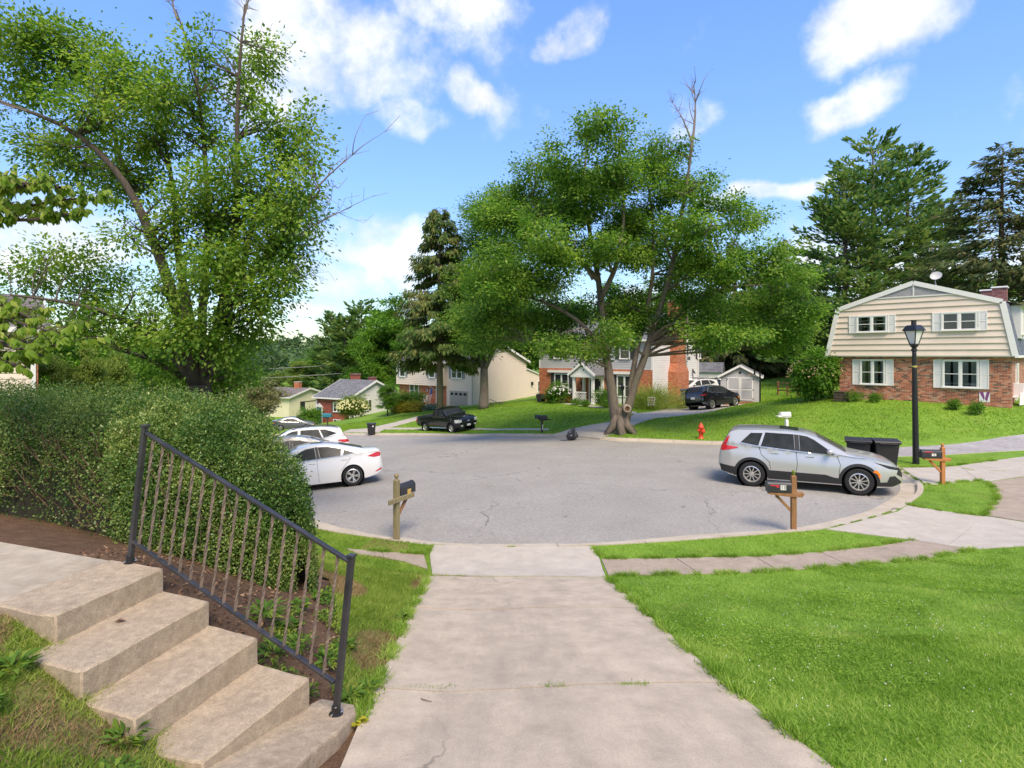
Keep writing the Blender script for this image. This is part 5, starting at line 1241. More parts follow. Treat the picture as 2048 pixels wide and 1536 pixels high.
SUV = dict(wb=2.70, wr=0.362, rim=0.235, arch=0.43, floor=0.24, spokes=10, sw=0.026, tumble=0.33, flare="black plastic", flare_w=0.065, hmat=M_chrome,
    top=[(-0.93, 0.80), (-0.91, 1.02), (-0.84, 1.18), (-0.70, 1.42), (-0.60, 1.60), (-0.42, 1.665), (0.2, 1.69), (0.9, 1.68), (1.4, 1.63), (1.68, 1.55), (2.45, 1.14), (2.62, 1.085), (3.15, 1.01), (3.45, 0.92), (3.64, 0.80), (3.74, 0.62), (3.76, 0.55)],
    bot=[(-0.93, 0.55), (-0.8, 0.38), (-0.45, 0.26), (0.4, 0.24), (2.3, 0.24), (3.2, 0.24), (3.55, 0.26), (3.76, 0.36)],
    wid=[(-0.93, 0.70), (-0.84, 0.80), (-0.6, 0.885), (0.0, 0.93), (2.7, 0.93), (3.15, 0.90), (3.45, 0.80), (3.66, 0.62), (3.76, 0.48)],
    belt=[(-0.93, 1.24), (0.0, 1.17), (1.0, 1.10), (2.4, 1.03), (3.76, 0.95)],
    panels=[("cladding", [(-0.90, 0.60), (-0.42, 0.54), (-0.42, 0.30), (-0.85, 0.40)], "black plastic", 0.008), ("cladding", [(0.44, 0.52), (1.9, 0.50), (2.1, 0.44), (2.28, 0.42), (2.28, 0.27), (0.44, 0.27)], "black plastic", 0.010), ("cladding", [(3.12, 0.38), (3.70, 0.42), (3.72, 0.36), (3.5, 0.28), (3.12, 0.28)], "black plastic", 0.008),
            ("side_window", [(-0.30, 1.27), (0.18, 1.20), (0.30, 1.56), (-0.02, 1.55)], "car glass", 0.006), ("side_window", [(0.25, 1.19), (1.13, 1.12), (1.11, 1.56), (0.37, 1.58)], "car glass", 0.006), ("side_window", [(1.27, 1.11), (2.12, 1.06), (2.0, 1.17), (1.62, 1.44), (1.45, 1.52), (1.25, 1.55)], "car glass", 0.006), ("pillar", [(1.14, 1.12), (1.26, 1.11), (1.24, 1.55), (1.12, 1.56)], "black plastic", 0.007),
            ("tail_light", [(-0.885, 1.02), (-0.80, 0.99), (-0.36, 1.10), (-0.42, 1.13), (-0.70, 1.16), (-0.60, 1.45), (-0.66, 1.42), (-0.83, 1.16)], "red lens", 0.010),
            ("headlight", [(3.05, 0.92), (3.45, 0.82), (3.66, 0.76), (3.66, 0.70), (3.4, 0.76)], "black paint", 0.010), ("front_grille", [(3.66, 0.78), (3.75, 0.60), (3.75, 0.50), (3.60, 0.60)], "black paint", 0.008), ("fog_grille", [(3.42, 0.55), (3.55, 0.56), (3.70, 0.42), (3.36, 0.40)], "black plastic", 0.009), ("side_marker", [(3.02, 0.66), (3.10, 0.72), (3.19, 0.62), (3.20, 0.50), (3.17, 0.50), (3.13, 0.61)], "amber lens", 0.014)],
    strips=[("seam", [(1.17, 1.10), (1.2, 0.75), (1.16, 0.50)], "dark void", 0.014), ("seam", [(2.18, 1.03), (2.26, 0.80), (2.22, 0.50)], "dark void", 0.014), ("seam", [(0.2, 1.18), (0.26, 0.95), (0.48, 0.75), (0.5, 0.55)], "dark void", 0.014), ("window_trim", [(-0.35, 1.25), (0.2, 1.175), (1.15, 1.095), (2.2, 1.035)], "chrome", 0.022), ("crease", [(-0.6, 1.16), (0.5, 1.12), (2.2, 0.99), (3.0, 0.95)], "dark void", 0.008), ("rocker_trim", [(0.5, 0.285), (2.25, 0.285)], "chrome", 0.02)],
    tops=[("windshield", 1.72, 2.42, 0.60, 0.74, "car glass"), ("rear_window", -0.80, -0.60, 0.56, 0.50, "car glass"), ("sunroof", 0.75, 1.25, 0.42, 0.42, "car glass")],
    handles=[(0.62, 1.0), (1.52, 0.96)], mirror=(2.0, 1.13), plate=[(-0.93, 0.85, False)])
SEDAN = dict(wb=2.70, wr=0.325, rim=0.215, arch=0.375, floor=0.2, spokes=5, split=(-0.16, 0.16), sw=0.034, tumble=0.42, flare_w=0.02,
    top=[(-0.98, 0.75), (-0.97, 0.95), (-0.93, 1.10), (-0.80, 1.13), (-0.45, 1.15), (0.35, 1.36), (0.8, 1.43), (1.2, 1.43), (1.6, 1.38), (2.45, 1.02), (2.6, 0.97), (3.2, 0.86), (3.5, 0.74), (3.62, 0.60), (3.66, 0.5)],
    bot=[(-0.98, 0.42), (-0.8, 0.30), (-0.45, 0.22), (0.4, 0.19), (2.3, 0.19), (3.2, 0.2), (3.66, 0.3)],
    wid=[(-0.98, 0.60), (-0.9, 0.74), (-0.6, 0.86), (0.0, 0.90), (2.7, 0.90), (3.2, 0.86), (3.5, 0.72), (3.66, 0.45)],
    belt=[(-0.98, 1.02), (0.0, 0.98), (1.0, 0.94), (2.4, 0.88), (3.66, 0.8)],
    panels=[("side_window", [(0.95, 0.975), (1.02, 1.32), (0.72, 1.31), (0.30, 1.20), (0.35, 1.0)], "car glass", 0.006), ("side_window", [(0.26, 1.01), (0.24, 1.17), (-0.12, 1.04)], "car glass", 0.006), ("side_window", [(1.08, 0.97), (2.0, 0.92), (1.95, 0.98), (1.55, 1.22), (1.38, 1.29), (1.12, 1.32)], "car glass", 0.006), ("pillar", [(0.96, 0.97), (1.07, 0.965), (1.11, 1.33), (1.03, 1.33)], "black plastic", 0.007),
            ("tail_light", [(-0.955, 0.86), (-0.90, 0.99), (-0.78, 0.995), (-0.48, 0.90), (-0.70, 0.845)], "red lens", 0.009), ("reflector", [(-0.93, 0.42), (-0.93, 0.49), (-0.72, 0.39), (-0.74, 0.37)], "red lens", 0.009), ("headlight", [(3.0, 0.74), (3.4, 0.68), (3.58, 0.58), (3.35, 0.6)], "pale lens", 0.009)],
    strips=[("seam", [(1.06, 0.96), (1.04, 0.6), (1.02, 0.25)], "dark void", 0.008), ("seam", [(2.1, 0.9), (2.18, 0.6), (2.1, 0.25)], "dark void", 0.008), ("seam", [(0.0, 0.96), (0.2, 0.7), (0.36, 0.52)], "dark void", 0.010), ("window_trim", [(-0.14, 1.035), (0.3, 0.995), (1.0, 0.96), (2.05, 0.90)], "chrome", 0.016)],
    tops=[("windshield", 1.64, 2.40, 0.56, 0.70, "car glass"), ("rear_window", -0.38, 0.34, 0.58, 0.50, "car glass"), ("sunroof", 0.85, 1.25, 0.38, 0.38, "car glass")],
    handles=[(0.22, 0.86), (1.2, 0.83)], mirror=(1.95, 0.98), plate=[(-0.985, 0.72, False)])
WAGON = dict(SUV); WAGON.update(flare=None, flare_w=0.02, spokes=5, split=(-.14, .14), rails=(-0.45, 1.45), hmat=None, mcol=M_carwhite,
    top=[(-0.98, 0.75), (-0.96, 0.98), (-0.88, 1.1), (-0.62, 1.38), (-0.66, 1.55), (-0.50, 1.60), (0.2, 1.65), (0.9, 1.65), (1.4, 1.60), (1.68, 1.52), (2.45, 1.12), (2.62, 1.06), (3.15, 0.98), (3.45, 0.9), (3.64, 0.78), (3.76, 0.55)],
    panels=[p for p in SUV['panels'] if p[0] not in ("cladding", "tail_light", "fog_grille", "side_window", "pillar")] + [("side_window", [(-0.42, 1.34), (0.15, 1.17), (0.32, 1.53), (0.1, 1.53)], "car glass", 0.006), ("side_window", [(0.22, 1.16), (1.13, 1.11), (1.11, 1.53), (0.37, 1.55)], "car glass", 0.006), ("side_window", [(1.22, 1.10), (2.12, 1.05), (2.0, 1.15), (1.62, 1.42), (1.45, 1.49), (1.22, 1.52)], "car glass", 0.006), ("tail_light", [(-0.94, 0.94), (-0.88, 1.05), (-0.5, 1.06), (-0.42, 1.02), (-0.7, 0.92)], "red lens", 0.01)])
WAGON['hmat'] = M_carwhite
BSUV = dict(SUV); BSUV.update(spokes=7, flare_w=0.05, hmat=M_chrome, wr=0.36, rim=0.27, strips=SUV['strips'] + [("window_arch", [(-0.3, 1.29), (-0.05, 1.58), (0.4, 1.61), (1.2, 1.585), (1.5, 1.54), (2.05, 1.18)], "chrome", 0.03), ("bumper_trim", [(-0.86, 0.50), (-0.6, 0.46), (-0.46, 0.40)], "chrome", 0.05)])
BSUV['panels'] = [p for p in SUV['panels'] if p[0] != "tail_light"] + [("tail_light", [(-0.92, 1.0), (-0.88, 1.06), (-0.5, 1.1), (-0.5, 1.05)], "red lens", 0.01)]
def place(x, y, dz=-0.10): return (x, y, g(x, y) + dz)
def set_car(rear_near, front_near, sidesign, S):
    """rear axle centre and heading from the two near wheels' contact points; sidesign +1 when the car's left side is near"""
    r, f = Vector(rear_near), Vector(front_near); d = (f - r).normalized(); left = Vector((-d.y, d.x)); hw = prof(S['wid'])(0.0) - 0.12
    c = r - left * hw * sidesign; h = math.atan2(d.y, d.x); cf = c + d * S['wb']
    z0, z1 = g(c.x, c.y), g(cf.x, cf.y)
    n = Vector((c.x, c.y)) + Vector((-d.y, d.x)) * 0.7; q = Vector((c.x, c.y)) - Vector((-d.y, d.x)) * 0.7
    return (c.x, c.y, z0 - 0.098), h, -math.atan2(z1 - z0, S['wb']), math.atan2(g(n.x, n.y) - g(q.x, q.y), 1.4)
l_, h_, p_, r_ = set_car((7.05, 16.72), (9.5, 15.57), -1, SUV)
car("silver_suv", "silver crossover parked across the cul-de-sac behind the wooden mailbox", "car", SUV, M_silver, l_, h_, pitch=p_, roll=r_)
a_ = math.radians(200); d_ = (math.cos(a_), math.sin(a_))
rp = (-5.09, 18.25); l_, h_, p_, r_ = set_car(rp, (rp[0] + d_[0] * 2.7, rp[1] + d_[1] * 2.7), 1, SEDAN)
car("white_sedan", "white sedan with its tail towards the street, nearest the hedge", "car", SEDAN, M_carwhite, l_, h_, "cars parked nose in beside the hedge", p_, r_)
rp = (-7.3, 21.7); l_, h_, p_, r_ = set_car(rp, (rp[0] + d_[0] * 2.7, rp[1] + d_[1] * 2.7), 1, SEDAN)
GSED = dict(SEDAN); GSED['top'] = [(x, z * (1.04 if 0.2 < x < 2 else 1)) for x, z in SEDAN['top']]
car("grey_car", "grey car squeezed between the white sedan and the white wagon", "car", GSED, M_cargrey, l_, h_, "cars parked nose in beside the hedge", p_, r_)
rp = (-8.1, 25.0); l_, h_, p_, r_ = set_car(rp, (rp[0] + d_[0] * 2.7, rp[1] + d_[1] * 2.7), 1, WAGON)
car("white_wagon", "white crossover with black roof rails beyond the white sedan", "car", WAGON, M_carwhite, l_, h_, "cars parked nose in beside the hedge", p_, r_)
rp = P(1424, 822, 40.2); l_, h_, p_, r_ = set_car((rp.x, rp.y), (16.45, 41.8), -1, BSUV)
car("black_suv", "black crossover parked on the driveway in front of the white shed", "car", BSUV, M_carblack, (l_[0], l_[1], l_[2] + 0.115), h_, pitch=p_, roll=r_)
q_ = P(563, 853, 64); car("grey_hatchback", "grey car at the yellow house, seen just above the hedge", "car", GSED, M_cargrey, place(q_.x, q_.y, 0.05), math.radians(15))
q_ = P(1440, 792, 56); car("dark_car", "dark car behind the white shed, mostly hidden by the black crossover", "car", GSED, M_carblack, place(q_.x, q_.y, 0.0), math.radians(-10))
q_ = P(1412, 795, 52); car("white_car", "white car beyond the condensers, mostly hidden by the black crossover", "car", WAGON, M_carwhite, place(q_.x, q_.y, 0.0), math.radians(200))

# pickup truck
TRUCK = dict(wb=3.2, wr=0.39, rim=0.23, arch=0.47, floor=0.42, spokes=5, sw=0.085, tumble=0.24, sig=0.02, flare="black paint", flare_w=0.04, tw=0.25,
    top=[(-1.12, 1.10), (-1.10, 1.22), (1.02, 1.24), (1.04, 1.25), (1.10, 1.72), (1.2, 1.85), (1.6, 1.88), (2.0, 1.84), (2.2, 1.76), (2.72, 1.32), (2.85, 1.26), (3.5, 1.20), (3.95, 1.10), (4.04, 0.95), (4.07, 0.7)],
    bot=[(-1.12, 0.62), (-0.9, 0.50), (0.5, 0.45), (2.7, 0.45), (3.6, 0.45), (4.07, 0.48)],
    wid=[(-1.12, 0.93), (-0.9, 0.97), (3.2, 0.98), (3.8, 0.94), (4.0, 0.86), (4.07, 0.78)],
    belt=[(-1.12, 1.16), (1.0, 1.17), (2.5, 1.2), (3.6, 1.12), (4.07, 0.98)],
    panels=[("side_window", [(1.24, 1.25), (1.62, 1.25), (1.64, 1.75), (1.30, 1.73)], "car glass", 0.006), ("side_window", [(1.70, 1.25), (2.48, 1.24), (2.40, 1.34), (2.12, 1.66), (1.95, 1.74), (1.71, 1.75)], "car glass", 0.006), ("tail_light", [(-1.09, 0.85), (-1.09, 1.15), (-0.98, 1.15), (-0.98, 0.85)], "red lens", 0.008), ("headlight", [(3.62, 1.02), (3.98, 1.0), (4.02, 0.80), (3.68, 0.80)], "pale lens", 0.010), ("bumper", [(3.65, 0.72), (4.06, 0.72), (4.06, 0.50), (3.72, 0.50)], "black paint", 0.014)],
    strips=[("seam", [(1.66, 1.2), (1.67, 0.55)], "dark void", 0.012), ("seam", [(2.58, 1.2), (2.6, 0.55)], "dark void", 0.012), ("seam", [(1.06, 1.2), (1.06, 0.55)], "dark void", 0.014), ("running_board", [(0.6, 0.42), (2.6, 0.42)], "alloy", 0.07), ("crease", [(-1.0, 0.9), (3.5, 0.92)], "dark void", 0.006)],
    tops=[("windshield", 2.24, 2.70, 0.66, 0.78, "car glass"), ("truck_bed", -1.02, 0.98, 0.80, 0.80, "dark void")],
    handles=[(1.9, 1.1)], mirror=(2.45, 1.32), mcol=M_blackpl)
rp = P(853, 871, 43.4); fp_ = P(908, 872, 41.0); l_, h_, p_, r_ = set_car((rp.x, rp.y), (fp_.x, fp_.y), -1, TRUCK)
tk, ys_, zt_ = car("pickup_truck", "black regular cab pickup truck parked at the far kerb", "truck", TRUCK, M_carblack, l_, h_, pitch=p_, roll=r_)
gm = MB(); gm.bx(4.06, 4.09, -0.55, 0.55, 0.72, 1.0); gr = gm.build("grille", M_blackpl, tk)
MB().bx(4.09, 4.10, -0.53, 0.53, 0.84, 0.88).build("grille_bar", M_blackpl, gr)
em = MB(); em.lathe([(0.001, 0.0), (0.11, 0.0), (0.10, 0.012), (0.001, 0.014)], (0, 0, 0), 18, 'x'); em.v = [(x + 4.105, y * 1.15, z * 0.5 + 0.87) for x, y, z in em.v]; em.build("oval_badge", mk("badge blue", (0.25, 0.3, 0.42), 0.3), gr)
MB().bx(4.09, 4.11, -0.16, 0.16, 0.5, 0.64).build("licence_plate", M_white, tk)
for s in (-1, 1):
    MB().bx(3.98, 4.085, s * 0.72 - 0.13, s * 0.72 + 0.13, 0.80, 1.0).build("headlight", M_lens, tk, bevel=0.02)
    MB().bx(4.07, 4.095, s * 0.62 - 0.1, s * 0.62 + 0.1, 0.52, 0.62).build("fog_light", M_lens, tk)
# ------------------------------------------------------------------ steps, railing and hedge beside the drive
P1, P2, P3_, P4 = [P(u, v, Y) for u, v, Y in ((620, 1355, 4.28), (517, 1275, 4.48), (420, 1202, 4.686), (328, 1135, 4.89))]
N1, N2, N3, N4 = [P(u, v, Y) for u, v, Y in ((437, 1500, 3.495), (305, 1415, 3.593), (198, 1325, 3.749), (90, 1240, 3.92))]
ST = thing("garden_steps", "weathered concrete steps climbing from the driveway to the front walk", "steps", (P1.x, P1.y, 1.15))
ST_O = Vector(ST.location)
def lump(m, amp=0.006, sc=5.0, step=0.12):
    """uneven worn surface: split the edges and push the points about a little"""
    me = m if not isinstance(m, MB) else m.mesh(); bm = bmesh.new(); bm.from_mesh(me); bmesh.ops.triangulate(bm, faces=bm.faces)
    for _ in range(4):
        ed = [e for e in bm.edges if e.calc_length() > step]
        if ed: bmesh.ops.subdivide_edges(bm, edges=ed, cuts=1); bmesh.ops.triangulate(bm, faces=bm.faces)
    bmesh.ops.triangulate(bm, faces=bm.faces)
    for v in bm.verts:
        p = v.co * sc; v.co += Vector((math.sin(p.x * 3.1 + p.y * 1.7) + math.sin(p.z * 4 + p.x * 7), math.sin(p.y * 3.7 + p.z * 2) + math.cos(p.x * 5.3), math.sin(p.x * 2.9 + p.y * 4.1) + 0.5 * math.cos(p.y * 9))) * amp * 0.5
    bm.to_mesh(me); bm.free(); return me
tops = [P1.z, P2.z, P3_.z, P4.z]
fr_ = [(N1, P1), (N2, P2), (N3, P3_), (N4, P4)]
udir = (P4 - P1).normalized(); udir.z = 0; udir.normalize()
back4 = (Vector((-3.79, 4.215, 0)), Vector((-3.57, 5.08, 0)))
for k in range(4):
    n, p = fr_[k]
    nb, pb = (fr_[k + 1] if k < 3 else back4)
    ext = (n - p).normalized() * 0.12; ext.z = 0; bk = udir * (0.10 if k < 3 else 0.0)
    if k == 3:      # worn corner broken off the top step
        e1 = n + ext; poly = [p, p.lerp(n, 0.93), n.lerp(nb, 0.22) - ext * 0.2, nb + ext * 0.3, pb]
    else: poly = [p, n + ext, nb + ext + bk, pb + bk]
    m = MB(lambda x, y, z: (x - ST_O.x, y - ST_O.y, z - ST_O.z)).slab([(q.x, q.y) for q in poly], tops[k] - (0.55 if k else 0.4), tops[k])
    me = lump(m.mesh(0.012, seg=1), 0.004, 4.0, 0.09); o = link("step", me, M_step, ST, smooth=True); me.set_sharp_from_angle(angle=math.radians(40))
pad = [(P1.x + 0.03, P1.y + 0.16), (-1.2, 4.33), (-1.15, 4.2), (-1.19, 3.9), (-1.27, 3.65), (-1.36, 3.1), (-1.45, 2.6), (-2.0, 2.8), (-2.0, 3.4)]
link("landing_slab", MB(lambda x, y, z: (x - ST_O.x, y - ST_O.y, z - ST_O.z + (4.2 - y) * 0.185)).slab(pad, 0.9, 1.168).mesh(0.02, seg=2), M_step, ST)
wk = thing("front_walk", kind="structure", label=None, cat=None)
w0 = [(-3.575, 5.085), (-3.80, 4.215), (-3.9, 3.75), (-5.6, 4.35), (-5.05, 5.61)]; w1 = [(-5.06, 5.615), (-5.61, 4.355), (-8.5, 5.4), (-8.2, 6.75)]
for w in (w0, w1): link("slab", MB().slab(w, 1.7, 1.966).mesh(0.015), mk("walk slab", (0.37, 0.32, 0.245), 0.9, var=0.22, vs=4, bump=0.45, bs=60, stain=(0.2, 0.15, 0.09), ss=3.5, samt=0.6, stretch=(1, 1, 1)), wk)

b1, t1 = P(672, 1428, 4.15), P(703, 1113, 4.15); b2, t2 = P(260, 1124, 5.0), P(290, 853, 5.0)
RL = thing("stair_railing", "dark iron stair railing with twisted balusters beside the concrete steps", "railing", b1)
rt = lambda x, y, z: (x - b1.x, y - b1.y, z - b1.z)
for b, tp in ((b1, t1), (b2, t2)):
    ps = MB(rt).bar(b, tp, 0.042, 0.042, up=(0.35, 0.93, 0)).build("post", M_rail, RL, bevel=0.003)
    MB(rt).bar(tp - Vector((0, 0, 0.004)), tp + Vector((0.0, 0, 0.016)), 0.056, 0.056, up=(0.35, 0.93, 0)).build("post_cap", M_rail, ps, bevel=0.003)
    f = MB(rt); f.lathe([(0.05, 0.0), (0.05, 0.008), (0.034, 0.014), (0.031, 0.06), (0.026, 0.065)], (b.x, b.y, b.z), 16); ft = f.build("foot_flange", M_black, ps, smooth=False)
    for a in (0.4, 2.5, 4.2): MB(rt).lathe([(0.011, 0.0), (0.011, 0.012), (0.002, 0.015)], (b.x + 0.042 * math.cos(a), b.y + 0.042 * math.sin(a), b.z + 0.008), 6).build("bolt", M_chrome, ft)
ra, rb = P(293, 866, 5.0), P(698, 1122, 4.15); la, lb = P(263, 1080, 5.0), P(669, 1365, 4.15)
MB(rt).bar(ra, rb, 0.04, 0.022).build("handrail", M_rail, RL, bevel=0.003); MB(rt).bar(la, lb, 0.036, 0.024).build("lower_rail", M_rail, RL, bevel=0.003)
NB_ = 17
for i in range(NB_):
    f0 = (i + 0.75) / (NB_ + 0.55)
    # the balusters keep an even spacing along the rails
    p = la.lerp(lb, f0); q = ra.lerp(rb, f0); m = MB(rt); n = 26; d = (q - p).normalized(); e1 = d.orthogonal().normalized(); e2 = d.cross(e1)
    vs = []
    for j in range(n + 1):
        s = j / n; tw = 0.0 if s < 0.08 or s > 0.92 else (s - 0.08) / 0.84 * math.pi * 3.5
        c = p.lerp(q, s); w, hgt = 0.0105, 0.0058
        for a, b in ((-1, -1), (1, -1), (1, 1), (-1, 1)):
            x, y = a * w, b * hgt; vs.append(c + e1 * (x * math.cos(tw) - y * math.sin(tw)) + e2 * (x * math.sin(tw) + y * math.cos(tw)))
    m.add(vs, [(j * 4 + k, j * 4 + (k + 1) % 4, j * 4 + 4 + (k + 1) % 4, j * 4 + 4 + k) for j in range(n) for k in range(4)])
    m.build("baluster", M_balu, RL)

# hedge
M_hleaf = leafmat("hedge leaf", (0.04, 0.10, 0.02), (0.10, 0.19, 0.034), (0.27, 0.33, 0.085), 0.35, 0.36, 1.6)
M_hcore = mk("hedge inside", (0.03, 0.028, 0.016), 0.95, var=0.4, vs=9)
HD = thing("boxwood_hedge", "large clipped evergreen hedge with a rounded end behind the railing", "hedge", (-3.4, 7.1, 1.2))
hu = Vector((-0.9367, 0.3502, 0)); hv = Vector((0.3502, 0.9367, 0)); HA = Vector((-3.42, 7.08, 0)); HL = 9.0
def hedge_pt(s, a, shrink=1.0):
    """s along the hedge (negative: rounded end), a angle over the top from the front foot to the back foot"""
    hw = 1.05; top = 3.27
    k = np.clip((0.95 - s) / 1.94, 0, 1); endf = np.sqrt(np.maximum(0, 1 - k ** 2.1))
    c, sn = np.cos(a), np.sin(a)
    yy = -np.sign(c) * np.abs(c) ** 0.7 * hw * endf ** 0.8 * shrink * (0.86 + 0.14 * np.abs(sn))
    bulge = np.abs(sn) ** 0.55
    base = np.interp(s, [-1.2, 0, 1.5, 3, 9], [0.45, 0.6, 1.25, 1.45, 1.5]) + np.where(yy > 0.2, -0.35 * np.clip(1 - s / 3, 0, 1), 0)
    wob = 0.05 * np.sin(s * 2.3 + a * 1.7) + 0.035 * np.sin(s * 5.1 - a * 3.3) + 0.02 * np.sin(s * 11 + a * 7)
    tp = top * (0.30 + 0.70 * endf ** 0.9) + base * 0.0
    tp = base + (top - base) * (0.25 + 0.75 * endf)
    z = base + (tp - base) * bulge * shrink + wob
    x = HA.x + hu.x * s + hv.x * (yy * (1 + wob)); y = HA.y + hu.y * s + hv.y * (yy * (1 + wob))
    return x, y, z
ss, aa = np.meshgrid(np.linspace(-0.72, HL, 70), np.linspace(0.02, math.pi - 0.02, 28), indexing='ij')
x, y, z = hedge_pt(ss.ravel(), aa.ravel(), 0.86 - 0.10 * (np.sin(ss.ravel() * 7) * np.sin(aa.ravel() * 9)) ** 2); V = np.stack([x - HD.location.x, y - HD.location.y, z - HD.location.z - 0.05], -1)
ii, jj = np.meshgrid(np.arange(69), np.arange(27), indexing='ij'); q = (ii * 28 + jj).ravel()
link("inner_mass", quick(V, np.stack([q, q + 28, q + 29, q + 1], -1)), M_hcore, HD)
n = 240000
s_ = rng.uniform(-0.98, HL, n); a_ = np.clip(rng.beta(0.85, 1.15, n), 0.0, 1) * math.pi
s_[: n // 4] = rng.uniform(-0.98, 1.2, n // 4)
dep = rng.uniform(0.80, 1.03, n) + 0.035 * np.sin(s_ * 6.3 + a_ * 5) * np.sin(a_ * 11 - s_ * 4) + 0.02 * np.sin(s_ * 17 + a_ * 13)
x, y, z = hedge_pt(s_, a_, dep); x2, y2, z2 = hedge_pt(s_, a_, dep - 0.1)
# a thin, twiggy hollow low on the front left
hole = (s_ > 1.0) & (a_ < 0.75) & (rng.uniform(0, 1, n) < np.clip(0.95 - a_ * 1.4, 0, 0.6)) & (np.sin(s_ * 1.3 + 0.4) + 0.5 * np.sin(s_ * 5 + a_ * 6) > -0.5)
hole |= (a_ < 0.2) & (s_ > 0.4) & (rng.uniform(0, 1, n) < 0.35)
kp = ~hole; out = np.stack([x - x2, y - y2, z - z2], -1)[kp]; out /= np.maximum(np.linalg.norm(out, axis=1, keepdims=True), 1e-6)
pos = np.stack([x, y, z], -1)[kp] - np.array(HD.location) + rng.normal(0, 0.018, (kp.sum(), 3)); N_ = len(pos)
ax = out * 0.6 + rand_unit(N_) * 0.9 + np.array([0, 0, 0.15]); nr = out + rand_unit(N_) * 0.7
sz = rng.uniform(0.7, 1.3, N_)
tag(link("leaves", leaves_mesh(pos, ax, nr, 0.032 * sz, 0.019 * sz), M_hleaf, HD), kind="stuff")
m = MB()
for k in range(280):
    s0 = random.uniform(1.0, 5.5) if k % 6 else random.uniform(-0.7, 1.0); a0 = random.uniform(0.05, 0.75)
    p = Vector([float(c[0]) for c in hedge_pt(np.array([s0]), np.array([a0]), 0.80)]); q = Vector([float(c[0]) for c in hedge_pt(np.array([s0 + random.uniform(-.25, .25)]), np.array([a0 + random.uniform(-0.05, 0.2)]), random.uniform(0.97, 1.06))])
    mid = p.lerp(q, 0.5) + Vector((random.uniform(-.05, .05), random.uniform(-.05, .05), random.uniform(-.05, .03))); o_ = Vector(HD.location)
    m.tube([p - o_, mid - o_, q - o_], [0.009, 0.006, 0.003], 4, cap=False)
tag(m.build("twigs", mk("hedge twig", (0.17, 0.11, 0.065), 0.9, var=0.3), HD), kind="stuff")

# sparse green cover on the mulch towards the drive
# weeds at the foot of the bank, litter, a stick on the drive
M_weed = leafmat("weed leaf", (0.06, 0.13, 0.02), (0.12, 0.22, 0.03), (0.26, 0.32, 0.05), 0.35, 0.5, 2.0)
def weed(label, x, y, r, n, L, wd, up=0.5, mat=None, name="weed_plant", group=None):
    t = thing(name, label, "weed", (x, y, g(x, y)), 0, group)
    a = rng.uniform(0, 2 * math.pi, n); rr = r * np.sqrt(rng.uniform(0, 1, n)) * 0.5
    pos = np.stack([rr * np.cos(a), rr * np.sin(a), rng.uniform(0.0, up * L * 1.4, n)], -1)
    ax = np.stack([np.cos(a), np.sin(a), rng.uniform(0.1, 1.2, n) * up], -1); nr = np.stack([-0.3 * np.cos(a), -0.3 * np.sin(a), np.ones(n)], -1) + rng.normal(0, 0.3, (n, 3))
    link("foliage", leaves_mesh(pos, ax, nr, L * rng.uniform(0.6, 1.2, n), wd * rng.uniform(0.7, 1.2, n)), mat or M_weed, t)
for i, (u, v, r, n, L, w, lab) in enumerate([(530, 1240, 0.16, 70, 0.16, 0.03, "spiky green weed on the mulch behind the lower rail"), (580, 1260, 0.12, 45, 0.09, 0.05, "broad leaved weed on the mulch, left of the bank grass"), (600, 1215, 0.11, 40, 0.08, 0.05, "light green weed on the mulch below the hedge end"), (640, 1195, 0.10, 36, 0.08, 0.05, "small weed high on the bank by the last balusters"),
        (600, 1300, 0.14, 50, 0.12, 0.02, "grey green grassy weed behind the railing foot"), (545, 1318, 0.13, 46, 0.14, 0.025, "dark weed tucked beside the end of the second step"), (655, 1330, 0.16, 70, 0.10, 0.03, "leafy weed clump just behind the lower railing post"), (700, 1400, 0.14, 60, 0.09, 0.03, "weed sprawling over the corner of the landing slab"), (735, 1385, 0.12, 50, 0.08, 0.03, "weed in the gap at the edge of the driveway"), (690, 1300, 0.14, 60, 0.08, 0.035, "weed low on the bank beside the driveway joint"), (800, 1240, 0.10, 40, 0.08, 0.03, "weed at the driveway edge half way down")]):
    x, y = G(u, v); weed(lab, x, y, r, n, L, w)
x, y = G(712, 1448); weed("yellow leaved seedling at the edge of the landing slab", x, y, 0.06, 14, 0.06, 0.04, mat=leafmat("yellow leaf", (0.3, 0.3, 0.03), (0.42, 0.38, 0.03), (0.5, 0.45, 0.06)))
x, y = -2.86, 3.55; weed("tuft of weeds against the corner of the broken top step", x - 0.35, y + 0.1, 0.16, 60, 0.10, 0.03)
x, y = -2.35, 3.45; weed("dark green weed beside the third step", x, y, 0.14, 60, 0.10, 0.035)
x, y = -3.1, 3.2; weed("pale clover patch on the grass left of the steps", x, y, 0.3, 130, 0.06, 0.035, 0.3)
x, y = -2.2, 3.1; weed("clover patch low on the grass before the steps", x, y, 0.3, 130, 0.06, 0.035, 0.3)
n = 2600; xs_ = rng.uniform(-4.2, -1.2, n); ys_ = rng.uniform(4.3, 8.3, n); ok = inpoly(xs_, ys_, MULCH); xs_, ys_ = xs_[ok], ys_[ok]; N_ = len(xs_)
pos = np.stack([xs_, ys_, gz(xs_, ys_) - 0.03 + rng.uniform(0, 0.025, N_)], -1); ax = rand_unit(N_) * np.array([1, 1, 0.35]); nr = np.array([0, 0, 1.0]) + rng.normal(0, 0.3, (N_, 3))
tag(link("leaf_litter", leaves_mesh(pos, ax, nr, rng.uniform(0.02, 0.06, N_), rng.uniform(0.012, 0.03, N_)), leafmat("litter", (0.08, 0.04, 0.02), (0.17, 0.09, 0.05), (0.3, 0.2, 0.12), 0.1, 0.8, 2.0)), "brown leaf litter and mulch chips under the hedge", kind="stuff")
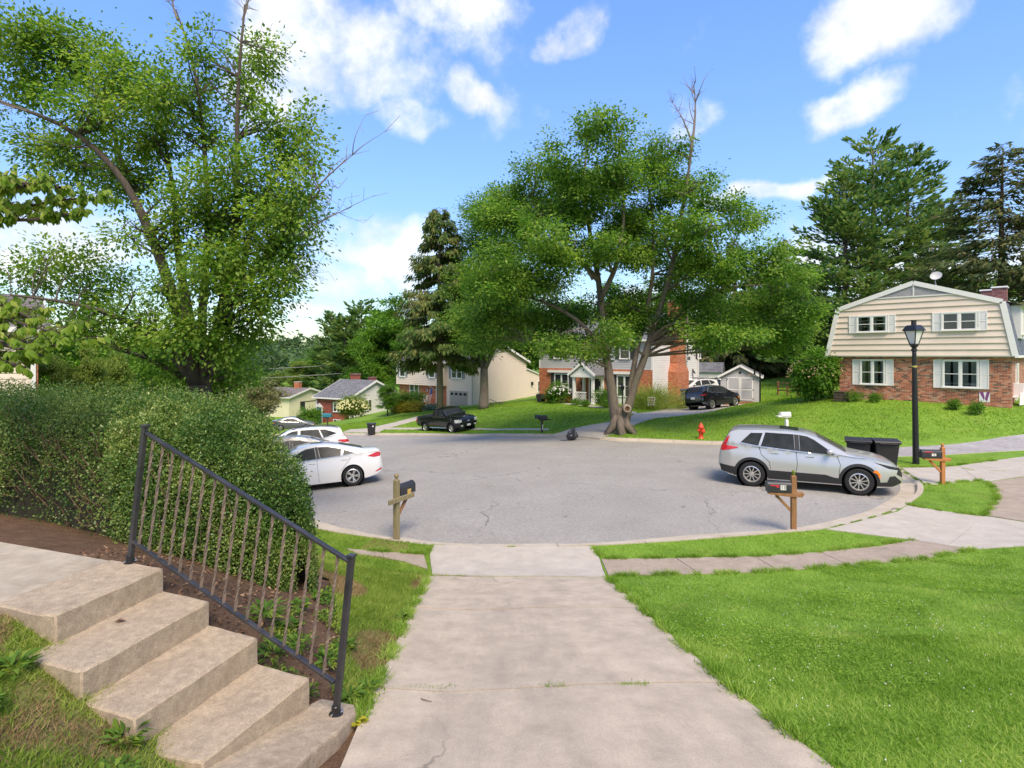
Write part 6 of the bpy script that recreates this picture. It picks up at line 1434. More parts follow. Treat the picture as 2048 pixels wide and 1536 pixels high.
X_ = rng.uniform(-2.5, -1.3, 14000); Y_2 = rng.uniform(4.4, 8.2, 14000); ok = inpoly(X_, Y_2, MULCH) & (np.sin(X_ * 9 + Y_2 * 4) + np.sin(Y_2 * 7 - X_ * 5) > 0.1) & (X_ > -2.15 + (Y_2 - 5) * -0.1); X_, Y_2 = X_[ok], Y_2[ok]; N_ = len(X_); a_ = rng.uniform(0, 6.28, N_)
tag(link("mulch_greens", leaves_mesh(np.stack([X_, Y_2, gz(X_, Y_2) - 0.02 + rng.uniform(0, .06, N_)], -1), np.stack([np.cos(a_), np.sin(a_), rng.uniform(0, 1, N_)], -1), np.array([0, 0, 1.0]) + rng.normal(0, .4, (N_, 3)), rng.uniform(.02, .055, N_), rng.uniform(.012, .026, N_)), M_weed), "low green ground cover creeping over the mulch by the bank", kind="stuff")
p = GP(852, 1405, 0.016); c_ = MB().tube([(-0.045, 0.02, 0.004), (-0.02, 0.0, 0.008), (0.01, -0.012, 0.008), (0.05, -0.022, 0.004)], [0.004, 0.005, 0.005, 0.003], 6).build("fallen_stick", M_dead); c_.location = p; tag(c_, "short curved stick lying on the driveway", "stick")
def fallen_leaf(p, L, lab, rot):
    o = link("fallen_leaf", leaves_mesh(np.zeros((1, 3)), np.array([[1.0, 0, 0.05]]), np.array([[0, 0.1, 1.0]]), [L], [L * 0.6], 0.2), mk("dry leaf", (0.24, 0.15, 0.1), 0.8)); o.location = p; o.rotation_euler = (0, 0, rot); tag(o, lab, "leaf")
fallen_leaf(P(228, 1252, 4.28) + Vector((0, 0, 0.03)), 0.08, "dry brown leaf lying on the second highest step", 0.5)

# ------------------------------------------------------------------ mailboxes
def box_mesh(L, w, h, n=10):
    """rounded-top mailbox body, door end at +x"""
    m = MB(); sec = [(-w / 2, 0), (-w / 2, h - w / 2)] + [(-w / 2 * math.cos(math.pi * i / n), h - w / 2 + w / 2 * math.sin(math.pi * i / n)) for i in range(1, n)] + [(w / 2, h - w / 2), (w / 2, 0)]
    k = len(sec); m.add([(x, y, z) for x in (-L / 2, L / 2) for y, z in sec], [tuple(range(k)), tuple(range(2 * k - 1, k - 1, -1))] + [(i, (i + 1) % k, (i + 1) % k + k, i + k) for i in range(k)])
    return m
def digits(parent, text, x, y, z, size, mat, face=-1):
    """house number as flat figures on the box's side (facing -y), the way the photo shows them"""
    cu = bpy.data.curves.new("number", 'FONT'); cu.body = text; cu.size = size; cu.extrude = 0.001; cu.align_x = 'CENTER'; cu.align_y = 'CENTER'
    tmp = bpy.data.objects.new("number", cu); COL.objects.link(tmp); dg = bpy.context.evaluated_depsgraph_get(); me = bpy.data.meshes.new_from_object(tmp.evaluated_get(dg)); bpy.data.objects.remove(tmp)
    o = link("number", me, mat, parent); o.location = (x, y, z); o.rotation_euler = (math.pi / 2, 0, 0); return o
M_plate = mk("number sticker", (0.65, 0.64, 0.6), 0.5); M_flag = mk("red flag", (0.5, 0.03, 0.04), 0.5); M_brass = mk("brass plate", (0.6, 0.4, 0.12), 0.35, metal=0.4)
M_boxblack = mk("mailbox black", (0.028, 0.028, 0.031), 0.45, var=0.25, vs=14)
def mailbox(name, label, p, rot, hpost, wpost, M_p, text=None, M_b=None, ball=False, moss=False, hb=0.75, off=0.0, brace=True, Lb=0.48):
    """post at the origin; the box lies along +x of the thing"""
    t = thing(name, label, "mailbox", p, rot, "mailboxes along the kerb"); w = wpost
    c = MB(); c.bx(-w / 2, w / 2, -w / 2, w / 2, -0.3, hpost - 0.1); v = [(-w / 2, -w / 2), (w / 2, -w / 2), (w / 2, w / 2), (-w / 2, w / 2)]; h0 = hpost - 0.1
    c.add([(a * .99, b * .99, h0) for a, b in v] + [(a * .6, b * .6, h0 + 0.025) for a, b in v], [(0, 1, 5, 4), (1, 2, 6, 5), (2, 3, 7, 6), (3, 0, 4, 7), (4, 5, 6, 7)]); post = c.build("post", M_p, t, bevel=0.004)
    fm = MB(); 
    if ball: fm.lathe([(0.02, 0), (0.03, 0.012), (0.022, 0.02), (0.045, 0.045), (0.052, 0.07), (0.045, 0.1), (0.02, 0.118), (0.001, 0.122)], (0, 0, h0 + 0.024), 14)
    else: fm.lathe([(0.026, 0), (0.04, 0.015), (0.028, 0.03), (0.045, 0.055), (0.04, 0.085), (0.012, 0.11), (0.001, 0.115)], (0, 0, h0 + 0.024), 10)
    fm.build("finial", M_moss if moss else M_p, post, smooth=True)
    a = MB(); a.bx(-0.2 if not ball else -0.34, 0.46 if not ball else 0.5, -w / 2 - 0.04 - off, -w / 2 - 0.002 - off, hb - 0.11, hb - 0.012) if ball else a.bx(-0.17, 0.52, -0.045, 0.045, hb - 0.10, hb - 0.012)
    if not ball:
        a = MB(); a.add([(x, y, z) for y in (-w / 2 - 0.03, w / 2 + 0.03) for x, z in ((-0.20, hb - 0.03), (-0.16, hb - 0.10), (0.1, hb - 0.10), (0.52, hb - 0.06), (0.54, hb - 0.012), (-0.20, hb - 0.012))], [tuple(range(6)), tuple(range(11, 5, -1))] + [(i, i + 6, (i + 1) % 6 + 6, (i + 1) % 6) for i in range(6)])
    a.build("arm", M_p, t, bevel=0.004)
    if brace: MB().bar((w / 2 - 0.005, 0, hb - 0.42), (0.36, 0, hb - 0.09), 0.045, 0.06).build("brace", M_p if not ball else M_wood, t, bevel=0.003)
    bm_ = box_mesh(Lb, 0.19, 0.235); yb = 0.0 if not ball else 0.03
    bo = bm_.build("box", M_b or M_boxblack, t); bo.location = (w / 2 + 0.012 + Lb / 2, yb, hb - 0.005); bo.data.set_sharp_from_angle(angle=math.radians(35)); bo.data.polygons.foreach_set("use_smooth", [True] * len(bo.data.polygons))
    d = box_mesh(0.012, 0.205, 0.25); dd = d.build("door", M_b or M_boxblack, bo); dd.location = (Lb / 2 + 0.007, 0, -0.005)
    MB().bx(Lb / 2 + 0.013, Lb / 2 + 0.035, -0.02, 0.02, 0.2, 0.215).build("latch", M_chrome, bo)
    return t, bo
p = GP(1587, 1057); t, bo = mailbox("wooden_mailbox", "black mailbox numbered 13 on a brown post with a mossy finial, before the silver car", p, math.radians(171), 1.24, 0.105, M_wood, moss=True, hb=0.80)
bo.rotation_euler = (0, 0, 0)
f = MB(); f.bx(0.02, 0.20, 0.097, 0.103, 0.135, 0.16); f.bx(0.02, 0.075, 0.097, 0.103, 0.105, 0.136); f.build("flag", M_flag, bo)
MB().bx(-0.125, -0.01, 0.0955, 0.0985, 0.055, 0.16).build("number_plate", M_plate, bo)
o = digits(bo, "13", -0.068, 0.1, 0.107, 0.11, M_boxblack); o.rotation_euler = (math.pi / 2, 0, math.pi)
p = GP(793, 1072); t, bo = mailbox("wooden_mailbox", "black mailbox turned to the street on a pale post with a ball finial", p, math.radians(62), 1.28, 0.105, M_woodg, ball=True, hb=0.84)
pl = MB().bx(-0.02, 0.10, -0.10, -0.0965, -0.02, 0.10).build("number_plate", M_brass, bo)
p = GP(1885, 968); t, bo = mailbox("wooden_mailbox", "black mailbox with a red flag on an orange brown post right of the street lamp", p, math.radians(176), 1.15, 0.10, mk("orange post wood", (0.42, 0.17, 0.055), 0.8, var=0.25, vs=5, stretch=(9, 9, .8)), hb=0.77, Lb=0.55)
MB().bx(0.0, 0.22, 0.097, 0.103, 0.16, 0.185).build("flag", M_flag, bo); MB().bx(-0.10, 0.02, 0.0955, 0.0985, 0.06, 0.13).build("number_plate", M_plate, bo)
o = digits(bo, "15", -0.04, 0.1, 0.095, 0.07, M_boxblack); o.rotation_euler = (math.pi / 2, 0, math.pi)
p = GP(1573, 868); t, bo = mailbox("white_mailbox", "plain white mailbox on a white post behind the silver car", p, math.radians(195), 0.75, 0.13, M_white, M_b=M_white, hb=0.88, brace=False, Lb=0.52); bo.location = (0.08, 0, 0.80)
p = GP(1084, 865.5); t, bo = mailbox("double_mailbox", "small black mailboxes on one brown post on the lawn before the brick house", p, math.radians(10), 0.85, 0.11, M_bark2, hb=0.84, brace=False, Lb=0.42); bo.location = (0.05, -0.15, 0.84); b2_ = dup(bo, t); b2_.location = (-0.2, 0.15, 0.84); b2_.rotation_euler = (0, 0, 2.0)
MB().bx(0.0, 0.05, -0.075, -0.06, 0.2, 0.5).build("number_plate", M_plate, t)
p = GP(655, 853); t, bo = mailbox("teal_mailbox", "teal mailbox on a post in front of the red brick rancher", p, math.radians(170), 0.95, 0.11, M_bark2, M_b=M_teal, hb=0.95, brace=False, Lb=0.9); bo.location = (0, 0, 0.95); bo.scale = (1, 1.6, 1.6)

# ------------------------------------------------------------------ street lamp, hydrant, bins, bag
p = GP(1832, 928); s = 1138 / p.y; hh = (928 - 641) / s
LP = thing("street_lamp", "black post top street lamp with a tapered lantern before the gambrel house", "street lamp", p); LP.rotation_euler = (0, math.radians(-0.9), 0)
MB().lathe([(0.105, -0.3), (0.105, 0.02), (0.1, 0.3), (0.085, hh * 0.5), (0.065, hh - 1.12), (0.065, hh - 1.05)], (0, 0, 0), 16).build("post", M_black, LP, smooth=True)
c = MB(); c.lathe([(0.09, hh - 1.05), (0.09, hh - 0.98), (0.06, hh - 0.95), (0.10, hh - 0.9), (0.14, hh - 0.84), (0.14, hh - 0.80), (0.0, hh - 0.80)], (0, 0, 0), 12, caps=False); head = c.build("lantern_base", M_black, LP)
zb_, zt__ = hh - 0.80, hh - 0.36; rb_, rt_ = 0.13, 0.27
for k in range(4):
    a = math.radians(45 + 20 + 90 * k); b = a + math.pi / 2; q = [(r * math.cos(x), r * math.sin(x), z) for r, x, z in ((rb_, a, zb_), (rb_, b, zb_), (rt_, b, zt__), (rt_, a, zt__))]
    MB().bar(q[0], q[3], 0.03, 0.03).build("lantern_bar", M_black, LP)
    sh = 0.985; MB().add([(x * sh, y * sh, z) for x, y, z in q], [(0, 1, 2, 3)]).build("lantern_pane", mk("frosted pane", (0.62, 0.62, 0.58), 0.35, var=0.06, spec=0.5), LP)
c = MB(); qa = [(math.cos(math.radians(65 + 90 * k)), math.sin(math.radians(65 + 90 * k))) for k in range(4)]; lv = [(0.34, zt__), (0.34, zt__ + 0.03), (0.25, zt__ + 0.16), (0.20, zt__ + 0.20), (0.0, zt__ + 0.205)]
vs = [(r * a, r * b, z) for r, z in lv for a, b in qa]; c.add(vs, [(0, 1, 2, 3)] + [(i * 4 + k, i * 4 + (k + 1) % 4, i * 4 + 4 + (k + 1) % 4, i * 4 + 4 + k) for i in range(4) for k in range(4)]); rf = c.build("lantern_roof", M_black, LP)
MB().lathe([(0.08, zt__ + 0.2), (0.075, zt__ + 0.34), (0.09, zt__ + 0.345), (0.09, zt__ + 0.37), (0.0, zt__ + 0.37)], (0, 0, 0), 12, caps=False).build("photocell", M_blackpl, rf)
MB().lathe([(0.072, hh - 1.62), (0.073, hh - 1.55)], (0, 0, 0), 14, caps=False).build("yellow_tag", mk("yellow tag", (0.6, 0.5, 0.1), 0.6), LP)

p = GP(1402, 877); HY = thing("fire_hydrant", "red fire hydrant on the grass by the kerb left of the silver car", "hydrant", p, 0.4); HY.scale = (1.0, 1.0, 1.0)
MB().lathe([(0.15, -0.1), (0.15, 0.05), (0.105, 0.06), (0.1, 0.1), (0.1, 0.48), (0.135, 0.50), (0.135, 0.54), (0.12, 0.6), (0.08, 0.68), (0.035, 0.71), (0.035, 0.76), (0.0, 0.765)], (0, 0, 0), 16, caps=False).build("barrel", M_redlac, HY, smooth=True)
for a, r, z in ((0, 0.055, 0.4), (math.pi, 0.055, 0.4), (-math.pi / 2, 0.085, 0.36)):
    c = MB(); c.lathe([(r * 0.8, 0.06), (r * 0.8, 0.13), (r, 0.13), (r, 0.19), (r * 0.4, 0.2), (r * 0.4, 0.225), (0, 0.23)], (0, 0, 0), 10, 'x', caps=False); o = c.build("outlet_cap", M_redlac, HY); o.rotation_euler = (0, 0, a); o.location = (0, 0, z)
def bin_(label, p, rot, w=0.62, d=0.72, h=1.02, name="wheelie_bin", group=None):
    t = thing(name, label, "bin", p, rot, group); c = MB()
    a = [(-w * .4, -d * .38), (w * .4, -d * .38), (w * .4, d * .38), (-w * .4, d * .38)]; b = [(-w / 2, -d / 2), (w / 2, -d / 2), (w / 2, d / 2), (-w / 2, d / 2)]
    lv = [(a, 0.03), (b, h * 0.9)]; vs = [(x, y, z) for L, z in lv for x, y in L]; c.add(vs, [(3, 2, 1, 0), (4, 5, 6, 7)] + [(k, (k + 1) % 4, (k + 1) % 4 + 4, k + 4) for k in range(4)]); c.build("body", M_blackpl, t, bevel=0.03)
    r = MB(); r.bx(-w / 2 - 0.03, w / 2 + 0.03, -d / 2 - 0.03, d / 2 + 0.03, h * 0.86, h * 0.9 + 0.002); r.build("rim", M_blackpl, t, bevel=0.01)
    l = MB(); l.prism([(-d / 2 - 0.05, h * 0.905), (d / 2 + 0.06, h * 0.905), (d / 2 + 0.03, h * 0.95), (0, h), (-d / 2, h * 0.96)], -w / 2 - 0.045, w / 2 + 0.045); l.v = [(y, x, z) for x, y, z in l.v]; l.build("lid", M_blackpl, t, bevel=0.012)
    MB().tube([(-w * .35, d / 2 + 0.06, h * 0.88), (w * .35, d / 2 + 0.06, h * 0.88)], 0.018, 8).build("handle", M_blackpl, t)
    for s_ in (-1, 1): MB().lathe([(0.1, s_ * w * .33), (0.1, s_ * w * .42)], (0, d * .38, 0.1), 14, 'x').build("wheel", M_tyre, t)
    return t
b_ = P(1716, 915, 19.3); bin_("black wheeled bin nearer the silver car's bonnet, left of its pair", (b_.x, b_.y, g(b_.x, b_.y) - 0.09), math.radians(150), 0.70, 0.78, 1.08, group="black bins beside the street lamp")
b_ = P(1767, 915, 19.0); bin_("black wheeled bin nearer the street lamp, right of its pair", (b_.x, b_.y, g(b_.x, b_.y) - 0.09), math.radians(165), 0.70, 0.78, 1.08, group="black bins beside the street lamp")
b_ = GP(743, 868); t = bin_("black bin alone at the far kerb beside the front path", (b_.x, b_.y, b_.z - 0.04), math.radians(10), 0.62, 0.66, 0.92)
MB().bx(0.08, 0.18, -0.345, -0.338, 0.62, 0.72).build("sticker", M_white, t)
p = P(1143, 881, 29.4); m = MB(); m.ball((0, 0, 0.3), 0.3, 26, 18, (0.95, 0.85, 1.0)); me = m.mesh(); bmm = bmesh.new(); bmm.from_mesh(me)
for v in bmm.verts:
    q = v.co.copy(); k = min(max(q.z / 0.6, 0), 1); a = math.atan2(q.y, q.x); rr = math.hypot(q.x, q.y)
    w = (1.0 - 0.62 * max(0, k - 0.45) / 0.55) * (1 + 0.10 * math.sin(a * 5 + k * 6) + 0.07 * math.sin(a * 9 - k * 11)) * (1.12 if k < 0.5 else 1.0)
    v.co = Vector((rr * w * math.cos(a) + 0.12 * k * k, rr * w * math.sin(a), max(0.0, q.z * 1.06 + 0.02 * math.sin(a * 7 + k * 9))))
bmm.to_mesh(me); bmm.free()
M_bag = mk("black bag plastic", (0.02, 0.02, 0.024), 0.28, spec=0.6, var=0.2, vs=9, bump=0.8, bs=14)
bt = thing("rubbish_bag", "tied black rubbish bag standing in the road by the driveway mouth", "bag", (p.x, p.y, g(p.x, p.y) - 0.1)); link("sack", me, M_bag, bt, smooth=False)
c = MB()
for k in range(5): a = k * 1.25; c.add([(0.10, 0.0, 0.58), (0.14 + 0.09 * math.cos(a), 0.09 * math.sin(a), 0.68), (0.14 + 0.09 * math.cos(a + .8), 0.09 * math.sin(a + .8), 0.66), (0.14, 0.02, 0.58)], [(0, 1, 2, 3)])
c.build("tied_neck", M_bag, bt)
m = MB(); m.add([(-.25, -.1, .02), (-.62, -.16, .015), (-.5, .1, .02), (-.2, .12, .03)], [(0, 1, 2, 3)]); m.build("loose_flap", M_bag, bt)

# ------------------------------------------------------------------ things around the far houses
p = P(1520, 805, 43.2); B_ = thing("basketball_hoop", "black basketball hoop on a pole beside the white shed", "basketball hoop", (p.x, p.y, g(p.x, p.y)), math.radians(150))
MB().tube([(0, 0, -0.2), (0, 0, 2.35)], 0.06, 8).build("pole", M_black, B_); MB().bar((0, 0, 2.3), (0.35, 0, 2.45), 0.05, 0.05).build("arm", M_black, B_)
fb = MB(); x = 0.36
for y0, y1, z0, z1 in ((-.42, .42, 1.95, 2.0), (-.42, .42, 2.68, 2.73), (-.42, -.37, 2.0, 2.68), (.37, .42, 2.0, 2.68), (-.2, -.17, 2.1, 2.5), (.17, .2, 2.1, 2.5), (-.17, .17, 2.47, 2.5), (-.37, .37, 2.12, 2.15)): fb.bx(x, x + 0.03, y0, y1, z0, z1)
bo = fb.build("backboard_frame", M_black, B_); MB().bx(x + 0.01, x + 0.02, -.37, .37, 2.0, 2.68).build("backboard", M_clear, bo)
rg = MB(); rg.tube([(x + 0.28 + 0.2 * math.cos(a), 0.2 * math.sin(a), 2.12) for a in np.linspace(0, 2 * math.pi, 15)], 0.012, 5); rg.build("rim", mk("orange rim", (0.6, 0.2, 0.08), 0.5), bo)
nt_ = MB()
for k in range(10):
    a = 2 * math.pi * k / 10; nt_.tube([(x + 0.28 + 0.2 * math.cos(a), 0.2 * math.sin(a), 2.11), (x + 0.28 + 0.1 * math.cos(a + .5), 0.1 * math.sin(a + .5), 1.75)], 0.008, 4)
nt_.build("net", M_white, bo)
# split rail fence
Fa, Fb = P(1556, 795, 48), P(1640, 790, 42); FE = thing("rail_fence", "brown split rail fence behind the shed and the round bush", "fence", (Fa.x, Fa.y, g(Fa.x, Fa.y))); 
for k in range(5):
    q = Fa.lerp(Fb, k / 4); z = g(q.x, q.y); MB().bx(q.x - Fa.x - 0.06, q.x - Fa.x + 0.06, q.y - Fa.y - 0.06, q.y - Fa.y + 0.06, z - FE.location.z - 0.1, z - FE.location.z + 1.15).build("post", M_wood, FE)
    if k < 4:
        q2 = Fa.lerp(Fb, (k + 1) / 4); z2 = g(q2.x, q2.y)
        for hh_ in (0.4, 0.72, 1.02): MB().bar((q.x - Fa.x, q.y - Fa.y, z - FE.location.z + hh_), (q2.x - Fa.x, q2.y - Fa.y, z2 - FE.location.z + hh_), 0.05, 0.11).build("rail", M_wood, FE)
# condensers by the chimney
for i, (u, lab) in enumerate(((1371, "dark grey cabinet against the white side wall, nearer the brick chimney"), (1385, "dark grey cabinet against the white side wall, nearer the black crossover"))):
    q = P(u, 804, 47.6 + i * 0.8); t = thing("utility_cabinet", lab, "cabinet", (q.x, q.y, g(q.x, q.y)), math.radians(-43 + 90), "grey cabinets by the chimney"); M_cab = mk("dark grey cabinet", (0.065, 0.07, 0.07), 0.6)
    MB().bx(-0.32, 0.32, -0.3, 0.3, -0.1, 1.15).build("case", M_cab, t, bevel=0.03); MB().prism([(-0.36, 1.15), (0.36, 1.15), (0.3, 1.28), (-0.3, 1.28)], -0.34, 0.34).build("lid", M_cab, t); MB().bx(-0.25, 0.25, -0.31, -0.301, 1.0, 1.1).build("vent", M_dark, t)
# lamp post and sign in the bed
p = P(1245, 822, 42.5); t = thing("garden_lamp", "slim black lamp post in the front bed behind the forked tree", "lamp", (p.x, p.y, g(p.x, p.y))); MB().lathe([(0.06, -0.2), (0.045, 1.5), (0.05, 1.55)], (0, 0, 0), 10).build("post", M_black, t); c = MB(); c.lathe([(0.07, 1.55), (0.13, 1.6), (0.15, 1.8), (0.17, 1.82), (0.05, 1.92), (0.0, 1.95)], (0, 0, 0), 8, caps=False); c.build("lantern", M_black, t)
p = P(1303, 820, 43.0); t = thing("yard_sign", "small white printed sign on a stake before the ornamental grass", "sign", (p.x, p.y, g(p.x, p.y)), -0.3); MB().bx(-0.28, 0.28, -0.02, 0.02, 0.35, 1.0).build("panel", M_plate, t); MB().bx(-0.03, 0.03, 0.021, 0.05, -0.2, 0.95).build("stake", M_wood, t)
for k, (z0, z1) in enumerate(((0.8, 0.9), (0.62, 0.7), (0.45, 0.55))): MB().bx(-0.2, 0.2 - 0.05 * k, -0.024, -0.0205, z0, z1).build("printed_line", mk("sign print", (0.25, 0.12, 0.12), 0.6), t)
# flag and rocking chair on the cream house's porch
Tc, Ac, dc, nc, zbc, Fpc, xdc, xlc = CRM
def cl(x, y, z): return Vector((Ac[0] + dc[0] * x + nc[0] * y, Ac[1] + dc[1] * x + nc[1] * y, zbc + z))
fx = Fpc(873, 780)[0]; q = cl(fx, -1.2, 0); t = thing("house_flag", "striped flag with a blue corner hanging by the cream house's porch door", "flag", q, math.atan2(dc[1], dc[0]))
MB().tube([(0.35, 1.15, 1.7), (0.0, 0.0, 2.5)], 0.02, 6).build("flag_pole", M_white, t)
M_fr, M_fw, M_fb = mk("flag red", (0.42, 0.05, 0.06), 0.8), mk("flag white", (0.7, 0.68, 0.68), 0.8), mk("flag blue", (0.05, 0.08, 0.2), 0.8)
def cloth(y0, y1, z0, z1, mat, nm, o=0.0):
    m = MB(); N = 8
    for i in range(N + 1):
        for j in range(N + 1):
            a, b = y0 + (y1 - y0) * i / N, z0 + (z1 - z0) * j / N; m.v.append((0.35 * (1 - b) + 0.06 * math.sin(a * 9 + b * 4) - 0.9 * a + 0.25, 0.25 * a + 0.05 * math.cos(a * 11) - o, 2.35 - 0.5 * a - b * 1.9))
    m.f = [(i * (N + 1) + j, (i + 1) * (N + 1) + j, (i + 1) * (N + 1) + j + 1, i * (N + 1) + j + 1) for i in range(N) for j in range(N)]
    m.build(nm, mat, t)
for k in range(13):
    cloth(0.75 * k / 13, 0.75 * (k + 1) / 13, 0.0 if k > 6 else 0.4, 1.0, M_fr if k % 2 == 0 else M_fw, "stripe")
cloth(0.0, 0.75 * 7 / 13, 0.0, 0.4, M_fb, "blue_corner")
cx = Fpc(861, 800)[0]; q = cl(cx, -0.9, 0.19); t = thing("rocking_chair", "white wooden rocking chair on the porch of the cream house", "chair", q, math.atan2(dc[1], dc[0]) + 0.5)
MB().bx(-.28, .28, -.26, .26, .42, .46).build("seat", M_white, t)
for k in range(6): MB().bar((-.25 + k * .1, .26, .46), (-.27 + k * .108, .42, 1.2), .05, .02, up=(0, 1, 0)).build("slat", M_white, t)
for s in (-1, 1):
    MB().bar((s * .29, -.25, .05), (s * .29, -.25, .66), .04, .04).build("leg", M_white, t); MB().bar((s * .29, .25, .05), (s * .29, .27, .66), .04, .04).build("leg", M_white, t); MB().bar((s * .29, -.3, .67), (s * .29, .32, .67), .07, .03).build("armrest", M_white, t)
    MB().tube([(s * .29, -.45, .09), (s * .29, -.2, .03), (s * .29, .2, .03), (s * .29, .5, .1)], .02, 5).build("rocker", M_white, t)
# lounge chair by the second maple, grill by the brick wall, white armchair and house flag at the gambrel house
p = P(992, 812, 52); t = thing("garden_lounger", "dark slatted garden chair folded low beside the second maple's trunk", "chair", (p.x, p.y, g(p.x, p.y)), 0.4)
for k in range(6): MB().bar((-.5 + k * .2, -.3, .35 + (0.3 * (1 - k / 3) if k < 3 else 0)), (-.5 + k * .2, .3, .35 + (0.3 * (1 - k / 3) if k < 3 else 0)), .1, .025).build("slat", M_bark2, t)
for x in (-.4, .5):
    for y in (-.28, .28): MB().bar((x, y, -.05), (x, y, .4), .05, .05).build("leg", M_bark2, t)
p = P(1084, 803, 53.5); t = thing("garden_cart", "dark garden cart with small wheels against the brick corner", "cart", (p.x, p.y, g(p.x, p.y)), -0.6)
MB().prism([(-.45, .35), (.4, .35), (.55, .85), (-.5, .75)], -.3, .3).build("tub", M_blackpl, t); MB().bar((.5, 0, .8), (.9, 0, 1.15), .4, .04).build("handle", M_blackpl, t)
for s in (-1, 1): MB().lathe([(.22, s * .32), (.22, s * .38)], (-.1, 0, .2), 12, 'y').build("wheel", M_tyre, t)
At, dt_, nt__ = GAM[1], GAM[2], GAM[3]
p = P(2030, 806, 28.4); t = thing("white_armchair", "white moulded garden armchair beside the gambrel house's entry", "chair", (p.x, p.y, g(p.x, p.y)), math.radians(30))
MB().bx(-.27, .27, -.27, .27, .36, .42).build("seat", M_white, t, bevel=.02); MB().prism([(.2, .4), (.3, .4), (.42, 1.05), (.33, 1.08)], -.27, .27).build("backrest", M_white, t, bevel=.02)
for s in (-1, 1): MB().prism([(-.3, 0), (.38, 0), (.3, .62), (-.24, .62)], s * .28 - .025, s * .28 + .025).build("side_panel", M_white, t, bevel=.015)
p = P(1968, 806, 27.6); t = thing("house_pennant", "small white and purple garden flag under the right ground floor window", "flag", (p.x, p.y, g(p.x, p.y)), math.radians(-45)); MB().tube([(-.2, 0, -.1), (-.2, 0, 1.0), (.25, 0, 1.0)], .012, 5).build("stand", M_black, t)
MB().bx(-.18, .22, -.006, .006, .5, .98).build("cloth", M_white, t); M_pur = mk("purple print", (0.2, 0.06, 0.2), 0.8); MB().prism([(-.18, .98), (-.02, .98), (.03, .7), (-.02, .62)], -.0095, -.0065).build("print", M_pur, t); MB().prism([(.22, .98), (.1, .98), (.03, .62), (.12, .55)], -.0095, -.0065).build("print", M_pur, t)
p = P(1683, 799, 32.6); t = thing("wooden_crate", "dark low wooden box at the left corner of the gambrel house", "box", (p.x, p.y, g(p.x, p.y)), math.radians(-45)); 
for k in range(3): MB().bx(-.35, .35, -.25, .25, .0 + k * .17, .15 + k * .17).build("plank", M_bark2, t)
MB().bx(-.38, .38, -.28, .28, .512, .55).build("lid", M_bark2, t)
# overhead wires
def wire(name, pts, r, label):
    a, b = pts; N = 14; sag = (b - a).length * 0.012; m = MB(); m.tube([a.lerp(b, i / N) - Vector((0, 0, 4 * sag * (i / N) * (1 - i / N))) - a for i in range(N + 1)], r, 5); o = m.build(name, mk("wire", (0.22, 0.22, 0.22), 0.6)); o.location = a; tag(o, label, "wire")
wire("power_line", (P(250, 742, 80), P(680, 729, 100)), 0.05, "upper power line crossing the valley behind the small tree")
wire("power_line", (P(250, 762, 80), P(740, 742, 100)), 0.05, "lower power line crossing the valley above the rancher's chimney")
wire("service_wire", (P(1411, 690, 53), P(1560, 668, 66)), 0.03, "lower service wire running from the white gable to the dark spruces")
wire("service_wire", (P(1418, 686, 53), P(1560, 650, 66)), 0.025, "upper service wire running from the white gable to the dark spruces")
# ------------------------------------------------------------------ trees and shrubs
L_maple = leafmat("maple leaf", (0.06, 0.135, 0.02), (0.14, 0.25, 0.036), (0.31, 0.40, 0.075), 0.5, 0.45, 1.0)
L_maple2 = leafmat("street maple leaf", (0.048, 0.118, 0.02), (0.115, 0.23, 0.034), (0.28, 0.39, 0.072), 0.5, 0.45, 0.8)
L_dark = leafmat("background leaf", (0.05, 0.13, 0.018), (0.11, 0.23, 0.03), (0.21, 0.35, 0.05), 0.45, 0.5, 0.25)
L_pale = leafmat("pale leaf", (0.10, 0.16, 0.03), (0.17, 0.24, 0.045), (0.26, 0.32, 0.07), 0.4, 0.5, 0.3)
L_dog = leafmat("near branch leaf", (0.08, 0.16, 0.016), (0.15, 0.25, 0.025), (0.30, 0.36, 0.06), 0.45, 0.4, 0.9)
L_pine = leafmat("pine needle", (0.06, 0.13, 0.045), (0.12, 0.21, 0.055), (0.23, 0.29, 0.08), 0.4, 0.55, 0.25)
L_spruce = leafmat("spruce needle", (0.045, 0.075, 0.028), (0.10, 0.135, 0.045), (0.19, 0.17, 0.07), 0.35, 0.6, 0.4)
L_spruce_b = leafmat("browning spruce needle", (0.05, 0.10, 0.026), (0.105, 0.165, 0.04), (0.20, 0.19, 0.06), 0.35, 0.6, 0.5)

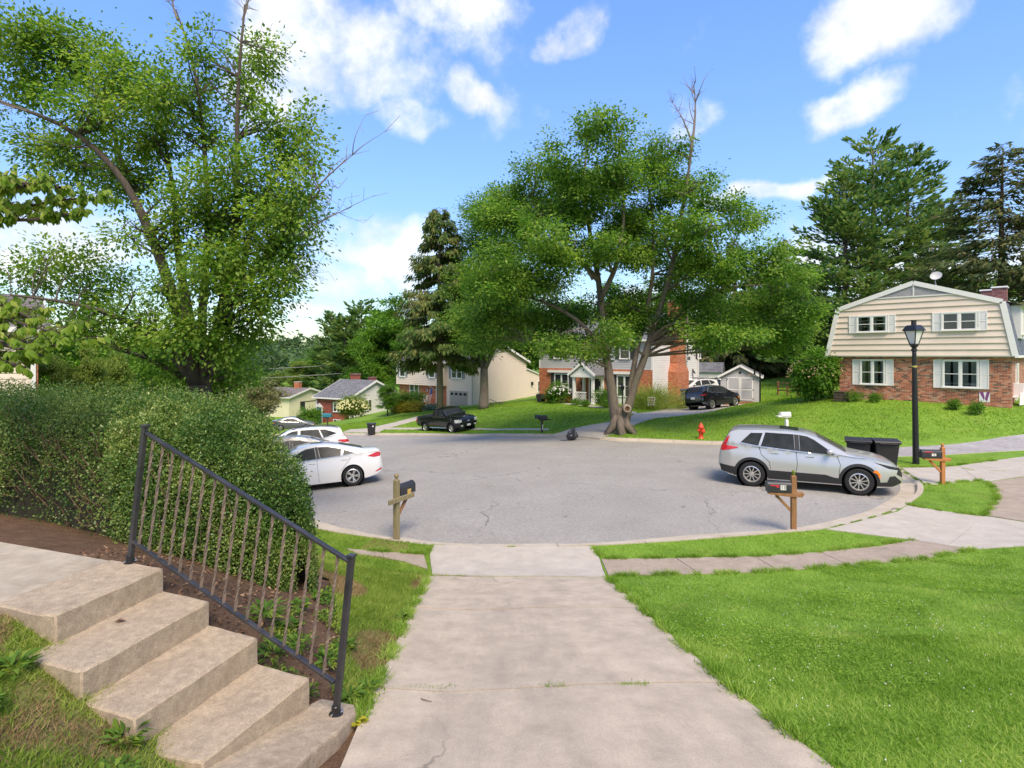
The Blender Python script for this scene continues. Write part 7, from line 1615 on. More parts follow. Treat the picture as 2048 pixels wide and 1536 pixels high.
def clumps(centers, radii, n, L, spread, shell=0.42, flat=0.5, per=36, droop=0.25, sub=0):
    """leaf positions and directions: little bunches spread through several ellipsoids"""
    centers = np.asarray(centers, float); radii = np.asarray(radii, float)
    if sub:      # each mass breaks up into flatter sprays, so outlines are ragged at two sizes
        q = np.repeat(np.arange(len(centers)), sub); dd = rand_unit(len(q)); rr = rng.uniform(0.15, 1.0, len(q)) ** 0.5
        centers = centers[q] + dd * rr[:, None] * radii[q] * rng.uniform(0.7, 1.05, (len(q), 1)); radii = radii[q] * rng.uniform(0.34, 0.58, (len(q), 1)) * np.array([1.1, 1.1, 0.72])
    vol = radii.prod(1) ** 0.75; k = max(1, n // per)
    which = rng.choice(len(centers), k, p=vol / vol.sum()); d = rand_unit(k); r = rng.uniform(0, 1, k) ** shell
    cc = centers[which] + d * r[:, None] * radii[which] * rng.uniform(0.85, 1.12, (k, 1)); od = d * radii[which]; od /= np.linalg.norm(od, axis=1, keepdims=True)
    idx = np.repeat(np.arange(k), per); N_ = len(idx)
    off = rng.normal(0, 1, (N_, 3)) * spread * np.array([1, 1, flat]) * rng.uniform(0.6, 1.3, k)[idx][:, None]
    pos = cc[idx] + off
    ax = off / (np.linalg.norm(off, axis=1, keepdims=True) + 1e-6) * 0.8 + od[idx] * 0.5 + rand_unit(N_) * 0.6 + np.array([0, 0, -droop])
    nr = np.array([0, 0, 1.0]) + od[idx] * 0.5 + rand_unit(N_) * 0.6
    s = rng.uniform(0.65, 1.3, N_)
    return pos, ax, nr, L * s, cc

def bend(a, b, sag=0.0, wob=0.05, n=5):
    a = Vector(a); b = Vector(b); L = (b - a).length; w = Vector(rand_unit(1)[0]) * wob * L
    return [a.lerp(b, i / n) + w * math.sin(math.pi * i / n) + Vector((0, 0, sag * L * math.sin(math.pi * i / n))) for i in range(n + 1)]

def broadleaf(name, label, base, limbs, blobs, n, L, lm, bark, group=None, spread=0.3, brr=0.045, per_blob=6, aspect=0.62, dead=(), shell=0.42, twigs=True, sub=9, flat=0.5, per=36):
    """limbs: [(points, r0, r1)], blobs: [(centre, (rx, ry, rz))], all in world coordinates"""
    base = Vector(base); t = thing(name, label, "tree", base, 0, group); m = MB(lambda x, y, z: (x - base.x, y - base.y, z - base.z)); nodes = []
    for pts, r0, r1 in limbs:
        pts = [Vector(p) for p in pts]; fine = []
        for a, b in zip(pts[:-1], pts[1:]):
            k = max(2, int((b - a).length / 0.6)); fine += [a.lerp(b, i / k) + Vector(rng.normal(0, 0.02, 3)) for i in range(k)]
        fine.append(pts[-1])
        for _ in range(2): fine = [fine[0]] + [fine[i - 1] * .25 + fine[i] * .5 + fine[i + 1] * .25 for i in range(1, len(fine) - 1)] + [fine[-1]]
        rr = [r0 + (r1 - r0) * (i / (len(fine) - 1)) ** 0.8 for i in range(len(fine))]
        m.tube(fine, rr, 9, cap=True); nodes += [(p, r) for p, r in zip(fine, rr)][2:]
    m.build("trunk", bark, t, smooth=True)
    NP = np.array([p for p, r in nodes]); NR = np.array([r for p, r in nodes]); bm_ = MB(m.T)
    ends = []
    for c, rad in blobs:
        for q in range(per_blob):
            tgt = Vector(c) + Vector(rand_unit(1)[0] * np.array(rad) * random.uniform(0.3, 0.9)); dd = np.linalg.norm(NP - np.array(tgt), axis=1) + 1.2 * np.maximum(0, NP[:, 2] - tgt.z + 0.4)
            k = int(np.argmin(dd)); a = nodes[k][0]; path = bend(a, tgt, 0.06, 0.10); r = min(NR[k] * 0.6, brr * random.uniform(.6, 1.2)); bm_.tube(path, [r + (0.006 - r) * i / 5 for i in range(6)], 5, cap=False); ends.append((path, r))
            if twigs:
                for _ in range(4):
                    s_ = path[random.randint(2, 5)]; e_ = s_ + Vector(rand_unit(1)[0]) * min(rad) * random.uniform(0.3, 0.6) + Vector((0, 0, 0.15)); bm_.tube(bend(s_, e_, 0.05, 0.12, 3), [r * .35, r * .28, r * .2, 0.004], 4, cap=False)
    tag(bm_.build("branches", bark, t), kind="stuff")
    pos, ax, nr, LL, cc = clumps([c for c, r in blobs], [r for c, r in blobs], n, L, spread, shell, sub=sub, flat=flat, per=per)
    tag(link("crown", leaves_mesh(pos - np.array(base), ax, nr, LL, LL * aspect), lm, t), kind="stuff")
    for a, b, r in dead:
        dm = MB(m.T); path = bend(a, b, 0.03, 0.08, 7); dm.tube(path, [r * (1 - i / 8.5) for i in range(8)], 6, cap=False)
        for k in range(16):
            s_ = path[random.randint(2, 7)]; d_ = (Vector(b) - Vector(a)).normalized(); e_ = s_ + (d_ * 0.8 + Vector(rand_unit(1)[0]) * 0.9) * (Vector(b) - Vector(a)).length * random.uniform(0.12, 0.32)
            pp = bend(s_, e_, 0.04, 0.15, 4); dm.tube(pp, [r * .32, r * .25, r * .18, r * .12, .004], 4, cap=False)
            for _ in range(2): q_ = pp[random.randint(2, 4)]; dm.tube([q_, q_ + (d_ * .6 + Vector(rand_unit(1)[0])) * random.uniform(.15, .35)], [r * .14, .004], 4, cap=False)
        dm.build("dead_branch", M_dead, t)
    return t

# big maple behind the hedge
Ym = 13.2
def LM(pts, dy=0.0, r0=0.2, r1=0.03):
    n_ = len(pts); return ([P(u, v, Ym + dy * i / max(1, n_ - 1)) for i, (u, v) in enumerate(pts)], r0, r1)
bz = GP(400, 880); tb = Vector((P(400, 790, Ym).x, Ym, g(P(400, 790, Ym).x, Ym)))
limbs = [([tb - Vector((0, 0, .2)), tb + Vector((0, 0, .5)), P(397, 770, Ym)], 0.34, 0.27),
         LM([(397, 775), (372, 700), (350, 600), (318, 510), (285, 430), (255, 372), (195, 295), (120, 246), (40, 215), (-40, 190)], -1.2, 0.17, 0.02),
         LM([(318, 510), (258, 390), (240, 300), (215, 215), (170, 120)], 1.4, 0.09, 0.02), LM([(397, 775), (385, 640), (350, 500), (352, 400), (330, 280), (300, 160)], 1.5, 0.15, 0.02),
         LM([(400, 780), (405, 620), (420, 470), (405, 250), (390, 120), (352, 20)], 0.5, 0.13, 0.015), LM([(404, 780), (440, 640), (462, 520), (478, 400), (474, 160), (490, 10)], -0.6, 0.14, 0.02),
         LM([(404, 780), (450, 600), (520, 530), (560, 490), (600, 430), (640, 380)], -0.8, 0.13, 0.025), LM([(480, 560), (500, 440), (560, 330), (620, 260)], 0.9, 0.08, 0.015),
         LM([(395, 775), (340, 700), (280, 650), (200, 615), (110, 600), (20, 590)], -1.6, 0.11, 0.015), LM([(395, 775), (300, 715), (220, 690), (130, 660)], 1.0, 0.08, 0.015)]
def LB(l, dy0=0.0):
    out = []
    for (u, v, ru, rv) in l:
        Y = Ym + random.uniform(-1.6, 1.6); s = F / Y; out.append((P(u, v, Y), (ru / s, (ru + rv) / 2 / s * 0.95, rv / s)))
    return out
blobs = LB([(60, 140, 130, 80), (150, 100, 90, 55), (40, 60, 90, 50), (240, 160, 100, 75), (320, 190, 75, 65), (180, 230, 95, 55), (300, 270, 85, 65), (90, 290, 80, 45), (160, 330, 110, 50), (250, 360, 90, 50),
            (400, 110, 45, 70), (385, 190, 45, 50), (520, 120, 48, 55), (490, 190, 40, 55), (420, 270, 60, 45), (540, 250, 45, 40), (615, 250, 55, 48), (590, 310, 60, 45), (470, 340, 90, 60), (390, 400, 90, 60), (540, 390, 75, 55), (600, 430, 50, 45),
            (450, 450, 110, 65), (350, 470, 60, 45), (530, 500, 80, 55), (590, 500, 50, 45), (420, 550, 90, 55), (330, 580, 60, 40), (500, 590, 75, 50), (230, 560, 60, 35), (120, 520, 80, 40), (60, 550, 70, 45), (170, 600, 90, 40),
            (270, 650, 90, 45), (160, 660, 60, 35), (370, 660, 90, 55), (460, 680, 80, 60), (510, 650, 45, 40), (420, 740, 90, 50), (330, 735, 70, 40), (480, 750, 50, 40), (255, 470, 50, 40)]) + [(P(u, v, Ym - 1.6), (ru / 86, ru / 86, rv / 86)) for u, v, ru, rv in [(520, 600, 55, 40), (570, 550, 50, 40), (430, 520, 70, 40), (560, 440, 55, 45), (600, 380, 45, 40)]]
dead = [(P(585, 470, Ym - .5), P(705, 310, Ym - 1.2), 0.045), (P(560, 500, Ym), P(700, 415, Ym - .4), 0.03), (P(60, 225, Ym - 1), P(-10, 205, Ym - 1.4), 0.03), (P(355, 40, Ym + .5), P(345, -15, Ym + .5), 0.03), (P(485, 40, Ym), P(500, -10, Ym), 0.03), (P(560, 570, Ym), P(625, 545, Ym - .5), 0.02)]
broadleaf("maple_tree", "tall open maple with several leaning trunks rising behind the hedge", tb, limbs, blobs, 70000, 0.098, L_maple, M_bark2, spread=0.2, brr=0.035, per_blob=7, dead=dead, sub=0, flat=0.75, shell=0.55)

# forked maple at the far kerb
Yc = 30.6
bz = P(1240, 869, Yc); tb = Vector((bz.x, bz.y, g(bz.x, bz.y)))
def CM(pts, dy=0.0, r0=0.2, r1=0.03):
    n_ = len(pts); return ([P(u, v, Yc + dy * i / max(1, n_ - 1)) for i, (u, v) in enumerate(pts)], r0, r1)
limbs = [([tb - Vector((0, 0, .2)), tb + Vector((0, 0, .25)), P(1240, 830, Yc), P(1238, 815, Yc)], 0.46, 0.36),
         CM([(1233, 850), (1226, 800), (1220, 760), (1213, 715), (1205, 640), (1197, 560), (1180, 470), (1165, 380), (1175, 280)], 0.6, 0.31, 0.04), CM([(1250, 845), (1262, 790), (1282, 735), (1298, 690), (1310, 640), (1335, 580), (1352, 500), (1365, 420), (1378, 340), (1384, 270)], -0.5, 0.25, 0.05),
         CM([(1258, 790), (1270, 720), (1282, 660), (1300, 600), (1310, 500), (1300, 400), (1290, 320)], 1.2, 0.17, 0.04), CM([(1300, 690), (1345, 640), (1400, 590), (1460, 570), (1540, 570)], -1.0, 0.09, 0.025), CM([(1213, 715), (1170, 650), (1110, 610), (1040, 590), (970, 600)], -1.2, 0.15, 0.03),
         CM([(1197, 560), (1140, 500), (1090, 440), (1060, 400)], 1.0, 0.16, 0.04), CM([(1200, 600), (1240, 520), (1250, 420), (1240, 320)], -1.2, 0.16, 0.04), CM([(1352, 500), (1420, 460), (1490, 440)], 1.0, 0.13, 0.03), CM([(1205, 690), (1150, 680), (1090, 690)], 1.2, 0.1, 0.03)]
blobs = []
for (u, v, ru, rv) in [(1180, 262, 75, 48), (1120, 320, 75, 55), (1215, 320, 70, 50), (1320, 300, 60, 38), (1060, 400, 80, 60), (1170, 400, 85, 60), (1260, 400, 80, 60), (1345, 370, 65, 50), (1400, 380, 42, 42), (1010, 470, 75, 60), (1110, 490, 85, 60), (1300, 480, 80, 60), (1390, 460, 70, 50), (1480, 440, 45, 48),
                       (980, 560, 75, 60), (1070, 570, 85, 55), (1230, 510, 60, 50), (1440, 530, 80, 55), (1520, 520, 55, 45), (1340, 560, 75, 50), (960, 640, 60, 45), (1040, 650, 75, 45), (1130, 640, 80, 45), (1220, 610, 65, 45), (1420, 610, 80, 45), (1530, 590, 65, 50), (1580, 560, 38, 40), (1500, 650, 70, 38), (1330, 640, 60, 35), (1105, 690, 55, 28), (1190, 690, 50, 26), (1260, 660, 50, 30), (1400, 660, 50, 25), (1590, 630, 35, 40), (1450, 672, 80, 36), (1560, 680, 55, 36), (1130, 700, 65, 30), (960, 690, 40, 22), (1290, 340, 60, 42), (1120, 430, 65, 45), (1180, 500, 60, 40)]:
    Y = Yc + random.uniform(-4.2, 4.2); s = F / Y; blobs.append((P(u, v, Y), (ru / s, (ru + rv) / 2 / s * 1.35, rv / s)))
    if v > 380: Y = Yc + random.uniform(-3.5, 3.5); blobs.append((P(u + random.uniform(-40, 40), v + random.uniform(-25, 10), Y), (ru / s * .8, ru / s, rv / s * .8)))
t = broadleaf("maple_tree", "great forked maple with a cut limb scar standing at the far kerb", tb, limbs, blobs, 185000, 0.16, L_maple2, M_bark, sub=6, flat=0.6, per=48, spread=0.30, brr=0.09, per_blob=4, dead=[(P(1378, 330, Yc), P(1388, 170, Yc), 0.09), (P(1382, 280, Yc), P(1345, 205, Yc), 0.05), (P(1185, 560, Yc - 1), P(1115, 440, Yc - 1.5), 0.06)], shell=0.45)
# root flare and the ring of the cut limb
fm = MB(lambda x, y, z: (x - tb.x, y - tb.y, z - tb.z))
for a in (0.2, 1.3, 2.4, 3.5, 4.6, 5.6): d_ = Vector((math.cos(a), math.sin(a), 0)); q = tb + d_ * 0.95; q.z = g(q.x, q.y) - 0.08; fm.tube([tb + d_ * .22 + Vector((0, 0, .95)), tb + d_ * .42 + Vector((0, 0, .4)), q], [.24, .22, .10], 7)
fm.build("root_flare", M_bark, t, smooth=True)
sc_ = P(1254, 817, Yc - 0.62); cm = MB(lambda x, y, z: (x - tb.x + sc_.x, y - tb.y + sc_.y, z - tb.z + sc_.z)); cm.lathe([(0.13, -0.1), (0.20, -0.12), (0.22, -0.03), (0.2, 0.1), (0.22, 0.5)], (0, 0, 0), 14, 'y', caps=False); cm.build("cut_limb_ring", mk("healed bark", (0.30, 0.24, 0.18), 0.9, var=0.3), t, smooth=True)
cm = MB(cm.T); cm.lathe([(0.001, -0.04), (0.15, -0.05)], (0, 0, 0), 14, 'y', caps=False); cm.build("cut_wood", mk("rotten wood", (0.10, 0.05, 0.03), 0.95, var=0.5, vs=12), t)

# second maple before the cream house
Y2 = 51.5
bz = P(968, 813, Y2); tb = Vector((bz.x, bz.y, g(bz.x, bz.y)))
C2_ = lambda pts, r0, r1, dy=0: ([P(u, v, Y2 + dy * i) for i, (u, v) in enumerate(pts)], r0, r1)
limbs = [C2_([(967, 818), (967, 800), (968, 770), (968, 735)], 0.5, 0.34), C2_([(968, 740), (960, 712), (950, 680), (945, 620), (940, 540)], 0.26, 0.08, 0.3), C2_([(968, 740), (982, 712), (992, 690), (1000, 640), (1005, 540)], 0.26, 0.08, -0.3), C2_([(968, 740), (970, 660), (975, 560), (985, 450)], 0.2, 0.06, 0.2)]
blobs = []
for (u, v, ru, rv) in [(985, 430, 60, 50), (950, 500, 55, 60), (1010, 520, 55, 60), (940, 580, 60, 55), (990, 600, 60, 60), (1030, 590, 45, 50), (930, 640, 45, 40), (960, 670, 55, 32), (1010, 670, 50, 30)]:
    Y = Y2 + random.uniform(-3, 3); s = F / Y; blobs.append((P(u, v, Y), (ru / s, ru / s * 1.2, rv / s)))
broadleaf("maple_tree", "slimmer maple with a Y shaped trunk beside the cream house's long wall", tb, limbs, blobs, 60000, 0.2, L_maple2, M_bark, sub=0, flat=0.6, per=44, spread=0.42, brr=0.08, per_blob=4, shell=0.5)

# conifers
def conifer_parts(h, rmax, z0, n_br, lean, sprays, Ls, Ws, tiers, prof, hang=0.0, seed=0, trunk_r=None, gap=0.0):
    r = np.random.default_rng(seed); m = MB(); tr = trunk_r or h * 0.016
    m.tube([(0, 0, -0.3), (0.05, 0, h * .3), (0.1, 0.05, h * .7), (0, 0, h * .985)], [tr * 1.2, tr, tr * .5, .02], 8)
    pos, ax, nr, LL = [], [], [], []; br = MB()
    for k in range(tiers):
        f = (k + r.uniform(-.35, .35)) / tiers; f = min(max(f, 0), .995); z = z0 + (h - z0) * f
        for j in range(n_br):
            if r.uniform() < gap: continue
            f = min(max((k + r.uniform(-.9, .9)) / tiers, 0), .99); z = z0 + (h - z0) * f
            a = r.uniform(0, 2 * math.pi); L = rmax * prof(f) * r.uniform(.7, 1.15); ln = lean(f); d = np.array([math.cos(a), math.sin(a), ln]); tip = np.array([0, 0, z]) + d * L
            mid = np.array([0, 0, z]) + d * L * .5 + np.array([0, 0, -0.06 * L]); br.tube([(0, 0, z), tuple(mid), tuple(tip)], [max(.02, tr * .22 * (1 - f * .6)), .02, .008], 4, cap=False)
            ns = max(3, int(sprays * L / rmax * r.uniform(.8, 1.2))); s = r.uniform(.22, 1.02, ns) ** .8
            base = np.where(s[:, None] < .5, np.array([0, 0, z]) + (mid - np.array([0, 0, z])) * (s[:, None] * 2), mid + (tip - mid) * (s[:, None] * 2 - 1))
            base = base - np.array([0, 0, 1.0]) * (r.uniform(0, 1.0, ns) * hang * 0.9 * np.minimum(1, s))[:, None]
            sid = np.array([-math.sin(a), math.cos(a), 0]); w = (r.uniform(-1, 1, ns) * (.30 * L) * (1.1 - s * .7))[:, None]
            base = base + sid * w * (0.6 if hang else 1.0) + r.normal(0, .05 * L ** .5, (ns, 3)) * np.array([1, 1, .6])
            axx = d * .8 + sid * np.sign(w) * r.uniform(.1, .8, (ns, 1)) + r.normal(0, .25, (ns, 3)) + np.array([0, 0, .15 - hang * 1.6])
            pos.append(base); ax.append(axx); nr.append(np.array([0, 0, 1.0]) + r.normal(0, .5, (ns, 3)) + d * hang); LL.append(Ls * r.uniform(.6, 1.3, ns))
    return m, br, np.concatenate(pos), np.concatenate(ax), np.concatenate(nr), np.concatenate(LL), Ws
def conifer(name, label, p, h, lm, bark, group=None, **k):
    t = thing(name, label, "tree", p, random.uniform(0, 6), group); m, br, pos, ax, nr, LL, Ws = conifer_parts(h, **k)
    m.build("trunk", bark, t, smooth=True); tag(br.build("branches", bark, t), kind="stuff")
    tag(link("crown", leaves_mesh(pos, ax, nr, LL, LL * Ws, 0.05), lm, t), kind="stuff"); return t
def top_h(u, v, Y):
    p = P(u, v, Y); z = g(p.x, p.y); return Vector((p.x, p.y, z)), p.z - z
pine_prof = lambda f: 0.14 + 0.95 * (1 - f) ** 0.7 if f > .12 else 0.95
for i, (u, v, Y, r, lab, sd) in enumerate([(1745, 262, 56, 8.6, "tallest white pine, rising straight above the gambrel roof's peak", 3), (1815, 280, 59, 6.6, "white pine with a ragged top leaning right, beside the tallest pine", 5), (1688, 345, 54, 6.8, "white pine with layered boughs left of the tallest pine", 8), (1880, 420, 62, 6.5, "shorter white pine behind the satellite dish", 11)]):
    p, h = top_h(u, v, Y); conifer("pine_tree", lab, p, h * 0.96, L_pine, M_bark2, "pines behind the gambrel house", rmax=r, z0=h * .10, n_br=7, lean=lambda f: 0.02 + 0.55 * f, sprays=120, Ls=0.62, Ws=0.42, tiers=27, prof=pine_prof, seed=sd, gap=0.26)
sp_prof = lambda f: (1 - f) ** 0.85 * (0.55 + 0.45 * min(1, f * 3 + .5)) + .04
p, h = top_h(2006, 285, 44); conifer("spruce_tree", "sparse brownish spruce standing behind the gambrel house's chimneys", p, h, L_spruce, M_bark2, rmax=8.2, z0=h * .12, n_br=8, lean=lambda f: -.12 + .3 * f, sprays=150, Ls=.5, Ws=.34, tiers=40, prof=lambda f: (1 - f) ** .75 + .03, hang=.35, seed=21, gap=.15)
p, h = top_h(880, 412, 52.5); t = conifer("spruce_tree", "thin browning spruce with drooping boughs beside the cream house", p, h, L_spruce_b, M_bark, rmax=4.4, z0=h * .27, n_br=6, lean=lambda f: -.2 + .25 * f, sprays=230, Ls=.45, Ws=.34, tiers=38, prof=lambda f: (1 - f) ** .6 * .95 + .08 if f > .1 else .9, hang=.75, seed=31, gap=.1, trunk_r=.28)
t.rotation_euler = (0, 0, 2.2)
for i, (u, v, Y, r, lab) in enumerate([(1425, 560, 68, 4.2, "dark drooping spruce just right of the white gable"), (1468, 470, 66, 5.0, "dark drooping spruce over the black crossover"), (1520, 505, 69, 5.0, "dark drooping spruce directly behind the shed roof"), (1566, 470, 71, 5.2, "dark drooping spruce right of the shed behind the rail fence"), (1618, 520, 66, 5.0, "dark drooping spruce behind the round bush")]):
    p, h = top_h(u, v, Y); conifer("spruce_tree", lab, p, h, L_spruce, M_bark2, "dark spruces behind the shed", rmax=r, z0=h * .05, n_br=6, lean=lambda f: -.22 + .3 * f, sprays=75, Ls=.7, Ws=.34, tiers=32, prof=sp_prof, hang=.6, seed=40 + i, gap=.05)
for i, (u, v, Y, r, lab) in enumerate([(663, 630, 112, 5.5, "pointed conifer on the skyline over the rancher's chimney"), (722, 604, 104, 6.5, "dark broad conifer right of the skyline conifer"), (690, 640, 100, 5.0, "dull green conifer low between the two skyline conifers")]):
    p, h = top_h(u, v, Y); conifer("conifer_tree", lab, p, h, L_pine, M_bark2, "conifers beyond the rancher", rmax=r, z0=h * .05, n_br=6, lean=lambda f: .1 + .5 * f, sprays=60, Ls=1.0, Ws=.4, tiers=26, prof=pine_prof, seed=60 + i, gap=.1)

# broadleaf trees beyond the houses: three grown once, then copied
def proto(seed, n, L):
    random.seed(seed); h, bl = 12.0, []
    for k in range(15):
        a = random.uniform(0, 6.28); f = random.uniform(.1, 1); rr = 3.6 * math.sqrt(max(.1, 1 - ((f - .45) / .62) ** 2)) * random.uniform(.4, .85); bl.append((Vector((rr * math.cos(a), rr * math.sin(a), 2.0 + 8.6 * f)), (random.uniform(1.3, 2.2), random.uniform(1.3, 2.2), random.uniform(1.0, 1.7))))
    bl.append((Vector((0, 0, 10.2)), (1.3, 1.3, 1.3))); bl.append((Vector((0, 0, 6)), (2.6, 2.6, 3)))
    tr = MB(); tr.tube([(0, 0, -.5), (.05, 0, 3), (.2, .1, 9)], [.28, .22, .05], 8)
    bm_ = MB()
    for c, r in bl: bm_.tube(bend((.05, 0, random.uniform(2, 5)), c, .05, .08), [.1, .08, .06, .05, .03, .02], 5, cap=False)
    pos, ax, nr, LL, cc = clumps([c for c, r in bl], [r for c, r in bl], n, L, .38, .5, sub=7)
    return tr.mesh(), bm_.mesh(), leaves_mesh(pos, ax, nr, LL, LL * .65)
PR = [proto(s, 17000, .30) for s in (101, 102, 103)]
def copy_tree(k, label, p, h, w, lm, group=None, name="broadleaf_tree", rot=None, wy=None):
    t = thing(name, label, "tree", p, random.uniform(0, 6.28) if rot is None else rot, group); t.scale = (w / 9.5, (wy or w) / 9.5, h / 12.0)
    a, b, c = PR[k % 3]; m_ = c
    key = (k % 3, lm.name)
    if key not in CROWNS:
        q = c.copy(); q.materials.clear(); q.materials.append(lm); CROWNS[key] = q
    link("trunk", a, M_bark2, t); tag(link("branches", b, M_bark2, t), kind="stuff"); tag(link("crown", CROWNS[key], lm, t), kind="stuff"); return t
CROWNS = {}
BG = [(105, 700, 26, 100, L_pale, "pale bushy tree just right of the clapboard house"), (175, 690, 25, 110, L_pale, "pale bushy tree above the hedge, left of the maple's foot"), (235, 705, 27, 90, L_pale, "pale bushy tree above the hedge closest to the maple's foot"), (300, 690, 36, 120, L_dark, "deep green tree seen low through the maple's left boughs"), (130, 640, 48, 200, L_dark, "broad dark tree behind the pale bushy trees"), (40, 620, 55, 200, L_dark, "dark tree behind the clapboard house"),
      (360, 700, 44, 110, L_dark, "dark tree behind the maple's trunk"), (440, 705, 46, 110, L_pale, "light green tree low right of the maple's trunk"), (300, 655, 75, 220, L_dark, "tall tree far behind the maple's trunk"), (500, 715, 60, 90, L_dark, "green tree left of the yellow house"),
      (785, 592, 92, 170, L_dark, "large green tree between the conifers and the browning spruce"), (830, 650, 84, 120, L_dark, "dark green tree right behind the cream house's left eave"), (735, 668, 88, 110, L_dark, "rounded green tree behind the rancher's ridge"), (650, 700, 120, 110, L_dark, "green tree on the slope over the yellow house's roof"), (600, 722, 112, 80, L_pale, "light green tree behind the yellow house's ridge"), (550, 740, 105, 70, L_pale, "light green tree left of the yellow house's chimney"),
      (1000, 560, 86, 160, L_dark, "tall tree behind the cream house's gable"), (1050, 600, 80, 140, L_dark, "tree filling the gap between the cream and brick houses"), (1130, 590, 78, 160, L_dark, "tree behind the brick house's left roof end"), (1250, 560, 82, 170, L_dark, "tree behind the brick house's ridge"), (1340, 580, 80, 140, L_dark, "tree behind the brick house's chimney"), (920, 600, 90, 140, L_dark, "tree behind the browning spruce"),
      (1640, 640, 74, 130, L_dark, "green tree low behind the pines left of the gambrel house"), (1950, 560, 70, 170, L_dark, "green tree behind the gambrel house's right chimney"), (2070, 520, 66, 170, L_dark, "green tree at the right behind the gambrel house's porch roof"), (1540, 600, 86, 150, L_dark, "green tree glimpsed between the dark spruces")]
for i, (u, v, Y, w, lm, lab) in enumerate(BG):
    p, h = top_h(u, v, Y); copy_tree(i, lab, p, h * 1.03, w * Y / F, lm, "trees beyond the houses")
# sparse small tree by the street and the dark little tree at the rancher
p, h = top_h(520, 752, 40); t = copy_tree(1, "small airy tree with thin pale foliage beyond the hedge's rounded end", p, h, 110 * 40 / F, leafmat("dusty leaf", (0.13, 0.14, 0.05), (0.2, 0.21, 0.08), (0.3, 0.3, 0.14), .35, .55), None, "small_tree")
p, h = top_h(775, 770, 60); t = copy_tree(2, "slender dark leaved young tree before the white gable", p, h * 1.05, 52 * 60 / F, L_dark, None, "small_tree")

# distant woods over the valley
n = 900; X = rng.uniform(-330, 120, n); Yd = rng.uniform(170, 420, n); keep = np.abs(X) < Yd * 0.95; X, Yd = X[keep], Yd[keep]
cs = np.stack([X, Yd, far_h(X, Yd) + 3.5], -1); pos, ax, nr, LL, cc = clumps(cs, np.tile([5.5, 5.5, 5.0], (len(cs), 1)), 70000, 2.0, 1.3, .5)
tag(link("distant_woods", leaves_mesh(pos, ax, nr, LL, LL * .8), leafmat("distant leaf", (0.045, 0.085, 0.035), (0.075, 0.125, 0.05), (0.11, 0.17, 0.07), .3, .7, .02)), "hazy wooded hillside beyond the valley", kind="stuff")

# the near tree whose boughs reach in from the left
tx, ty = -9.6, 7.6; tz = g(tx, ty); t = thing("dogwood_tree", "leafy boughs reaching in at the left from a tree beside the hedge", "tree", (tx, ty, tz)); T0 = Vector((tx, ty, tz)); m = MB(lambda x, y, z: (x - tx, y - ty, z - tz))
m.tube([T0 - Vector((0, 0, .2)), T0 + Vector((0.1, 0, 1.6)), T0 + Vector((0.3, -.2, 3.6)), T0 + Vector((.2, -.3, 5.6))], [.17, .14, .11, .04], 9)
bz1 = [[P(-230, 420, 7.3), P(-80, 410, 7.0), P(40, 415, 6.8), P(120, 400, 6.6), P(205, 395, 6.5)], [P(-230, 420, 7.3), P(-60, 380, 6.6), P(50, 372, 6.4)], [P(-230, 600, 7.2), P(-90, 620, 6.8), P(20, 640, 6.5), P(90, 660, 6.4), P(128, 668, 6.3)], [P(-90, 620, 6.8), P(10, 690, 6.3), P(85, 712, 6.2)], [P(-230, 560, 7.2), P(-60, 590, 6.9), P(60, 625, 6.9)]]
m.build("trunk", M_bark2, t, smooth=True); bz1 += [[P(-230, 450, 7.2), P(-60, 440, 6.9), P(60, 440, 6.6), P(160, 425, 6.5)], [P(-100, 400, 6.9), P(20, 365, 6.5), P(120, 375, 6.4)], [P(-200, 640, 7.1), P(-40, 665, 6.6), P(60, 690, 6.3), P(120, 690, 6.2)], [P(-200, 590, 7.2), P(-20, 600, 6.8), P(70, 640, 6.5)], [P(-100, 660, 6.8), P(0, 720, 6.3), P(50, 735, 6.1)]]
bm_ = MB(m.T); LP_, LA_ = [], []
for path in bz1:
    path = [Vector(q) for q in path]; bm_.tube([T0 + Vector((.15, -.1, 2.4))] + path, [.05, .036, .026, .018, .012, .006][: len(path) + 1], 6, cap=False)
    for a, b in zip(path[:-1], path[1:]):
        for k in range(int((b - a).length / .045)):
            s_ = a.lerp(b, random.random()); d_ = (b - a).normalized() * .5 + Vector((random.uniform(-.6, .6), random.uniform(-.8, .8), random.uniform(-.05, .55))); e_ = s_ + d_ * random.uniform(.12, .42)
            bm_.tube([s_, s_.lerp(e_, .5) + Vector((0, 0, .02)), e_], [.006, .004, .002], 4, cap=False)
            for q in range(10): f_ = random.uniform(.25, 1.05); LP_.append(s_.lerp(e_, f_)); LA_.append(d_ * .5 + Vector((random.uniform(-.6, .6), random.uniform(-.6, .6), -1.0)))
tag(bm_.build("branches", M_bark2, t), kind="stuff")
LP_ = np.array(LP_); LA_ = np.array(LA_); nl = len(LP_)
vis = (LP_[:, 0] / LP_[:, 1]) > -0.9
order = np.argsort(LP_[:, 1] + 100 * ~vis)[:300]; rest = np.setdiff1d(np.arange(nl), order)
sz = rng.uniform(.065, .12, nl); nr = np.array([0.3, -.6, .6]) + rand_unit(nl) * .5
tag(link("leaves", leaves_mesh(LP_[rest] - np.array(T0), LA_[rest], nr[rest], sz[rest], sz[rest] * .55), L_dog, t), kind="stuff")
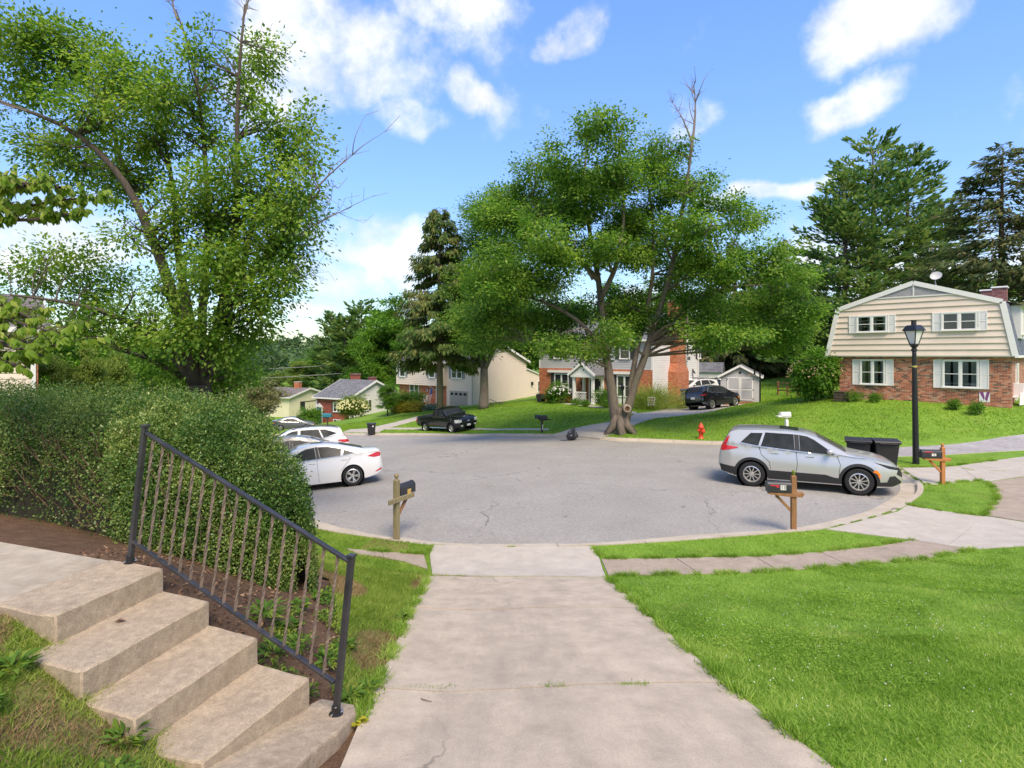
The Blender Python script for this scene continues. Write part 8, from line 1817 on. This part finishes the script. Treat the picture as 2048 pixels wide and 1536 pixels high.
def leaf_one():
    V = [(0, 0, 0), (.3, .2, .05), (.62, .27, .05), (1, 0, -.12), (.62, -.27, .05), (.3, -.2, .05), (.35, 0, -.02), (.65, 0, -.03)]
    me = bpy.data.meshes.new("leaf"); me.from_pydata(V, [], [(0, 6, 1), (1, 6, 7, 2), (2, 7, 3), (0, 5, 6), (5, 4, 7, 6), (4, 3, 7)]); me.materials.append(L_dog); return me
lme = [leaf_one() for _ in range(1)][0]
for i in order:
    o = bpy.data.objects.new("leaf", lme); COL.objects.link(o); o.parent = t; x_ = Vector(LA_[i]).normalized(); y_ = Vector(nr[i]).cross(x_).normalized(); z_ = x_.cross(y_); M_ = Matrix((x_, y_, z_)).transposed().to_4x4(); M_.translation = Vector(LP_[i]) - T0
    o.matrix_local = M_ @ Matrix.Diagonal((sz[i], sz[i], sz[i], 1))

# shrubs
def shrub(label, p, rx, ry, rz, n, L, lm, name="shrub", cat="shrub", group=None, flowers=None, aspect=.6, blob=7, up=False):
    t = thing(name, label, cat, (p[0], p[1], g(p[0], p[1])), 0, group)
    cs = [((random.uniform(-.5, .5) * rx, random.uniform(-.5, .5) * ry, rz * random.uniform(.35, .75)), (rx * .6, ry * .6, rz * .42)) for _ in range(blob)]
    pos, ax, nr, LL, cc = clumps([c for c, r in cs], [r for c, r in cs], n, L, L * 1.1, .4, .8, 14)
    if up: ax = np.stack([pos[:, 0] / rx, pos[:, 1] / ry, np.full(len(pos), .9)], -1) + rand_unit(len(pos)) * .3; pos[:, 2] *= .75
    pos[:, 2] = np.maximum(pos[:, 2], 0.02); sm = MB()
    for k in range(7): a = random.uniform(0, 6.28); sm.tube([(0, 0, -.05), (math.cos(a) * rx * .4, math.sin(a) * ry * .4, rz * .6)], [.03, .01], 5)
    tag(sm.build("stems", M_bark2, t), kind="stuff"); tag(link("foliage", leaves_mesh(pos, ax, nr, LL, LL * aspect), lm, t), kind="stuff")
    if flowers:
        mat, k, r_ = flowers; q = rand_unit(k); q[:, 2] = np.abs(q[:, 2]); fm = MB()
        for v in q: fm.ball((v[0] * rx * .95, v[1] * ry * .95, rz * .5 + v[2] * rz * .45), r_ * random.uniform(.7, 1.2), 6, 4)
        tag(fm.build("flowers", mat, t), kind="stuff")
    return t
F_pink = mk("pink blossom", (0.45, 0.30, 0.22), .8); F_white = mk("white blossom", (0.7, 0.68, 0.62), .8); F_yel = mk("yellow blossom", (0.6, 0.42, 0.04), .8); F_or = mk("orange blossom", (0.55, 0.2, 0.05), .8); F_cream = mk("cream blossom", (0.55, 0.52, 0.25), .8)
L_gold = leafmat("golden shrub leaf", (0.2, 0.2, 0.02), (0.3, 0.27, 0.03), (0.4, 0.34, 0.05), .35)
L_orng = leafmat("ornamental grass blade", (0.16, 0.22, 0.04), (0.25, 0.32, 0.06), (0.36, 0.4, 0.12), .4)
s_ = lambda Y: Y / F
p = P(1632, 797, 34.0); shrub("large round bush dotted with pinkish seed heads left of the gambrel house", p, 58 * s_(34), 1.6, 92 * s_(34), 15000, .15, L_dark, "round_bush", "bush", flowers=(F_pink, 170, .045))
p = P(1212, 808, 45.5); shrub("dark clipped shrub right of the brick house's porch", p, 1.0, .9, 1.45, 5000, .11, L_dark)
p = P(1306, 820, 43.8); shrub("clump of pale ornamental grass by the brick chimney", p, 0.95, 0.9, 1.2, 3200, .75, L_orng, "ornamental_grass", "grass clump", aspect=.035, up=True)
p = P(1122, 803, 51.0); shrub("shrub with white blossom under the brick house's left window", p, 1.2, .8, 1.7, 5000, .13, L_dark, flowers=(F_white, 130, .06))
p = P(1104, 803, 52.0); shrub("low shrub with orange blossom at the brick house's left corner", p, .8, .6, 1.2, 3000, .12, L_pale, flowers=(F_or, 90, .05))
p = P(1368, 815, 44.0); shrub("small yellow flowers at the foot of the brick chimney", p, .7, .5, .55, 1200, .1, L_pale, "flower_bed", "flowers", flowers=(F_yel, 40, .05))
p = P(1282, 812, 45.5); shrub("low dark foundation shrub behind the yard sign", p, .8, .7, 1.1, 3000, .11, L_dark)
p = P(1150, 806, 48.6); shrub("small round shrub left of the brick porch steps", p, .45, .45, .5, 1500, .08, L_dark); p = P(1170, 808, 47.2); shrub("small round shrub right of the brick porch steps", p, .5, .5, .55, 1500, .08, L_dark)
p = P(815, 822, 63.5); shrub("tall green shrub against the cream house's brick front", p, 2.3, 1.6, 2.1, 8000, .17, L_maple2)
p = P(800, 828, 62.0); shrub("golden shrub at the left end of the cream house's front bed", p, 1.3, 1.0, 1.0, 3000, .13, L_gold, group="golden shrubs in the front bed"); p = P(828, 828, 61.0); shrub("golden shrub nearest the cream house's porch steps", p, 1.2, 1.0, 1.1, 3000, .13, L_gold, group="golden shrubs in the front bed")
p = P(866, 830, 60.5); shrub("low grey green plants right of the porch steps behind the truck", p, 1.4, .8, .5, 2400, .14, leafmat("grey green leaf", (0.1, .15, .08), (.17, .23, .13), (.25, .3, .2), .3))
p = P(706, 842, 66); shrub("cream flowering bush at the rancher's corner", p, 2.0, 1.5, 2.3, 7000, .2, L_pale, "flowering_bush", "bush", flowers=(F_cream, 260, .1))
p = P(617, 850, 72); shrub("green bush left of the teal door", p, 1.5, 1.2, 2.2, 4500, .2, L_dark)
for u, Yq, lab in ((1709, 32.0, "small green shrub under the left ground floor window"), (1752, 31.2, "brownish small shrub right of the left ground floor window"), (1908, 28.4, "tiny shrub under the right ground floor window"), (1957, 27.3, "spreading green shrub by the house pennant")):
    p = P(u, 800, Yq); k = .62 if u in (1709, 1957) else .42; shrub(lab, p, k * .75, k * .6, k, 1300, .07, L_dark)
